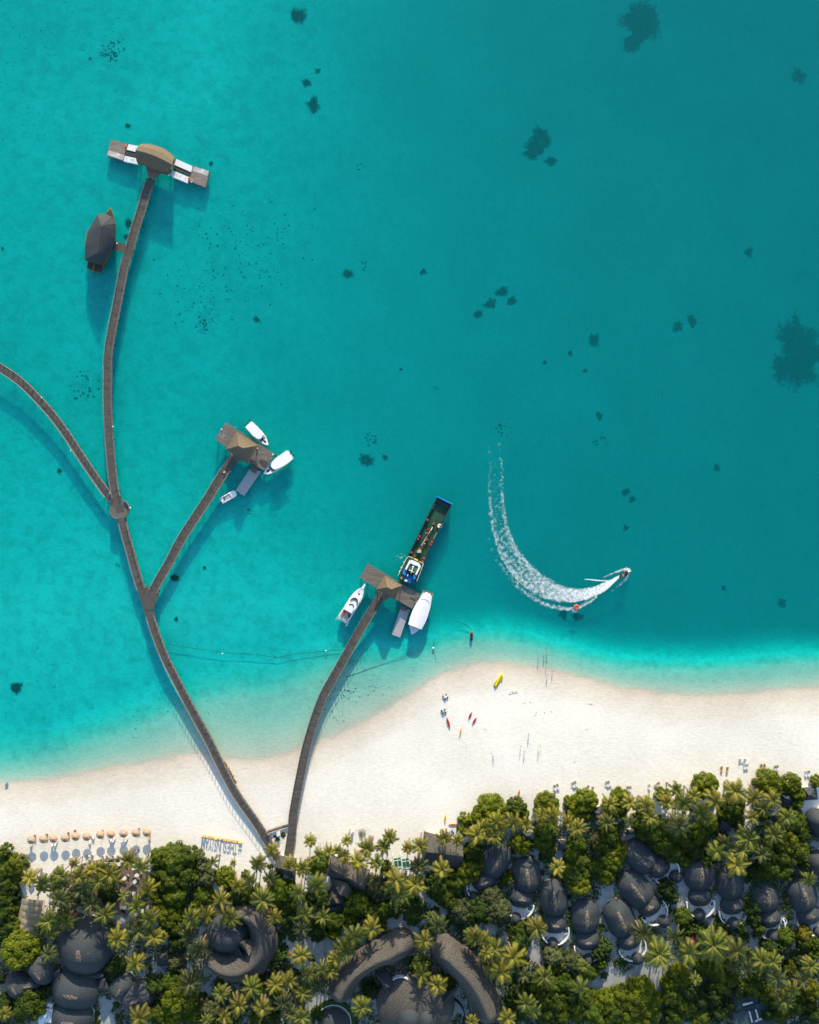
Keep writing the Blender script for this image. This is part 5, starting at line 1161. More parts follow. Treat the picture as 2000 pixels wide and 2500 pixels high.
p = dpt(575, 1300); g = MB(); g.box(p, 1.6, 1.1, ze - .89, ze - .1, fr.a); g.box((p.x - .2, p.y - .3), 1.0, .6, ze - .1, ze + .5, fr.a + .3); g.build('winch', mat('winch', (.28, .22, .16), .7, .3, 3), root)
for dx in (-.45, .35):
    rows = []; q = Vector((p.x + dx, p.y - .25)); g = MB()
    for i in range(13):
        a = i * 2 * math.pi / 12; rows.append([(q.x + math.cos(a) * (.32 + .09 * math.cos(b)), q.y + math.sin(a) * (.32 + .09 * math.cos(b)), ze + .55 + .09 * math.sin(b)) for b in [k * math.pi / 3 for k in range(6)]])
    g.grid(rows, closed=True); g.build('rope_coil', M_CRM, root)
# superstructure deck
def dq(pts, z0, z1, nm, m): g = MB(); g.prism([tuple(dpt(*p)) for p in pts], z0, z1); return g.build(nm, m, root)
dq(((345, 1425), (660, 1560), (645, 1640), (500, 1980), (370, 2045), (150, 1960), (115, 1840), (300, 1450)), ze - .9, ze + .9, 'deckhouse', M_GRN)
dq(((215, 1790), (500, 1880), (440, 2000), (350, 2010), (230, 1930)), ze + .902, ze + 1.1, 'blue_afterdeck', M_BLU2)
dq(((350, 1510), (420, 1500), (560, 1555), (608, 1635), (515, 1820), (480, 1805), (555, 1650), (530, 1620), (470, 1605), (385, 1565), (355, 1590), (295, 1710), (262, 1690)), ze + .9, ze + 2.4, 'wheelhouse_wall', M_GEL)
dq(((385, 1570), (470, 1608), (535, 1625), (550, 1655), (495, 1760), (330, 1690), (350, 1600)), ze + .9, ze + 2.1, 'wheelhouse_roof', mat('green_roof', (.05, .14, .08), .6, .2, 1))
dq(((225, 1715), (290, 1700), (300, 1730), (270, 1830), (205, 1800)), ze + .91, ze + 2.0, 'blue_locker', M_BLU)
dq(((455, 1815), (515, 1830), (480, 1920), (425, 1900)), ze + .91, ze + 2.0, 'blue_locker', M_BLU)
a, b = dpt(440, 1640), dpt(395, 1780); g = MB(); g.tube([(a.x, a.y, ze + 2.6), (b.x, b.y, ze + 2.6)], .28, 8, 0, .12); g.ell((a.x, a.y, ze + 2.6), .35, .35, .3, 8, 5); g.build('mast', M_GEL, root)
a, b = dpt(345, 1710), dpt(465, 1765); g = MB(); g.tube([(a.x, a.y, ze + 2.7), ((a.x + b.x) / 2, (a.y + b.y) / 2, ze + 2.75), (b.x, b.y, ze + 2.7)], .13, 6, 0, .06); g.build('mast_crosstree', M_GEL, root)
for pts, nm in ((((300, 1450), (345, 1415), (445, 1455)), 'front_rail'), (((575, 1530), (665, 1570)), 'front_rail'), (((300, 1450), (260, 1530), (190, 1665), (115, 1830)), 'side_rail'), (((665, 1575), (600, 1750), (520, 1950)), 'side_rail')):
    g = MB(); g.tube([(dpt(*q).x, dpt(*q).y, ze + 1.9) for q in pts], .10, 5)
    for q in pts: g.tube([(dpt(*q).x, dpt(*q).y, ze + .85), (dpt(*q).x, dpt(*q).y, ze + 1.9)], .05, 4)
    g.build(nm, M_RAIL, root)
p = dpt(505, 1490); g = MB(); g.box(p, 1.6, .5, ze + .9, ze + 1.8, fr.a - math.pi / 2, 0, .85); g.build('yellow_raft_box', M_YLW, root)
p = dpt(278, 1945); g = MB(); g.box(p, 1.1, .6, ze + 1.11, ze + 1.4, -.35); g.build('white_box', M_GEL, root)
p = dpt(320, 1825); g = MB(); g.box(p, .3, .8, ze + 1.11, ze + 1.5, -.2); g.build('vent_box', M_GEL, root)
for x, y in ((248, 1545), (190, 1665), (148, 1755)):
    p = dpt(x, y); g = MB(); g.ell((p.x - .2, p.y, ze - .3), .22, .22, .4, 7, 5); g.build('fender', M_GEL, root)
p = dpt(190, 1890); g = MB(); g.box(p, 1.0, 1.0, ze + .9, ze + 1.2, .6); g.build('rope_heap', mat('rope_heap', (.35, .2, .14), .9, .4, 5), root)
# thatched boat restaurant
fr = FR(P('A', 240, 1545), P('A', 385, 888)); root = thing('thatched_boat', 'wooden boat with a huge dark thatched roof tied beside the long boardwalk arm', 'boat', (*fr(10, 0), 0)); L = fr.L
M_WOODY = mat('varnished_hull', (.22, .15, .05), .5, .2, 1.5); hw = 4.9
prof = [(0, 2.6), (.1, 3.2), (.3, 4.2), (.5, 4.6), (.7, 4.0), (.85, 2.8), (.95, 1.2), (1.0, .1)]
def shp(x, y, z): return P('A', x, y, z)
g = MB(); outl = [(388, 885), (415, 950), (436, 1060), (440, 1180), (425, 1270), (395, 1370), (345, 1450), (305, 1540), (290, 1582), (215, 1560), (215, 1580), (200, 1560), (138, 1525), (150, 1450), (125, 1280), (150, 1130), (260, 970), (335, 955)]
pts = [tuple(shp(x, y, 1.4)) for x, y in outl][::-1]; cx = sum(p[0] for p in pts) / len(pts); cy = sum(p[1] for p in pts) / len(pts)
g.prism([(cx + (p[0] - cx) * .86, cy + (p[1] - cy) * .86) for p in pts], -.8, 1.4, top=pts); g.build('hull', M_WOODY, root)
g = MB(); g.prism([tuple(shp(x, y, 1.5)) for x, y in ((386, 908), (412, 960), (428, 1040), (340, 960))][::-1], 1.404, 1.5); g.build('bow_deck', mat('bow_deck', (.07, .05, .035), .8, .3, 2), root)
# roof: six sided ridge roof
z0, z1 = 3.6, 8.2
ol = [(250, 962), (300, 958), (345, 960), (400, 990), (440, 1060), (443, 1130), (438, 1210), (415, 1290), (370, 1400), (305, 1500), (210, 1475), (118, 1445), (120, 1290), (140, 1210), (165, 1120), (205, 1040)]
g = MB(); O_ = [P3('A', x, y, z0) for x, y in ol]; r1 = P3('A', 292, 1085, z1); r2 = P3('A', 250, 1370, z1 - .2)
def ridge_pt(p):
    d = (r2 - r1); k = max(0, min(1, (p - r1).dot(d) / d.length_squared)); return r1 + d * k
rows = []
for j in range(7):
    k = j / 6; rows.append([O_[i].lerp(ridge_pt(O_[i]), k) + Vector((0, 0, .5 * math.sin(math.pi * k))) for i in range(len(O_))])
g.grid(rows, closed=True); g.build('roof', M_THATCH, root)
g = MB()
for i in range(len(O_)):
    p, q = O_[i], O_[(i + 1) % len(O_)]; g.face([g.vert(p), g.vert(q), g.vert(q - Vector((0, 0, .35))), g.vert(p - Vector((0, 0, .35)))])
g.build('eave', M_THATE, root)
g = MB(); c0 = Vector((sum(p.x for p in O_) / len(O_), sum(p.y for p in O_) / len(O_)))
g.prism([tuple(c0 + (Vector((p.x, p.y)) - c0) * .8) for p in O_], 1.4, 3.5); g.build('saloon', M_TEAK, root)
for x0, y0, x1, y1 in ((155, 1130, 120, 1280), (215, 1490, 205, 1570)):
    a, b = P('A', x0, y0, 1.8), P('A', x1, y1, 1.8); g = MB(); g.tube([(a.x, a.y, 1.8), (b.x, b.y, 1.8)], .3, 6); g.build('side_rail', M_WOODY, root)
g = MB(); g.prism([tuple(shp(x, y, 1.7)) for x, y in ((160, 1460), (305, 1505), (292, 1575), (140, 1525))], 1.404, 1.7); g.build('stern_deck', M_PILE, root)
# towing craft, moored jet ski
def jetski(label, stern, bow, c1, c2):
    fr = FR(stern, bow); root = thing('jet_ski', label, 'jet ski', (*fr(fr.L / 2, 0), 0)); L = fr.L; hw = .56
    hullmesh(fr, [(0, hw * .9), (.15, hw), (.5, hw), (.75, hw * .8), (.92, hw * .35), (1, .05)], -.2, .42, sheer=.2).build('hull', c1, root)
    g = MB(); fbox(g, fr, L * .36, 0, L * .5, .42, .42, .85, 0, .8); g.build('seat', M_BLK, root)
    g = MB(); fbox(g, fr, L * .78, 0, L * .3, .72, .44, .8, 0, .6); g.build('cowl', c2, root)
    g = MB(); g.tube([(*fr(L * .62, -.4), 1.0), (*fr(L * .66, 0), 1.05), (*fr(L * .62, .4), 1.0)], .04, 5); g.build('handlebar', M_BLK, root)
    g = MB(); fbox(g, fr, L * .06, 0, .4, .8, .3, .46); g.build('rear_platform', c1, root)
    return root, fr
M_REDB = mat('bright_red_plastic', (.55, .03, .035), .4, .1, 2); M_PINK = mat('pink_red_plastic', (.58, .04, .10), .4, .1, 2); M_YELB = mat('bright_yellow_pvc', (.85, .62, .02), .45, .06, 2); M_BUT = mat('butter_plastic', (.80, .62, .22), .5, .1, 2)
jetski('red and black jet ski anchored off the sand spit', P('E', 579, 168), P('E', 581, 72), mat('dark_grey_plastic', (.06, .06, .065), .4, .1, 2), M_REDB)
fr = FR(P('W', 1398, 412), P('W', 1482, 358)); root = thing('motorboat', 'small dark towing motorboat throwing white spray in its turn', 'motorboat', (*fr(2, 0), 0)); L = fr.L; hw = .9
hullmesh(fr, [(0, hw * .9), (.3, hw), (.6, hw * .9), (.85, hw * .5), (1, .05)], -.3, .7, sheer=.3).build('hull', mat('charcoal_hull', (.05, .055, .05), .4, .2, 2), root)
g = MB(); fbox(g, fr, L * .45, 0, L * .5, hw * 1.3, .704, .74); g.build('cockpit', mat('olive_floor', (.30, .28, .12), .6, .3, 2), root)
g = MB(); fbox(g, fr, L * .9, 0, L * .28, hw * .8, .8, 1.15, 0, .6); g.build('bow_cover', M_GEL, root)
g = MB(); fbox(g, fr, L * .6, 0, .25, hw * 1.3, .74, 1.3); g.build('windscreen', M_TINT, root)
g = MB(); fbox(g, fr, -.3, 0, .5, .4, .2, 1.1); g.build('outboard_engine', M_BLK, root)
TUBE = P('W', 985, 700)
ring('towable_tube', 'round red towable tube bouncing at the edge of the wake', 'inflatable tube', TUBE, .32, .78, .30, mat('red_pvc', (.62, .10, .05), .5, .1, 2))
def rope(label, pts, r=.05, cat='rope', m=None, name='rope', z=-.25, group=None):
    g = MB(); g.tube([(p.x, p.y, z if p.z == 0 else p.z) for p in pts], r, 4); return tag(g.build(name, m or M_ROPE), label, cat, group)
M_ROPE = mat('rope', (.02, .035, .03), .9, .2, 3); M_ROPEW = mat('pale_rope', (.55, .55, .50), .9, .1, 3)
a, b = P('W', 1402, 410), TUBE
rope('tow rope from the motorboat to the red tube', [Vector((a.x, a.y, .9)), Vector(((a.x + b.x) / 2, (a.y + b.y) / 2, .45)), Vector((b.x + .8, b.y + .3, .5))], .025, m=M_ROPEW)
# floating lines and moorings
def rp(label, pts, r=.05, **k): return rope(label, [Vector((*P(*q), 0)) for q in pts], r, **k)
rp('dark swim line curving from the long boardwalk to the second pier', [('J', 300, 640), ('J', 430, 660), ('J', 560, 680), ('J', 700, 700), ('J', 850, 708), ('J', 1000, 722), ('J', 1090, 736), ('K', 190, 550), ('K', 300, 538), ('K', 450, 522), ('K', 560, 515)], .07)
rp('thin loop of rope floating beside the dark swim line', [('K', 75, 570), ('K', 20, 540), ('K', 60, 515), ('K', 110, 508), ('K', 160, 520), ('K', 195, 540)], .05)
rp('swim line running from the second pier towards the sand spit', [('K', 600, 720), ('K', 700, 685), ('K', 845, 632), ('K', 970, 588), ('K', 1090, 548)], .05)
rp('dark mooring line of the anchored jet ski', [('E', 578, 68), ('E', 560, 45), ('E', 520, 18), ('E', 470, -4), ('E', 430, -14)], .09)
rp('long line from the small white buoy across the sand to the carts', [('E', 235, 140), ('E', 222, 238), ('E', 240, 330), ('E', 262, 450), ('E', 285, 570), ('E', 325, 690), ('E', 355, 800)], .05)
rp('mooring line between yacht bow and barge jetty', [('C', 495, 1385), ('C', 540, 1350), ('C', 600, 1318)], .045, m=M_ROPEW)
rp('mooring line from barge stern to the jetty corner', [('C', 1125, 1265), ('C', 1160, 1320), ('C', 1200, 1395)], .06, m=M_ROPE)
rp('short white line trailing off the middle jetty deck', [('B', 480, 430), ('B', 500, 420), ('B', 522, 405)], .05, m=M_ROPEW)
def buoy(lab, t, x, y, r=.35):
    p = P(t, x, y); root = thing('buoy', lab, 'buoy', (p.x, p.y, 0), group='small white mooring buoys'); g = MB(); g.ell((p.x, p.y, .12), r, r, r, 10, 7); g.build('float', M_WHITE, root)
    g = MB(); g.ell((p.x, p.y, r * .95), r * .25, r * .25, r * .25, 6, 4); g.build('ring_eye', M_BLK, root)
buoy('white buoy on the line in the shallows above the carts', 'E', 222, 238); buoy('tiny white buoy on the dark swim line nearer the boardwalk', 'J', 700, 706, .25); buoy('tiny white buoy on the dark swim line nearer the second pier', 'K', 450, 520, .25)
# water cooling jet beside the barge
g = MB(); r = random.Random(4); p = P('D', 195, 1440)
for k in range(26):
    a = r.choice((.3, 1.5, 2.9, 4.0)) + r.gauss(0, .25); d = abs(r.gauss(0, .7)); g.ell((p.x + math.cos(a) * d * 1.3, p.y + math.sin(a) * d * 1.3, .03), .10, .05, .03, 6, 4, a)
M_FOAM = mat('foam_white', (.80, .86, .86), .9, .05, 3); tag(g.build('splash_foam', M_FOAM), kind='stuff')

# ---------------------------------------------------------------- wake: thin sheets of foam on the water
def foam_mat(name, thr_scale=1.0):
    m, nt, out = newmat(name)
    d = N(nt, 'ShaderNodeBsdfDiffuse'); d.inputs[0].default_value = (.82, .87, .88, 1); t = N(nt, 'ShaderNodeBsdfTransparent'); mx = N(nt, 'ShaderNodeMixShader')
    uv = N(nt, 'ShaderNodeUVMap'); sp = N(nt, 'ShaderNodeSeparateXYZ'); nt.links.new(uv.outputs[0], sp.inputs[0])
    tc = N(nt, 'ShaderNodeTexCoord'); n1 = N(nt, 'ShaderNodeTexNoise'); n1.inputs['Scale'].default_value = .75; n1.inputs['Detail'].default_value = 9; n1.inputs['Roughness'].default_value = .72
    nt.links.new(tc.outputs['Object'], n1.inputs['Vector'])
    # uv.x carries the density of foam at each point (0..1)
    a = N(nt, 'ShaderNodeMath', operation='ADD'); nt.links.new(sp.outputs[0], a.inputs[0]); nt.links.new(n1.outputs[0], a.inputs[1])
    mr = N(nt, 'ShaderNodeMapRange'); mr.inputs['From Min'].default_value = .86; mr.inputs['From Max'].default_value = 1.18; mr.inputs['To Max'].default_value = .95
    nt.links.new(a.outputs[0], mr.inputs['Value']); nt.links.new(mr.outputs[0], mx.inputs[0]); nt.links.new(t.outputs[0], mx.inputs[1]); nt.links.new(d.outputs[0], mx.inputs[2]); nt.links.new(mx.outputs[0], out.inputs[0])
    return m
M_WAKE = foam_mat('wake_foam')
def wake(name, pts, dens, z, nq=12, k=None):
    """pts: (tile x, y, half width) along the track; dens(t, q) foam density"""
    P_ = [(Vector(P('W', x, y)), LEN('W', w_)) for x, y, w_ in pts]
    path = smooth_path([p for p, _ in P_], 1.2); n = len(path)
    # arc length parameter for widths
    segs = [0]
    for (a, _), (b, _) in zip(P_, P_[1:]): segs.append(segs[-1] + (b - a).length)
    d = 0; rows = []; D = []
    for i, p in enumerate(path):
        if i: d += (p - path[i - 1]).length
        D.append(d)
    for i, p in enumerate(path):
        t = D[i] / D[-1]; w_ = interp([(s / segs[-1], w2) for s, (_, w2) in zip(segs, P_)], t)
        tg = (path[min(i + 1, n - 1)] - path[max(i - 1, 0)]).normalized(); nn = Vector((-tg.y, tg.x))
        rows.append([(p + nn * w_ * (2 * j / nq - 1), t, 2 * j / nq - 1) for j in range(nq + 1)])
    g = MB(); ids = [[g.vert((c[0].x, c[0].y, z)) for c in r_] for r_ in rows]
    for i in range(len(rows) - 1):
        for j in range(nq):
            cs = [rows[i][j], rows[i][j + 1], rows[i + 1][j + 1], rows[i + 1][j]]
            g.face((ids[i][j], ids[i][j + 1], ids[i + 1][j + 1], ids[i + 1][j]), 0, [(dens(c[1], c[2]), 0) for c in cs])
    return tag(g.build(name, M_WAKE), kind='stuff')
def main_d(t, q):
    e = max(0, 1 - abs(q) ** 5)
    core = interp([(0, .76), (.10, .66), (.2, .57), (.3, .48), (.42, .41), (.55, .36), (.7, .30), (.85, .25), (1, .12)], t)
    lines = .14 * sstep(.2, .5, t) * (1 - .45 * sstep(.65, 1, t)) * (math.exp(-((q - .62) / .16) ** 2) + math.exp(-((q + .62) / .2) ** 2))
    return (core + lines) * e ** .7
wake('wake_foam', [(1400, 402, 10), (1340, 445, 22), (1260, 500, 42), (1160, 550, 56), (1020, 585, 72), (880, 580, 92), (740, 540, 112), (610, 470, 128), (500, 380, 132), (415, 280, 128), (350, 170, 118), (300, 40, 110), (262, -100, 105), (240, -260, 105), (232, -430, 100), (232, -600, 95), (225, -780, 85), (205, -950, 75), (190, -1150, 60)], main_d, .02)
def side_d(t, q): return (.62 - .28 * t) * max(0, 1 - abs(q) ** 2) ** .8
wake('wake_foam', [(1180, 600, 12), (1100, 655, 24), (1000, 705, 26), (900, 715, 32), (780, 695, 40), (660, 655, 44), (550, 590, 46), (450, 510, 48), (360, 410, 50), (280, 300, 50), (210, 170, 45), (160, 20, 40)], lambda t, q: (.55 - .25 * t) * max(0, 1 - abs(q) ** 2) ** .8, .026)
wake('wake_foam', [(1478, 380, 12), (1455, 430, 24), (1405, 480, 24), (1350, 525, 18), (1290, 570, 8)], lambda t, q: (.60 - .3 * t) * max(0, 1 - q * q), .03)
wake('wake_foam', [(1465, 345, 12), (1430, 345, 20), (1370, 365, 22), (1310, 390, 16), (1240, 420, 14), (1190, 440, 10)], lambda t, q: (.62 - .3 * t) * max(0, 1 - q * q), .034)
wake('wake_foam', [(1330, 448, 8), (1260, 452, 10), (1180, 448, 11), (1110, 440, 9), (1065, 438, 5)], lambda t, q: .68 * max(0, 1 - q * q), .038)
g = MB(); r = random.Random(8)
for k in range(60):
    p = P('W', 1462 + r.gauss(0, 14), 352 + r.gauss(0, 10)); g.ell((p.x, p.y, r.uniform(.05, .7)), r.uniform(.06, .2), r.uniform(.06, .2), .08, 5, 4)
for k in range(30):
    p = P('W', 975 + r.gauss(0, 18), 735 + r.gauss(0, 6)); g.ell((p.x, p.y, r.uniform(.03, .35)), r.uniform(.06, .18), r.uniform(.06, .18), .08, 5, 4)
tag(g.build('spray_foam', M_FOAM), kind='stuff')
# ---------------------------------------------------------------- dark coral and sea grass on the lagoon bed
M_CORAL = mat('dark_coral', (.004, .007, .006), .95, .0, .8, col2=(.014, .022, .016))
CORAL = []
def coral_mat():
    m, nt, out = newmat('coral_growth'); d = N(nt, 'ShaderNodeBsdfDiffuse'); t = N(nt, 'ShaderNodeBsdfTransparent'); mx = N(nt, 'ShaderNodeMixShader')
    uv = N(nt, 'ShaderNodeUVMap'); sp = N(nt, 'ShaderNodeSeparateXYZ'); nt.links.new(uv.outputs[0], sp.inputs[0]); ge = N(nt, 'ShaderNodeNewGeometry')
    n1 = N(nt, 'ShaderNodeTexNoise'); n1.inputs['Scale'].default_value = .55; n1.inputs['Detail'].default_value = 8; n1.inputs['Roughness'].default_value = .7; nt.links.new(ge.outputs['Position'], n1.inputs['Vector'])
    a = N(nt, 'ShaderNodeMath', operation='MULTIPLY_ADD'); a.inputs[1].default_value = 2.4; nt.links.new(n1.outputs[0], a.inputs[0]); nt.links.new(sp.outputs[0], a.inputs[2])
    mr = N(nt, 'ShaderNodeMapRange'); mr.inputs['From Min'].default_value = 1.25; mr.inputs['From Max'].default_value = 2.05; nt.links.new(a.outputs[0], mr.inputs['Value'])
    cr = N(nt, 'ShaderNodeValToRGB'); cr.color_ramp.elements[0].position = .35; cr.color_ramp.elements[0].color = (.003, .006, .005, 1); cr.color_ramp.elements[1].position = .7; cr.color_ramp.elements[1].color = (.035, .045, .03, 1)
    nt.links.new(n1.outputs[0], cr.inputs[0]); nt.links.new(cr.outputs[0], d.inputs[0])
    nt.links.new(mr.outputs[0], mx.inputs[0]); nt.links.new(t.outputs[0], mx.inputs[1]); nt.links.new(d.outputs[0], mx.inputs[2]); nt.links.new(mx.outputs[0], out.inputs[0]); return m
M_CORALG = coral_mat()
def coral(x, y, r, dense=1.0, t='F', ry=None):
    rr = random.Random(int(x * 7 + y)); p = P(t, x, y); rad = LEN(t, r); z = ground_z(p.x, p.y)
    g = MB(); n = int(min(90, 8 + 4 * rad * rad * dense)); ph = rr.uniform(0, 99); kk = 34; rows = []
    def edge(a): return rad * (.82 + .55 * noise.noise(Vector((math.cos(a) * 1.1 + ph, math.sin(a) * 1.1, .5))) + .30 * noise.noise(Vector((math.cos(a) * 4 + ph, math.sin(a) * 4, 7))))
    ey = 1 if ry is None else ry / r
    solid = dense >= .55
    if solid:
        for i in range(11):
            f = (10 - i) / 10; row = []
            for j in range(kk):
                a = j * 2 * math.pi / kk; d = edge(a) * f * 1.32; qx, qy = p.x + math.cos(a) * d, p.y + math.sin(a) * d * ey
                bump = .06 + (.2 + .45 * min(1, rad / 4)) * (1 - f ** 2.0) * (.7 + .6 * noise.noise(Vector((qx * .8, qy * .8, 1))))
                row.append((qx, qy, ground_z(qx, qy) + bump))
            rows.append(row)
        ids = [[g.vert(q_) for q_ in row] for row in rows]
        def dn(i): return min(1, max(0, 1 - ((10 - i) / 10 - .35) / .65)) ** 1.1
        for i in range(10):
            for j in range(kk):
                j2 = (j + 1) % kk; g.face((ids[i][j], ids[i][j2], ids[i + 1][j2], ids[i + 1][j]), 0, [(dn(i), 0), (dn(i), 0), (dn(i + 1), 0), (dn(i + 1), 0)])
    for i in range(n // 3 if solid else n):
        a = rr.uniform(0, 6.28); d = edge(a) * (rr.uniform(.1, .8) if solid else math.sqrt(rr.random()) * 1.1)
        s_ = rr.uniform(.12, .4) * (.5 + .12 * rad)
        qx, qy = p.x + math.cos(a) * d, p.y + math.sin(a) * d * ey; k0 = len(g.f)
        g.ell((qx, qy, ground_z(qx, qy) + s_ * .1 + (.3 if solid else 0)), s_ * rr.uniform(.8, 1.5), s_ * rr.uniform(.8, 1.3), s_ * .5, 7, 4, rr.uniform(0, 3))
        for k in range(k0, len(g.f)): g.uv[k] = [(1.3, 0)] * 4
    o = g.build('coral_patch', M_CORALG if dense >= .55 else M_CORAL); o['category'] = 'coral patch'
    u, v = S2(t, x, y); CORAL.append((o, 'coral', 'big' if rad > 3.2 else 'mid' if rad > 1.7 else 'small', u, v))
for q in ((625, 30, 19), (1350, 30, 42), (1345, 68, 28), (1375, 20, 24), (235, 102, 24, .5), (668, 143, 7), (645, 170, 12), (658, 212, 17), (266, 262, 6), (1693, 150, 17), (1143, 275, 24), (1135, 300, 24), (1120, 315, 14), (1165, 332, 13), (757, 345, 9, .4),
          (1585, 525, 11), (443, 340, 5), (268, 468, 11), (262, 495, 8), (730, 575, 12), (765, 555, 11, .5), (893, 568, 8, .6), (1060, 610, 13), (1080, 628, 10), (1035, 636, 13, .6), (1010, 658, 10), (1465, 672, 14), (1437, 685, 12), (1690, 718, 46), (1700, 768, 50), (1660, 775, 30), (1720, 740, 40),
          (425, 680, 14, .5), (538, 670, 8), (1255, 710, 13, .6), (1205, 740, 6), (1150, 760, 5), (1237, 777, 5), (845, 775, 5, .6), (780, 925, 18, .3), (772, 968, 16, 1.4), (812, 962, 7, .6), (122, 990, 6), (1060, 900, 20, .4), (1268, 872, 9, .7),
          (1275, 922, 13, .5), (1258, 930, 9, .5), (1517, 985, 8), (1325, 1035, 9, .6), (1338, 1050, 9, .6), (1325, 1112, 8), (525, 1078, 9, .3), (365, 1218, 11, .6), (1532, 1240, 7), (1658, 1270, 12), (1190, 1297, 13, .6), (1222, 1302, 13, .8), (32, 1450, 15, .8), (920, 820, 9, .3),
          (430, 1195, 4), (245, 1190, 5, .5), (1400, 825, 8, .25), (1060, 1098, 8, .4), (187, 118, 3), (1, 520, 4), (370, 1305, 5)):
    coral(*q)
g = MB(); r = random.Random(5)
def specks(cx, cy, sx, sy, n, s0=.14, s1=.32):
    for i in range(int(n * .7)):
        p = P('F', r.gauss(cx, sx), r.gauss(cy, sy)); zz = ground_z(p.x, p.y)
        if zz > -.08: continue
        s = s0 * .7 + (s1 - s0 * .6) * r.random() ** 2.2; g.ell((p.x, p.y, zz + .03), s * 1.3, s, s * .4, 5, 4, r.uniform(0, 3))
specks(500, 540, 70, 60, 330); specks(430, 640, 60, 40, 110); specks(175, 812, 14, 20, 90, .12, .4); specks(425, 680, 12, 14, 60); specks(560, 470, 60, 40, 70)
specks(60, 150, 50, 80, 160, .10, .22); specks(235, 102, 16, 22, 120); specks(120, 60, 60, 40, 100, .1, .22); specks(720, 1460, 22, 18, 150, .08, .20); specks(690, 1500, 20, 20, 120, .08, .18); specks(330, 1500, 60, 30, 110, .08, .2); specks(790, 1445, 12, 18, 60, .08, .16); specks(150, 300, 80, 90, 120, .1, .2); specks(60, 1440, 60, 60, 60, .1, .2)
tag(g.build('sea_grass', M_CORAL), kind='stuff')
label_all_c = CORAL

# ---------------------------------------------------------------- beach furniture
M_STRAW = mat('parasol_cloth', (.44, .31, .20), .9, .0, .8, col2=(.54, .39, .26))
M_CANE = mat('cane_frame', (.40, .31, .22), .8, .2, 3); M_SLING = mat('taupe_sling', (.42, .38, .31), .85, .15, 3); M_ORG = mat('tan_towel', (.62, .33, .12), .9, .1, 3)
def make_parasol():
    root = thing('beach_parasol', None, 'parasol', (0, 0, 0))
    g = MB(); n = 8; R_ = 1.55; ap = g.vert((0, 0, 3.0)); rg = [g.vert((R_ * math.cos(i * math.pi / 4), R_ * math.sin(i * math.pi / 4), 2.42)) for i in range(n)]
    md = [g.vert((R_ * .97 * math.cos((i + .5) * math.pi / 4), R_ * .97 * math.sin((i + .5) * math.pi / 4), 2.36)) for i in range(n)]; lo = [g.vert((R_ * .985 * math.cos(i * math.pi / 4), R_ * .985 * math.sin(i * math.pi / 4), 2.2)) for i in range(n)]
    for i in range(n):
        j = (i + 1) % n; g.face((ap, rg[i], md[i])); g.face((ap, md[i], rg[j])); g.face((rg[i], lo[i], lo[j], rg[j], md[i]))
    me = g.mesh('parasol_canopy', [M_STRAW]); o = bpy.data.objects.new('canopy', me); COL.objects.link(o); o.parent = root
    g = MB()
    for i in range(n): g.tube([(0, 0, 3.0), (R_ * math.cos(i * math.pi / 4), R_ * math.sin(i * math.pi / 4), 2.40)], .022, 4)
    o = bpy.data.objects.new('rib_frame', g.mesh('parasol_ribs', [M_TEAK])); COL.objects.link(o); o.parent = root
    g = MB(); g.tube([(0, 0, -.1), (0, 0, 3.12)], .04, 7); o = bpy.data.objects.new('pole', g.mesh('parasol_pole', [M_TEAK])); COL.objects.link(o); o.parent = root
    g = MB(); g.prism([(.3 * math.cos(i * .785), .3 * math.sin(i * .785)) for i in range(8)], -.05, .08); o = bpy.data.objects.new('base', g.mesh('parasol_base', [M_STONE])); COL.objects.link(o); o.parent = root
    return root
def simple(parent, name, g, m):
    o = bpy.data.objects.new(name, g.mesh(name, [m])); COL.objects.link(o); o.parent = parent; return o
def make_lounger(back, pad, name='sun_lounger'):
    root = thing(name, None, 'sun lounger', (0, 0, 0))
    g = MB()
    for q in (-1, 1): g.box((0, q * .33), 2.0, .06, .28, .36)
    for s in (-.97, .97, 0): g.box((s, 0), .06, .62, .285, .355)
    simple(root, 'frame', g, M_CANE)
    for s in (-.85, .85):
        for q in (-.31, .31): g = MB(); g.box((s, q), .06, .06, -.05, .28); simple(root, 'leg', g, M_CANE)
    g = MB(); g.box((-.35, 0), 1.25, .62, .36, .46, 0, 0, .97); simple(root, 'mattress', g, pad)
    g = MB(); c, s_ = math.cos(.22), math.sin(.22); pts = [(.28, .46), (.28 + .78 * c, .46 + .78 * s_), (.28 + .78 * c - .06 * s_, .46 + .78 * s_ + .08), (.28 - .05, .54)]
    a = [g.vert((x, -.31, z)) for x, z in pts]; b = [g.vert((x, .31, z)) for x, z in pts]
    for i in range(4): g.face((a[i], a[(i + 1) % 4], b[(i + 1) % 4], b[i]))
    g.face(a[::-1]); g.face(b); simple(root, 'backrest', g, back)
    return root
def make_chair(pad, name='armchair'):
    root = thing(name, None, 'armchair', (0, 0, 0))
    g = MB(); g.box((0, 0), .62, .62, .22, .42, 0, 0, .95); simple(root, 'seat', g, pad)
    g = MB(); g.box((-.33, 0), .1, .74, .22, .80); simple(root, 'backrest', g, M_CANE)
    for q in (-.36, .36): g = MB(); g.box((0, q), .66, .08, .22, .62); simple(root, 'armrest', g, M_CANE)
    for x in (-.28, .28):
        for q in (-.3, .3): g = MB(); g.box((x, q), .06, .06, -.05, .22); simple(root, 'leg', g, M_CANE)
    return root
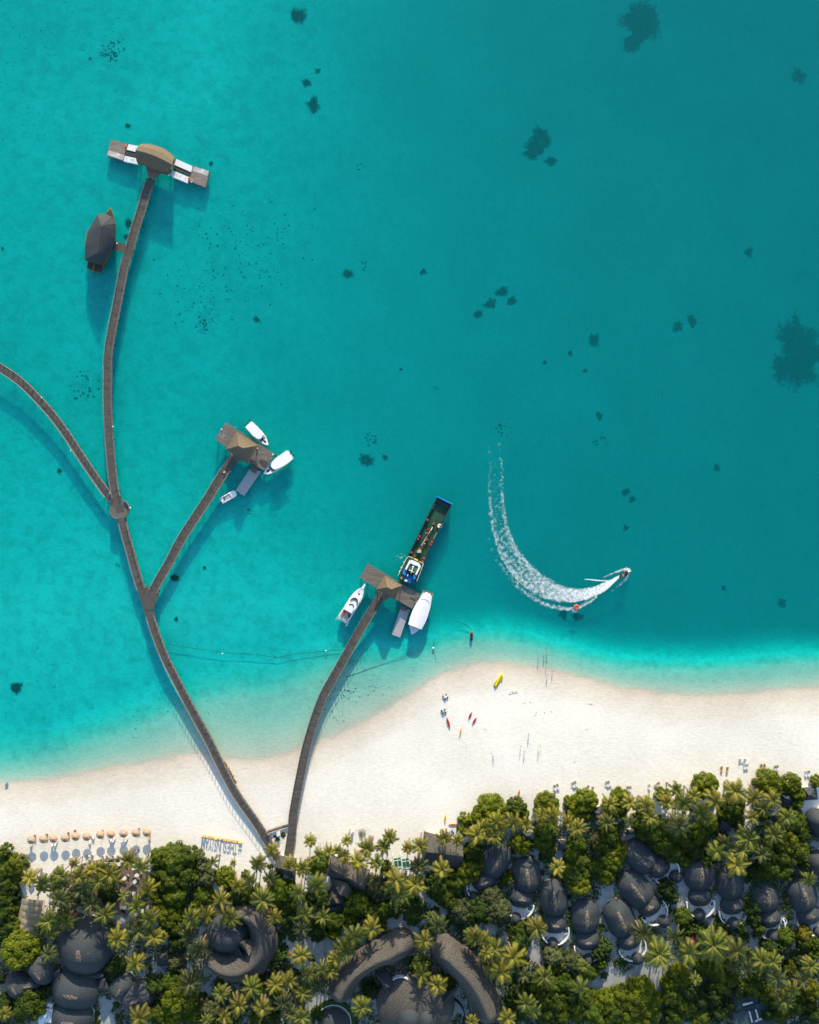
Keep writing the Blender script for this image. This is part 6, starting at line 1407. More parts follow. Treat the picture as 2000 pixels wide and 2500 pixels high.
def make_table(m):
    root = thing('dining_table', None, 'table', (0, 0, 0)); g = MB(); g.box((0, 0), 1.0, 1.0, .70, .76); simple(root, 'tabletop', g, m)
    g = MB(); g.tube([(0, 0, 0), (0, 0, .70)], .05, 6); simple(root, 'leg', g, M_CANE); g = MB(); g.box((0, 0), .5, .5, -.02, .04); simple(root, 'base', g, M_CANE); return root
PROTO = {}
def put(kind, maker, label, t, x, y, deg=0, z=None, h=.4, group=None, sc=1.0):
    p = P(t, x, y, h + 1.1); z = ground_z(p.x, p.y) if z is None else z
    if kind not in PROTO: PROTO[kind] = maker(); o = PROTO[kind]
    else: o = copy_tree(PROTO[kind])
    o.location = (p.x, p.y, z); o.rotation_euler = (0, 0, math.radians(deg)); o.scale = (sc, sc, sc); tag(o, label, group=group)
    if label is None and 'label' in o: del o['label']
    return o
W11 = ['first', 'second', 'third', 'fourth', 'fifth', 'sixth', 'seventh', 'eighth', 'ninth', 'tenth', 'eleventh']
UMB = [(310, 298), (432, 290), (535, 286), (652, 280), (760, 265), (873, 265), (1010, 246), (1118, 240), (1246, 233), (1370, 228), (1482, 223)]
for i, (x, y) in enumerate(UMB):
    put('parasol', make_parasol, f'tan eight sided beach parasol, {W11[i]} from the left end of the row', '1', x, y, R.uniform(0, 40), h=2.6, group='tan parasols in a row on the sand', sc=1.02)
mk = {'w': lambda: make_lounger(M_CUSH, M_CUSH), 't': lambda: make_lounger(M_SLING, M_CUSH), 'o': lambda: make_lounger(M_CANE, M_ORG), 'd': lambda: make_lounger(M_CANE, M_SLING)}
LNG = [('w', '1', 1118, 292, -70, 'white lounger poking out below the eighth parasol, its left one'), ('w', '1', 1145, 303, -115, 'white lounger poking out below the eighth parasol, its right one'),
       ('w', '1', 1235, 305, -95, 'white lounger poking out below the ninth parasol, its left one'), ('w', '1', 1270, 302, -115, 'white lounger poking out below the ninth parasol, its right one'),
       ('w', '1', 905, 298, -80, 'white lounger end showing right under the sixth parasol'), ('w', '1', 932, 252, -60, 'white lounger lying right of the sixth parasol'),
       ('w', '1', 528, 330, -95, 'white lounger below the third parasol, its left one'), ('w', '1', 562, 330, -110, 'white lounger below the third parasol, its right one'),
       ('t', '1', 312, 340, -90, 'taupe lounger half hidden below the first parasol'), ('d', '1', 350, 275, 90, 'dark lounger back sticking out beside the first parasol'), ('d', '1', 472, 262, 90, 'dark lounger sticking out beside the second parasol'),
       ('d', '1', 690, 248, 90, 'dark lounger sticking out beside the fourth parasol'), ('d', '1', 758, 222, 90, 'dark lounger sticking out above the fifth parasol'), ('t', '1', 1404, 205, 90, 'taupe lounger behind the tenth parasol'),
       ('o', '1', 1512, 272, -90, 'tan lounger beside the eleventh parasol'), ('t', '1', 1035, 225, 90, 'taupe lounger shaded by the seventh parasol'),
       ('t', '4', 714, 150, 105, 'lounger of the pair above the second rounded beach bush, left one'), ('t', '4', 738, 142, 105, 'lounger of the pair above the second rounded beach bush, right one'),
       ('t', '4', 870, 128, 115, 'lounger of the tilted pair left of the heart shaped bushes, left one'), ('t', '4', 890, 118, 115, 'lounger of the tilted pair left of the heart shaped bushes, right one'),
       ('t', '4', 996, 155, 92, 'single taupe lounger just above the heart shaped bush'), ('t', '4', 1036, 166, 95, 'single lounger touching the right shoulder of the heart shaped bush'),
       ('t', '4', 1158, 122, 120, 'steeply tilted lounger alone with its twin on open sand, left one'), ('t', '4', 1176, 114, 120, 'steeply tilted lounger alone with its twin on open sand, right one'),
       ('t', '4', 1333, 162, 92, 'left lounger of the straight pair above the palm cluster'), ('t', '4', 1354, 162, 92, 'right lounger of the straight pair above the palm cluster'), ('w', '4', 1515, 145, 92, 'white framed lounger by itself near the leaning palm trunk'),
       ('d', '5', 190, 120, 40, 'dark lounger lying askew right of the lone white one'),
       ('o', 'R', 360, 452, 92, 'brown lounger with orange foot end, left of the spaced pair'), ('o', 'R', 440, 462, 86, 'brown lounger with orange foot end, right of the spaced pair'),
       ('w', 'R', 688, 415, 90, 'white lounger below the two armchairs, left one'), ('w', 'R', 722, 412, 88, 'white lounger below the two armchairs, right one'),
       ('o', 'R', 915, 420, 92, 'brown lounger with orange foot end above the round bush, left one'), ('o', 'R', 962, 416, 95, 'red brown lounger with orange foot end above the round bush, right one'),
       ('t', 'R', 1110, 442, 90, 'grey lounger touching its twin right of the orange ones, left one'), ('t', 'R', 1145, 434, 95, 'grey lounger touching its twin right of the orange ones, right one'),
       ('w', 'R', 1545, 515, 90, 'white framed lounger near the right edge, left of its pair'), ('t', 'R', 1583, 510, 90, 'taupe lounger near the right edge, right of its pair')]
for k, t, x, y, a, lab in LNG:
    put('lounger_' + k, mk[k], lab, t, x, y, a, group='sun loungers on the beach', sc=1.12)
for (t, x, y, a, lab) in (('R', 622, 322, 0, 'left armchair of the pair facing over a low white table'), ('R', 688, 322, 180, 'right armchair of the pair facing over a low white table'),
                    ('1', 880, 452, -60, 'cane armchair upper left in the trio below the sixth parasol'), ('1', 932, 452, -120, 'cane armchair upper right in the trio below the sixth parasol'), ('1', 908, 482, 90, 'cane armchair lowest in the trio below the sixth parasol'),
                    ('1', 716, 487, 0, 'cane armchair left of the pair above the leftmost palms'), ('1', 768, 487, 180, 'cane armchair right of the pair above the leftmost palms'),
                    ('1', 1043, 467, -40, 'cane armchair first from left on the sand by the terrace edge'), ('1', 1080, 460, -140, 'cane armchair second from left on the sand by the terrace edge'),
                    ('1', 1142, 460, -50, 'cane armchair third from left on the sand by the terrace edge'), ('1', 1187, 460, 180, 'cane armchair fourth from left on the sand by the terrace edge')):
    put('armchair', lambda: make_chair(M_CUSH), lab, t, x, y, a, group='cane armchairs on sand and terrace')
for t, x, y, lab in (('R', 655, 318, 'low white table between the two armchairs right of the sand'), ('1', 905, 455, 'white table in the trio of armchairs below the sixth parasol'), ('1', 742, 490, 'white table between the pair of armchairs above the leftmost palms'),
                  ('1', 1062, 470, 'white table between the first two armchairs by the terrace edge'), ('1', 1165, 466, 'white table between the last two armchairs by the terrace edge')):
    put('table', lambda: make_table(M_CUSH), lab, t, x, y, R.uniform(-20, 20), group='white tables on sand and terrace', sc=.8)
# dining terrace
root = thing('dining_terrace', 'dark timber dining terrace under the palms in front of the great dome', 'terrace', tuple(P('1', 1100, 760, 1.5)) + (ZG,))
poly_sheet(root, 'deck', [('1', x, y) for x, y in ((820, 556), (900, 530), (1000, 512), (1200, 492), (1260, 560), (1330, 600), (1500, 610), (1530, 640), (1480, 900), (1330, 1000), (1290, 1060), (1180, 1050), (700, 980), (560, 900), (600, 700))], ZG - .1, ZG + .32, M_DECK)
g = MB(); rl = [P('1', x, y, 2) for x, y in ((812, 552), (900, 525), (1000, 507), (1100, 496), (1205, 486))]
for a, b in zip(rl, rl[1:]):
    m_ = (a + b) / 2; g.box((m_.x, m_.y), (b - a).length + .05, .5, ZG - .1, ZG + .75, math.atan2(b.y - a.y, b.x - a.x))
g.build('front_wall', M_GREYW, root)
TB = [(900, 555, 5), (1042, 535, 10), (1085, 527, -5), (1180, 530, 0), (1215, 528, 20), (1268, 672, 35), (1372, 706, 40), (1365, 828, 0), (1185, 812, 15), (1068, 920, 0), (1270, 968, 10), (1110, 914, -10), (1395, 640, 25), (1450, 1000, 10), (990, 545, 10)]
NMX = ['at the far left of the terrace front', 'left of the middle pair along the terrace front', 'right of the middle pair along the terrace front', 'near the right end of the terrace front', 'at the right end of the terrace front',
       'turned diagonally under palm fronds on the terrace', 'diagonal in the clearing of the terrace with two chairs', 'wide and straight below the diagonal one on the terrace', 'small one left on the terrace beside the trunks', 'left one in the shaded lower terrace',
       'lower one by the terrace walkway', 'beside the left one in the shaded lower terrace', 'near the upper right corner of the terrace', 'in the lower right corner of the terrace', 'second from left along the terrace front']
for i, (x, y, a) in enumerate(TB):
    o = put('table', None, 'white topped dining table ' + NMX[i], '1', x, y, a, z=ZG + .325, group='white tables on sand and terrace', sc=1.25)
    for k, off in enumerate(((1.35, 0), (-1.35, 0))):
        ca, sa = math.cos(math.radians(a)), math.sin(math.radians(a)); c = copy_tree(PROTO['armchair'])
        c.location = (o.location.x + off[0] * ca, o.location.y + off[0] * sa, ZG + .325); c.rotation_euler = (0, 0, math.radians(a + (180 if k == 0 else 0)))
        tag(c, ('right' if k == 0 else 'left') + ' chair of the table ' + NMX[i], group='cane armchairs on sand and terrace')
# thatched / cloth shades among the palms
for i, (x, y, r_, m_, lab) in enumerate(((490, 1020, 1.9, mat('beige_cloth', (.42, .36, .26), .9, .1, 1), 'beige round shade beside the right side of the tan marquee'), (720, 1012, 1.7, mat('brown_cloth', (.24, .14, .08), .9, .2, 1), 'brown shade just above the great dome'),
                                      (1237, 1125, 1.7, mat('grey_cloth', (.30, .30, .26), .9, .1, 1), 'grey octagonal shade between palms right of the great dome'), (812, 985, 1.2, M_STRAW, 'small tan shade above the great dome'), (318, 606, 1.2, M_STRAW, 'tan shade at the corner of the leftmost palms'))):
    p = P('1', x, y, 2.8); o = copy_tree(PROTO['parasol']); o.location = (p.x, p.y, ZG - .1); s = r_ / 1.55; o.scale = (s, s, 1); tag(o, lab, group='cloth shades among the palms'); 
    for c in o.children if False else [k for k in bpy.data.objects if k.parent == o]:
        if c.name.startswith('canopy'): c.data = c.data.copy(); c.data.materials[0] = m_
# kayaks and boards
def kayak(label, t, a, b, w_, m, cat='kayak', cock=True, nm='kayak'):
    p0, p1 = P(t, *a, 1.3), P(t, *b, 1.3); z = ground_z(p0.x, p0.y); fr = FR(p0, p1); root = thing(nm, label, cat, (*fr(fr.L / 2, 0), z), group='kayaks lying on the sand' if cat == 'kayak' else None); L = fr.L
    pr = [(0, .04), (.1, w_ * .38), (.28, w_ * .82), (.5, w_), (.72, w_ * .82), (.9, w_ * .38), (1, .04)]
    hullmesh(fr, pr, z - .02, z + .34, flare=.6).build('hull', m, root)
    if cock:
        for s in (.36, .60):
            g = MB(); n = 10; g.prism([fr(L * s + .36 * math.cos(i * 6.283 / n), w_ * .55 * math.sin(i * 6.283 / n)) for i in range(n)], z + .345, z + .375); g.build('seat_well', mat('dark_red_well', (.14, .02, .02), .7, .2, 2) if m in (M_REDB, M_PINK) else M_TEAK, root)
    return root
kayak('red kayak lowest left of the three red ones, beside the four wheeled carts', 'E', (380, 995), (348, 888), .42, M_REDB)
kayak('red kayak pointing up right, upper one of the close pair', 'E', (551, 905), (586, 838), .36, M_PINK)
kayak('pink red kayak, lower right one of the close pair', 'E', (587, 955), (628, 888), .36, M_PINK)
kayak('pale yellow kayak lying between the red kayaks', 'E', (468, 1066), (489, 975), .36, M_BUT)
kayak('orange kayak standing near the first rounded bush beside a white board', 'E', (1016, 1628), (1030, 1562), .38, M_ORANGE)
kayak('white paddle board beside the orange kayak', 'E', (1042, 1640), (1056, 1580), .34, M_CUSH, 'paddle board', False, 'paddle_board')
kayak('yellow kayak standing upright in the picture above the blue gear', '3', (1190, 120), (1190, 30), .38, M_YELB)
kayak('orange and yellow kayak lying level beside the tall round bush', '3', (1225, 135), (1315, 135), .36, M_ORANGE)
kayak('blue and pale kayak drawn up at the waterline on the left edge', 'V', (290, 1230), (440, 830), .55, mat('blue_kayak', (.03, .42, .62), .4, .1, 2))
fr = FR(P('E', 803, 600, 1.2), P('E', 868, 486, 1.2)); z = ground_z(*fr(2, 0)); root = thing('banana_boat', 'bright yellow inflatable banana boat on the sand spit', 'inflatable boat', (*fr(2, 0), z)); L = fr.L
g = MB(); g.tube([(*fr(0, 0), z + .45), (*fr(.5, 0), z + .42), (*fr(L * .5, 0), z + .40), (*fr(L - .6, 0), z + .5), (*fr(L + .3, 0), z + 1.0)], .33, 9, 0, .26); g.build('main_tube', M_YELB, root, smooth=True)
for q in (-1, 1):
    g = MB(); g.tube([(*fr(.1, q * .5), z + .25), (*fr(L * .5, q * .52), z + .24), (*fr(L - .3, q * .42), z + .3)], .24, 8, 0, .2); g.build('side_tube', M_YELB, root, smooth=True)
g = MB(); g.ell((*fr(.05, 0), z + .45), .3, .3, .3, 8, 5); g.build('tail_cap', mat('ochre', (.45, .28, .04), .6, .1, 2), root)
for k in range(4):
    g = MB(); s = L * (.25 + .16 * k); g.tube([(*fr(s, -.2), z + .70), (*fr(s, 0), z + .82), (*fr(s, .2), z + .70)], .03, 4); g.build('hand_strap', M_BLK, root)
# four-wheeled carts
def cart(label, t, x, y, a, cm):
    p = P(t, x, y, 1.5); z = ground_z(p.x, p.y); root = thing('beach_cart', label, 'cart', (p.x, p.y, z), group='carts with four fat wheels'); ca, sa = math.cos(a), math.sin(a)
    g = MB(); g.box(p, 1.3, .7, z + .35, z + .5, a); g.box((p.x, p.y), .5, .7, z + .5, z + .75, a, 0, .8); g.build('frame', cm, root)
    for i in (-1, 1):
        for j in (-1, 1):
            c = (p.x + i * .6 * ca - j * .55 * sa, p.y + i * .6 * sa + j * .55 * ca); g = MB(); g.tube([(c[0] + sa * .17, c[1] - ca * .17, z + .27), (c[0] - sa * .17, c[1] + ca * .17, z + .27)], .29, 12); g.build('wheel', M_BLK, root)
cart('cart with four fat black wheels at the end of the long line', 'E', 336, 700, .5, M_WHITE)
cart('grey cart with four wheels just above the lowest red kayak', 'E', 320, 836, .3, mat('grey_frame', (.35, .35, .34), .6, .1, 2))
# football goals
def goal(label, t, x, y, face):
    p = P(t, x, y, 2.0); z = ground_z(p.x, p.y); root = thing('football_goal', label, 'goal', (p.x, p.y, z), group='white beach football goals'); hw_ = 1.35; d = .95 * face
    g = MB(); r_ = .05; A = [(p.x, p.y - hw_), (p.x, p.y + hw_)]; B = [(p.x + d, p.y - hw_), (p.x + d, p.y + hw_)]
    g.tube([(*A[0], z), (*A[0], z + 1.6), (*A[1], z + 1.6), (*A[1], z)], r_, 6); g.build('goal_frame', M_WHITE, root)
    g = MB(); g.tube([(*A[0], z + 1.6), (*B[0], z + .05), (*B[1], z + .05), (*A[1], z + 1.6)], r_ * .8, 5); g.build('back_frame', M_WHITE, root)
    g = MB()
    for i in range(1, 9):
        yy = p.y - hw_ + 2 * hw_ * i / 9; g.tube([(p.x, yy, z + 1.6), (p.x + d, yy, z + .05)], .008, 3)
    for i in range(1, 6):
        f = i / 6; g.tube([(p.x + d * f, p.y - hw_, z + 1.6 - 1.55 * f), (p.x + d * f, p.y + hw_, z + 1.6 - 1.55 * f)], .008, 3)
    g.build('net', M_WHITE, root)
goal('left beach football goal', 'E', 795, 1205, -1); goal('right beach football goal', 'E', 1212, 1160, 1)
p = P('E', 542, 1130, 3); root = thing('net_pole', 'tall thin pole casting one long shadow left of the goals', 'pole', (p.x, p.y, 1.2)); g = MB(); g.tube([(p.x, p.y, 1.1), (p.x, p.y, 3.6)], .045, 6); g.build('shaft', M_WHITE, root)
g = MB(); g.ell((p.x, p.y, 3.64), .08, .08, .08, 6, 4); g.build('cap', M_WHITE, root)
# driftwood
g = MB(); r = random.Random(12); p = P('E', 970, 655, 1)
for k in range(9):
    a = r.uniform(0, 6.28); c = (p.x + r.gauss(0, .7), p.y + r.gauss(0, .5)); g.tube([(*c, ground_z(*c) + .05), (c[0] + math.cos(a) * .9, c[1] + math.sin(a) * .9, ground_z(*c) + .15)], .07, 5, 0, .03)
tag(g.build('driftwood', mat('driftwood', (.52, .44, .28), .9, .2, 3)), kind='stuff')
g = MB()
for x, y in ((1063, 757), (1137, 750), (1190, 842), (1262, 847), (1705, 766), (1660, 1000), (1325, 836), (715, 1000), (1548, 1303), (1180, 870), (1690, 766)):
    q = P('E', x, y, 1); zz = ground_z(q.x, q.y)
    for k in range(4): g.box((q.x + r.gauss(0, .3), q.y + r.gauss(0, .1)), r.uniform(.1, .35), .08, zz - .02, zz + .06, r.uniform(0, 3))
tag(g.build('beach_debris', mat('weed', (.22, .20, .16), .9, .2, 3)), kind='stuff')
g = MB()
for k in range(150):
    t = r.random(); q = P('J', 705 + 85 * t + r.gauss(0, 5), 1465 + 145 * t + r.gauss(0, 4), .6); zz = ground_z(q.x, q.y); s = r.uniform(.12, .35); g.ell((q.x, q.y, max(zz, 0) + .05), s, s * .8, s * .6, 6, 4, r.uniform(0, 3))
tag(g.build('rocks_and_weed', mat('brown_rock', (.20, .13, .07), .9, .4, 3)), kind='stuff')
# the letter sign, standing upright and facing the sea
S0, S1 = Vector(P('Q', 730, 192, 2.3)), Vector(P('Q', 80, 85, 2.3)); d = (S1 - S0); ang = math.atan2(d.y, d.x); d.normalize(); TOT = (S1 - S0).length
root = thing('letter_sign', 'row of big upright orange and yellow letters on the sand, facing the sea', 'sign', (S0.x, S0.y, 1.2))
txt = '#THESUNSIYAM'; ws = [1.25, 1.0, 1.15, 1.0, 1.0, 1.1, 1.15, 1.0, .5, 1.1, 1.15, 1.3]; gap = .12; tot = sum(ws) + 2.2 * gap * 11; kx = TOT / (tot + .5)
M_LO = mat('letter_orange', (.58, .34, .15), .6, .1, 1); M_LY = mat('letter_yellow', (.74, .64, .14), .6, .1, 1); cur = 0.0
def text_mesh(ch, size, ext, m):
    cu = bpy.data.curves.new('letter', 'FONT'); cu.body = ch; cu.size = size; cu.extrude = ext; cu.align_x = 'CENTER'; cu.offset = .03
    o0 = bpy.data.objects.new('tmp', cu); COL.objects.link(o0); dg = bpy.context.evaluated_depsgraph_get(); me = bpy.data.meshes.new_from_object(o0.evaluated_get(dg)); bpy.data.objects.remove(o0); me.materials.clear(); me.materials.append(m); return me
for i, ch in enumerate(txt):
    w_ = ws[i]; c = S0 + d * ((cur + w_ / 2) * kx); cur += w_ + gap * 2.2 + (.5 if i == 0 else 0)
    me = text_mesh(ch, 2.15, .17, M_LY if ch == '#' or (ch == 'S' and i == 7) else M_LO)
    o = bpy.data.objects.new('letter', me); COL.objects.link(o); o.parent = root
    o.rotation_euler = (math.radians(90), 0, ang); o.location = (c.x - S0.x, c.y - S0.y, 0.0)
g = MB(); m_ = (S0 + S1) / 2; g.box((m_.x, m_.y), TOT, .5, 1.1, 1.28, ang); g.build('plinth', M_LO, root)
# garden box between the piers, daybeds, gear
p = P('2', 1162, 230, 2); root = thing('white_cabinet', 'small white cabinet beside the bush between the two piers', 'cabinet', (p.x, p.y, ZG)); g = MB(); g.box(p, 1.1, 1.2, ZG - .1, ZG + 1.2, .1); g.build('body', M_WHITE, root); g = MB(); g.box(p, 1.25, 1.35, ZG + 1.2, ZG + 1.3, .1); g.build('lid', M_WHITE, root)
M_GREENP = mat('green_cover', (.01, .13, .07), .7, .3, 2)
for i, (x, y, lab) in enumerate(((710, 512, 'left white framed green daybed by the palms'), (792, 520, 'right white framed green daybed by the palms'))):
    p = P('3', x, y, 2.2); root = thing('canopy_daybed', lab, 'daybed', (p.x, p.y, ZG), rz=0, group='white framed green daybeds'); a = math.radians(8)
    ca, sa = math.cos(a), math.sin(a)
    def q(dx, dy): return (p.x + dx * ca - dy * sa, p.y + dx * sa + dy * ca)
    g = MB(); g.box(q(0, -.3), 2.5, 2.6, ZG - .05, ZG + .55, a); g.build('mattress', M_GREENP, root)
    for dx in (-1.35, 1.35):
        for dy in (-1.7, 2.9): g = MB(); g.tube([(*q(dx, dy), ZG - .1), (*q(dx, dy), ZG + 2.2)], .06, 6); g.build('post', M_WHITE, root)
    for (a0, b0) in (((-1.35, -1.7), (1.35, -1.7)), ((-1.35, .9), (1.35, .9)), ((-1.35, -1.7), (-1.35, 2.9)), ((1.35, -1.7), (1.35, 2.9)), ((0, -1.7), (0, 2.9))):
        g = MB(); g.tube([(*q(*a0), ZG + 2.2), (*q(*b0), ZG + 2.2)], .08, 5); g.build('roof_bar', M_WHITE, root)
p = P('3', 1255, 215, 1.6); g = MB()
root = thing('gear_rack', 'blue water sports gear piled by the palms below the level kayak', 'gear', (p.x, p.y, ZG))
for k, (dx, dy) in enumerate(((0, 0), (.7, -.2), (-.7, .1), (.2, .5))):
    g = MB(); g.box((p.x + dx, p.y + dy), .6, .4, ZG - .02, ZG + .5, k * .8, 0, .8); g.build('gear_bag', M_BLU2 if k % 2 else M_BLU, root)
p = P('3', 250, 215, 1.5); root = thing('small_stall', 'little white and rose panel standing left of the bare bush', 'panel', (p.x, p.y, ZG)); g = MB(); g.box(p, 1.3, .5, ZG - .1, ZG + 1.3, 1.0); g.build('board', mat('rose_panel', (.62, .50, .45), .8, .15, 2), root); g = MB(); g.box((p.x, p.y + .4), 1.2, .3, ZG + 1.302, ZG + 1.4, 1.0); g.build('top_edge', M_WHITE, root)
p = P('3', 350, 195, 2); root = thing('swing_frame', 'thin swing frame above the bare branches', 'swing', (p.x, p.y, ZG)); a_, b_ = P('3', 285, 188, 2.2), P('3', 420, 190, 2.2); g = MB(); g.tube([(a_.x, a_.y, ZG - .1), (a_.x, a_.y, 2.9), (b_.x, b_.y, 2.9), (b_.x, b_.y, ZG - .1)], .05, 6); g.build('beam', M_TEAK, root)
g = MB(); m_ = (a_ + b_) / 2; g.box((m_.x, m_.y), .7, .25, ZG + .45, ZG + .5); g.build('seat', M_TEAK, root)
for dx in (-.3, .3): g = MB(); g.tube([(m_.x + dx, m_.y, ZG + .5), (m_.x + dx, m_.y, 2.9)], .02, 4); g.build('rope', M_ROPEW, root)
tree('3', 350, 225, 45, 'bare', 2.2)
p = P('1', 245, 480, 1.8); root = thing('lifeguard_chair', 'pale ladder like lookout chair at the left end of the parasol beach', 'chair', (p.x, p.y, ZG)); g = MB(); g.box(p, .8, .8, ZG + 1.5, ZG + 1.6); g.build('seat', M_WHITE, root)
for dx in (-.4, .4):
    for dy in (-.4, .5): g = MB(); g.tube([(p.x + dx * 1.2, p.y + dy * 1.2, ZG - .05), (p.x + dx, p.y + dy, ZG + 1.9)], .04, 5); g.build('leg', M_WHITE, root)
# floor lamp posts along the garden
# ---------------------------------------------------------------- people
def skinned(name, bones, radii, m):
    """bones: list of (parent index, position); grows one continuous surface"""
    me = bpy.data.meshes.new(name); me.from_pydata([b[1] for b in bones], [(b[0], i) for i, b in enumerate(bones) if b[0] is not None], [])
    o = bpy.data.objects.new('tmp_body', me); COL.objects.link(o)
    md = o.modifiers.new('s', 'SKIN'); md.use_smooth_shade = True; o.modifiers.new('u', 'SUBSURF').levels = 1
    if not me.skin_vertices:
        bm = __import__('bmesh').new(); bm.from_mesh(me); bm.verts.layers.skin.verify(); bm.to_mesh(me); bm.free()
    for i, r_ in enumerate(radii): me.skin_vertices[0].data[i].radius = (r_, r_)
    me.skin_vertices[0].data[0].use_root = True
    dg = bpy.context.evaluated_depsgraph_get(); out = bpy.data.meshes.new_from_object(o.evaluated_get(dg)); bpy.data.objects.remove(o)
    out.materials.clear(); out.materials.append(m); out.name = name; return out
SK = mat('skin', (.42, .24, .16), .6, .08, 4); SKD = mat('skin_dark', (.20, .11, .07), .6, .08, 4); HAIR = mat('hair', (.02, .015, .012), .7, .2, 6)
def body(pose):
    """returns bones and radii for a 1.72 m figure; pose: dict of joint positions overriding the standing ones"""
    J = dict(pelvis=(0, 0, .95), waist=(0, 0, 1.08), chest=(0, 0, 1.30), neck=(0, 0, 1.47), head0=(0, .01, 1.54), head1=(0, .015, 1.66), nose=(0, .10, 1.60))
    for s, k in ((-1, 'L'), (1, 'R')):
        J.update({k + 'hip': (s * .10, 0, .90), k + 'knee': (s * .11, .02, .50), k + 'ank': (s * .11, -.01, .09), k + 'toe': (s * .12, .14, .035), k + 'sh': (s * .18, 0, 1.40), k + 'elb': (s * .25, -.02, 1.13), k + 'wri': (s * .27, .05, .88), k + 'palm': (s * .27, .07, .80)})
    J.update(pose)
    names = ['pelvis', 'waist', 'chest', 'neck', 'head0', 'head1', 'nose']; par = {'waist': 'pelvis', 'chest': 'waist', 'neck': 'chest', 'head0': 'neck', 'head1': 'head0', 'nose': 'head0'}
    rad = dict(pelvis=.13, waist=.115, chest=.14, neck=.055, head0=.085, head1=.095, nose=.018)
    for k in 'LR':
        for a, b, r_ in (('hip', 'pelvis', .085), ('knee', k + 'hip', .058), ('ank', k + 'knee', .038), ('toe', k + 'ank', .03), ('sh', 'chest', .06), ('elb', k + 'sh', .04), ('wri', k + 'elb', .026), ('palm', k + 'wri', .030)):
            n = k + a; names.append(n); par[n] = b; rad[n] = r_
        w_, p_ = Vector(J[k + 'wri']), Vector(J[k + 'palm']); d = (p_ - w_).normalized(); s = -1 if k == 'L' else 1; sd_ = d.cross(Vector((s, 0, .2))).normalized()
        for f in range(5):
            off = sd_ * (.028 * (f - 2)) if f < 4 else sd_ * -.05; L_ = (.075, .085, .08, .062, .045)[f] if f < 4 else .045
            base = p_ + (off if f < 4 else off * .8 - d * .03); mid = base + d * L_ * .5 + (sd_ * -.015 if f == 4 else Vector((0, 0, 0))); tip = mid + d * L_ * .45 + Vector((-s * .012, 0, 0))
            for q, (nm, pos, pr) in enumerate(((f'{k}f{f}a', mid, k + 'palm'), (f'{k}f{f}b', tip, f'{k}f{f}a'))):
                names.append(nm); J[nm] = tuple(pos); par[nm] = pr; rad[nm] = .009 if q == 0 else .007
    idx = {n: i for i, n in enumerate(names)}
    return [(idx[par[n]] if n in par else None, J[n]) for n in names], [rad[n] for n in names], J
POSES = {'stand': {}, 'walk': dict(Lknee=(-.11, .14, .52), Lank=(-.11, .22, .12), Ltoe=(-.11, .36, .05), Rknee=(.11, -.04, .50), Rank=(.11, -.26, .16), Rtoe=(.11, -.18, .04), Lelb=(-.26, -.12, 1.15), Lwri=(-.26, -.08, .92), Lpalm=(-.26, -.05, .85), Relb=(.25, .08, 1.15), Rwri=(.25, .24, .98), Rpalm=(.25, .30, .93)),
         'wave': dict(Relb=(.42, .05, 1.42), Rwri=(.62, .12, 1.40), Rpalm=(.70, .14, 1.41), Lelb=(-.42, .05, 1.38), Lwri=(-.60, .15, 1.34), Lpalm=(-.68, .18, 1.34)),
         'sit': dict(Lknee=(-.16, .42, .98), Lank=(-.18, .48, .58), Ltoe=(-.18, .62, .54), Rknee=(.16, .42, .98), Rank=(.18, .48, .58), Rtoe=(.18, .62, .54), Lelb=(-.28, .18, 1.18), Lwri=(-.22, .40, 1.14), Lpalm=(-.20, .48, 1.14), Relb=(.28, .18, 1.18), Rwri=(.22, .40, 1.14), Rpalm=(.20, .48, 1.14))}
BODY = {}
def person(label, t, x, y, pose='stand', face=0, top=None, bottom=None, z=None, skin=SK, sc=1.0, zoff=0.0, h=.9):
    key = (pose, skin.name)
    if key not in BODY:
        b, r_, J = body(POSES[pose]); BODY[key] = (skinned('body', b, r_, skin), J)
    me, J = BODY[key]; p = P(t, x, y, h + .6); gz = ground_z(p.x, p.y) if z is None else z
    root = thing('person', label, 'person', (p.x, p.y, gz + zoff), math.radians(face)); root.scale = (sc, sc, sc)
    o = bpy.data.objects.new('body', me); COL.objects.link(o); o.parent = root
    def cloth(name, jn, rad, m):
        b = [(None if i == 0 else pr, J[n]) for i, (n, pr) in enumerate(jn)]
        mm = skinned(name, b, rad, m); c = bpy.data.objects.new(name, mm); COL.objects.link(c); c.parent = root
    J = dict(J); J['Lth'] = tuple((Vector(J['Lhip']) + Vector(J['Lknee'])) / 2); J['Rth'] = tuple((Vector(J['Rhip']) + Vector(J['Rknee'])) / 2)
    if bottom: cloth('shorts', (('pelvis', None), ('Lhip', 0), ('Lth', 1), ('Rhip', 0), ('Rth', 3), ('waist', 0)), (.145, .10, .095, .10, .095, .125), bottom)
    if top: cloth('shirt', (('waist', None), ('chest', 0), ('Lsh', 1), ('Rsh', 1), ('neck', 1)), (.135, .155, .078, .078, .07), top)
    g = MB(); hx = J['head1']; g.ell((hx[0], hx[1] - .02, hx[2] + .02), .105, .115, .10, 8, 6); simple(root, 'hair', g, HAIR)
    return root
C_R = mat('cloth_red', (.55, .05, .04), .9, .1, 3); C_B = mat('cloth_black', (.02, .02, .025), .9, .1, 3); C_W = mat('cloth_white', (.75, .74, .7), .9, .05, 3); C_N = mat('cloth_navy', (.03, .05, .12), .9, .1, 3); C_O = mat('cloth_orange', (.70, .25, .05), .9, .1, 3); C_P = mat('cloth_pink', (.62, .25, .25), .9, .1, 3); C_G = mat('cloth_grey', (.2, .2, .2), .9, .1, 3)
WADE = -.75
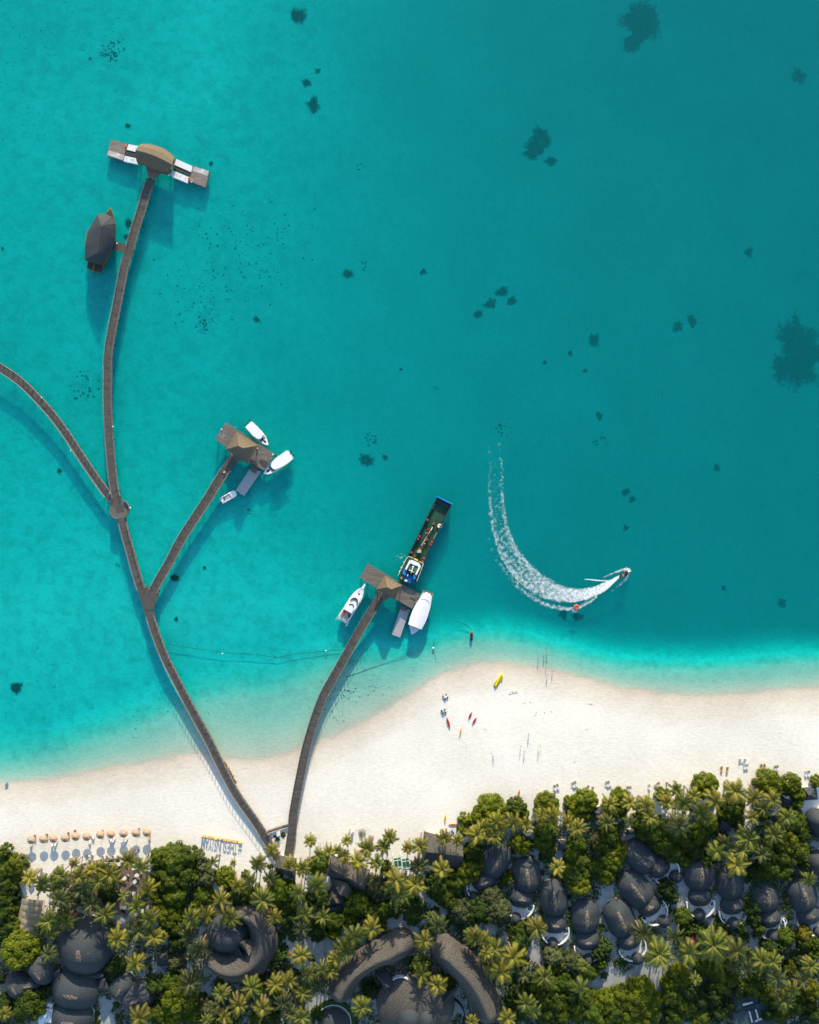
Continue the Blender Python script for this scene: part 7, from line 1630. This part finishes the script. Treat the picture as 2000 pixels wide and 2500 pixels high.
person('bather in orange furthest out in the shallows off the spit', 'E', 1292, 275, 'wave', 200, C_O, C_B)
person('dark haired bather wading beside the one in orange', 'E', 1265, 310, 'stand', 120, None, C_R)
person('bather in yellow white shirt wading left of the other two', 'E', 1213, 330, 'wave', 60, C_W, C_N)
person('person in dark clothes standing at the very water edge below the bathers', 'E', 1287, 378, 'stand', 90, C_B, C_B)
person('person in red on the wet sand beside one in white', 'E', 1343, 455, 'walk', -90, C_R, C_R)
person('person in white on the wet sand beside one in red', 'E', 1295, 487, 'walk', -60, C_W, C_G)
person('lone person standing above the group between the two goals', 'E', 1118, 1038, 'stand', 180, C_P, C_B)
person('person in black between the two goals, left of the one in red', 'E', 1042, 1156, 'walk', -90, C_B, C_B)
person('person in red and white between the two goals', 'E', 1077, 1198, 'walk', 200, C_R, C_W)
person('person in orange with arms spread by the leftmost palms', '1', 410, 580, 'wave', 120, C_O, C_B)
person('person in pink standing by the palms right of the second pier', '2', 1585, 325, 'stand', 170, C_P, C_B)
person('person in red shirt sitting on the towed tube', 'W', 983, 702, 'sit', 30, C_R, C_B, z=-.55, h=-.2)
person('driver in yellow shirt at the helm of the small towing motorboat', 'W', 1438, 384, 'stand', -60, mat('cloth_yellow', (.7, .55, .1), .9, .1, 3), C_B, z=.72, h=.2, sc=.95)
person('person in white standing at the plank walkway by the long pier foot', '2', 1055, 238, 'stand', 0, C_W, C_G)
# ---------------------------------------------------------------- a label for every plant: what it is and what it stands by
LAND = [('tan marquee', '1', 300, 1100), ('great dome', '1', 872, 1360), ('reception domes', '1', 770, 1800), ('glass pavilion', '1', 470, 2060), ('east reception dome', '1', 1400, 1860), ('dining terrace', '1', 1000, 760),
        ('row of beach parasols', '1', 900, 300), ('letter sign', '2', 585, 290), ('crescent roof', '2', 715, 1290), ('grey shed by the crescent', '2', 1040, 1562), ('arrival pavilion', '2', 1250, 600), ('open sand plaza', '2', 1400, 1400),
        ('crossing gables restaurant', '3', 180, 700), ('green daybeds', '3', 755, 515), ('beach bar roof', '3', 1180, 420), ('left winding roof', '3', 450, 1480), ('right winding roof', '3', 1400, 1650), ('star shaped hall', '3', 890, 1950),
        ('round pavilion', '3', 60, 2140), ('first villa', '4', 210, 770), ('second villa', '4', 475, 900), ('third villa', '4', 705, 1100), ('half-moon courtyard villa', '4', 975, 1250), ('villa by the sand road', '4', 1270, 1260),
        ('large tilted villa', '4', 1400, 1010), ('sideways villa', '4', 1440, 735), ('villa above the magenta bush', '5', 550, 900), ('villa between two lanes', '5', 815, 960), ('villa with the pale tub', '5', 1112, 1080), ('last villa at the edge', '5', 1430, 1065),
        ('dark square hut', '5', 765, 460), ('lit tan hut', '5', 1305, 245), ('corner pyramid hut', '5', 1490, 205), ('two toned hut', '4', 1085, 370), ('sand road junction', '5', 180, 1720), ('shaded blue roofs', '5', 1010, 2050),
        ('bottom edge by the villas', '4', 600, 2060), ('big bright grove', '4', 1380, 1960), ('upper left corner of the garden', '1', 40, 420), ('bottom centre palms', '2', 900, 2000), ('hut by the bare tree', '4', 1085, 715), ('magenta bush', '5', 480, 1430)]
LP = [(n, *S2(t, x, y)) for n, t, x, y in LAND]
ORD = ['closest', 'second closest', 'third closest', 'fourth closest', 'fifth closest', 'sixth closest', 'seventh closest', 'eighth closest', 'ninth closest', 'tenth closest', 'eleventh closest', 'twelfth closest', 'thirteenth closest', 'fourteenth closest',
       'fifteenth closest', 'sixteenth closest', 'seventeenth closest', 'eighteenth closest', 'nineteenth closest', 'twentieth closest']
LOOK = {'palm': {'golden': 'golden green coconut palm', 'green': 'olive green coconut palm', 'dark': 'dark green coconut palm', 'sparse': 'ragged thin crowned coconut palm'},
        'tree': {'bright': 'bright green leafy tree', 'green': 'mid green leafy tree', 'dark': 'dark green leafy tree', 'pale': 'pale grey green tree', 'yellow': 'yellow green tree', 'bare': 'bare grey twiggy tree', 'magenta': 'magenta flowering tree', 'white': 'white flowering tree'},
        'bush': {'bright': 'bright green bush', 'green': 'mid green bush', 'dark': 'dark green bush', 'pale': 'pale green bush', 'yellow': 'yellow leaved bush', 'bare': 'bare grey bush', 'magenta': 'magenta flowering bush', 'white': 'white flowering bush'}}
GRP = {'palm': 'coconut palms across the resort', 'tree': 'leafy trees across the resort', 'bush': 'bushes between the buildings', 'coral': 'dark coral patches on the lagoon bed'}
def label_all(items, LPs, looks, key):
    B = {}
    for it in items:
        o, kind, tint, u, v = it
        n, a, b = min(LPs, key=lambda q: (q[1] - u) ** 2 + (q[2] - v) ** 2)
        dx, dy = u - a, v - b
        side = ('left of' if dx < 0 else 'right of') if abs(dx) > abs(dy) else ('above' if dy < 0 else 'below')
        look = looks[kind][tint]
        B.setdefault((look, n, side), []).append((dx * dx + dy * dy, o, kind))
    for (look, n, side), L in B.items():
        L.sort(key=lambda q: q[0])
        for i, (d, o, kind) in enumerate(L):
            s = f"{look} {side} the {n}" if len(L) == 1 else f"{look} {side} the {n}, {ORD[min(i, 19)]} to it"
            tag(o, s, group=GRP[kind])
label_all(PLANTS, LP, LOOK, 0)
LPC = [(n, *S2('F', x, y)) for n, x, y in (('T shaped jetty', 330, 340), ('thatched boat', 212, 505), ('middle jetty', 520, 940), ('barge jetty', 820, 1230), ('cargo barge', 900, 1130), ('round platform', 252, 1070), ('towed tube wake', 1180, 1260), ('anchored jet ski', 992, 1338),
        ('upper left corner', 0, 0), ('upper right corner', 1725, 0), ('top edge middle', 860, 0), ('right edge middle', 1725, 900), ('picture centre', 862, 900), ('long boardwalk bend', 230, 760), ('boardwalk fork', 315, 1240), ('left shore', 0, 1600), ('upper end of the wake', 1030, 850))]
label_all(CORAL, LPC, {'coral': {'big': 'broad dark coral patch', 'mid': 'dark coral patch', 'small': 'small dark coral patch'}}, 0)
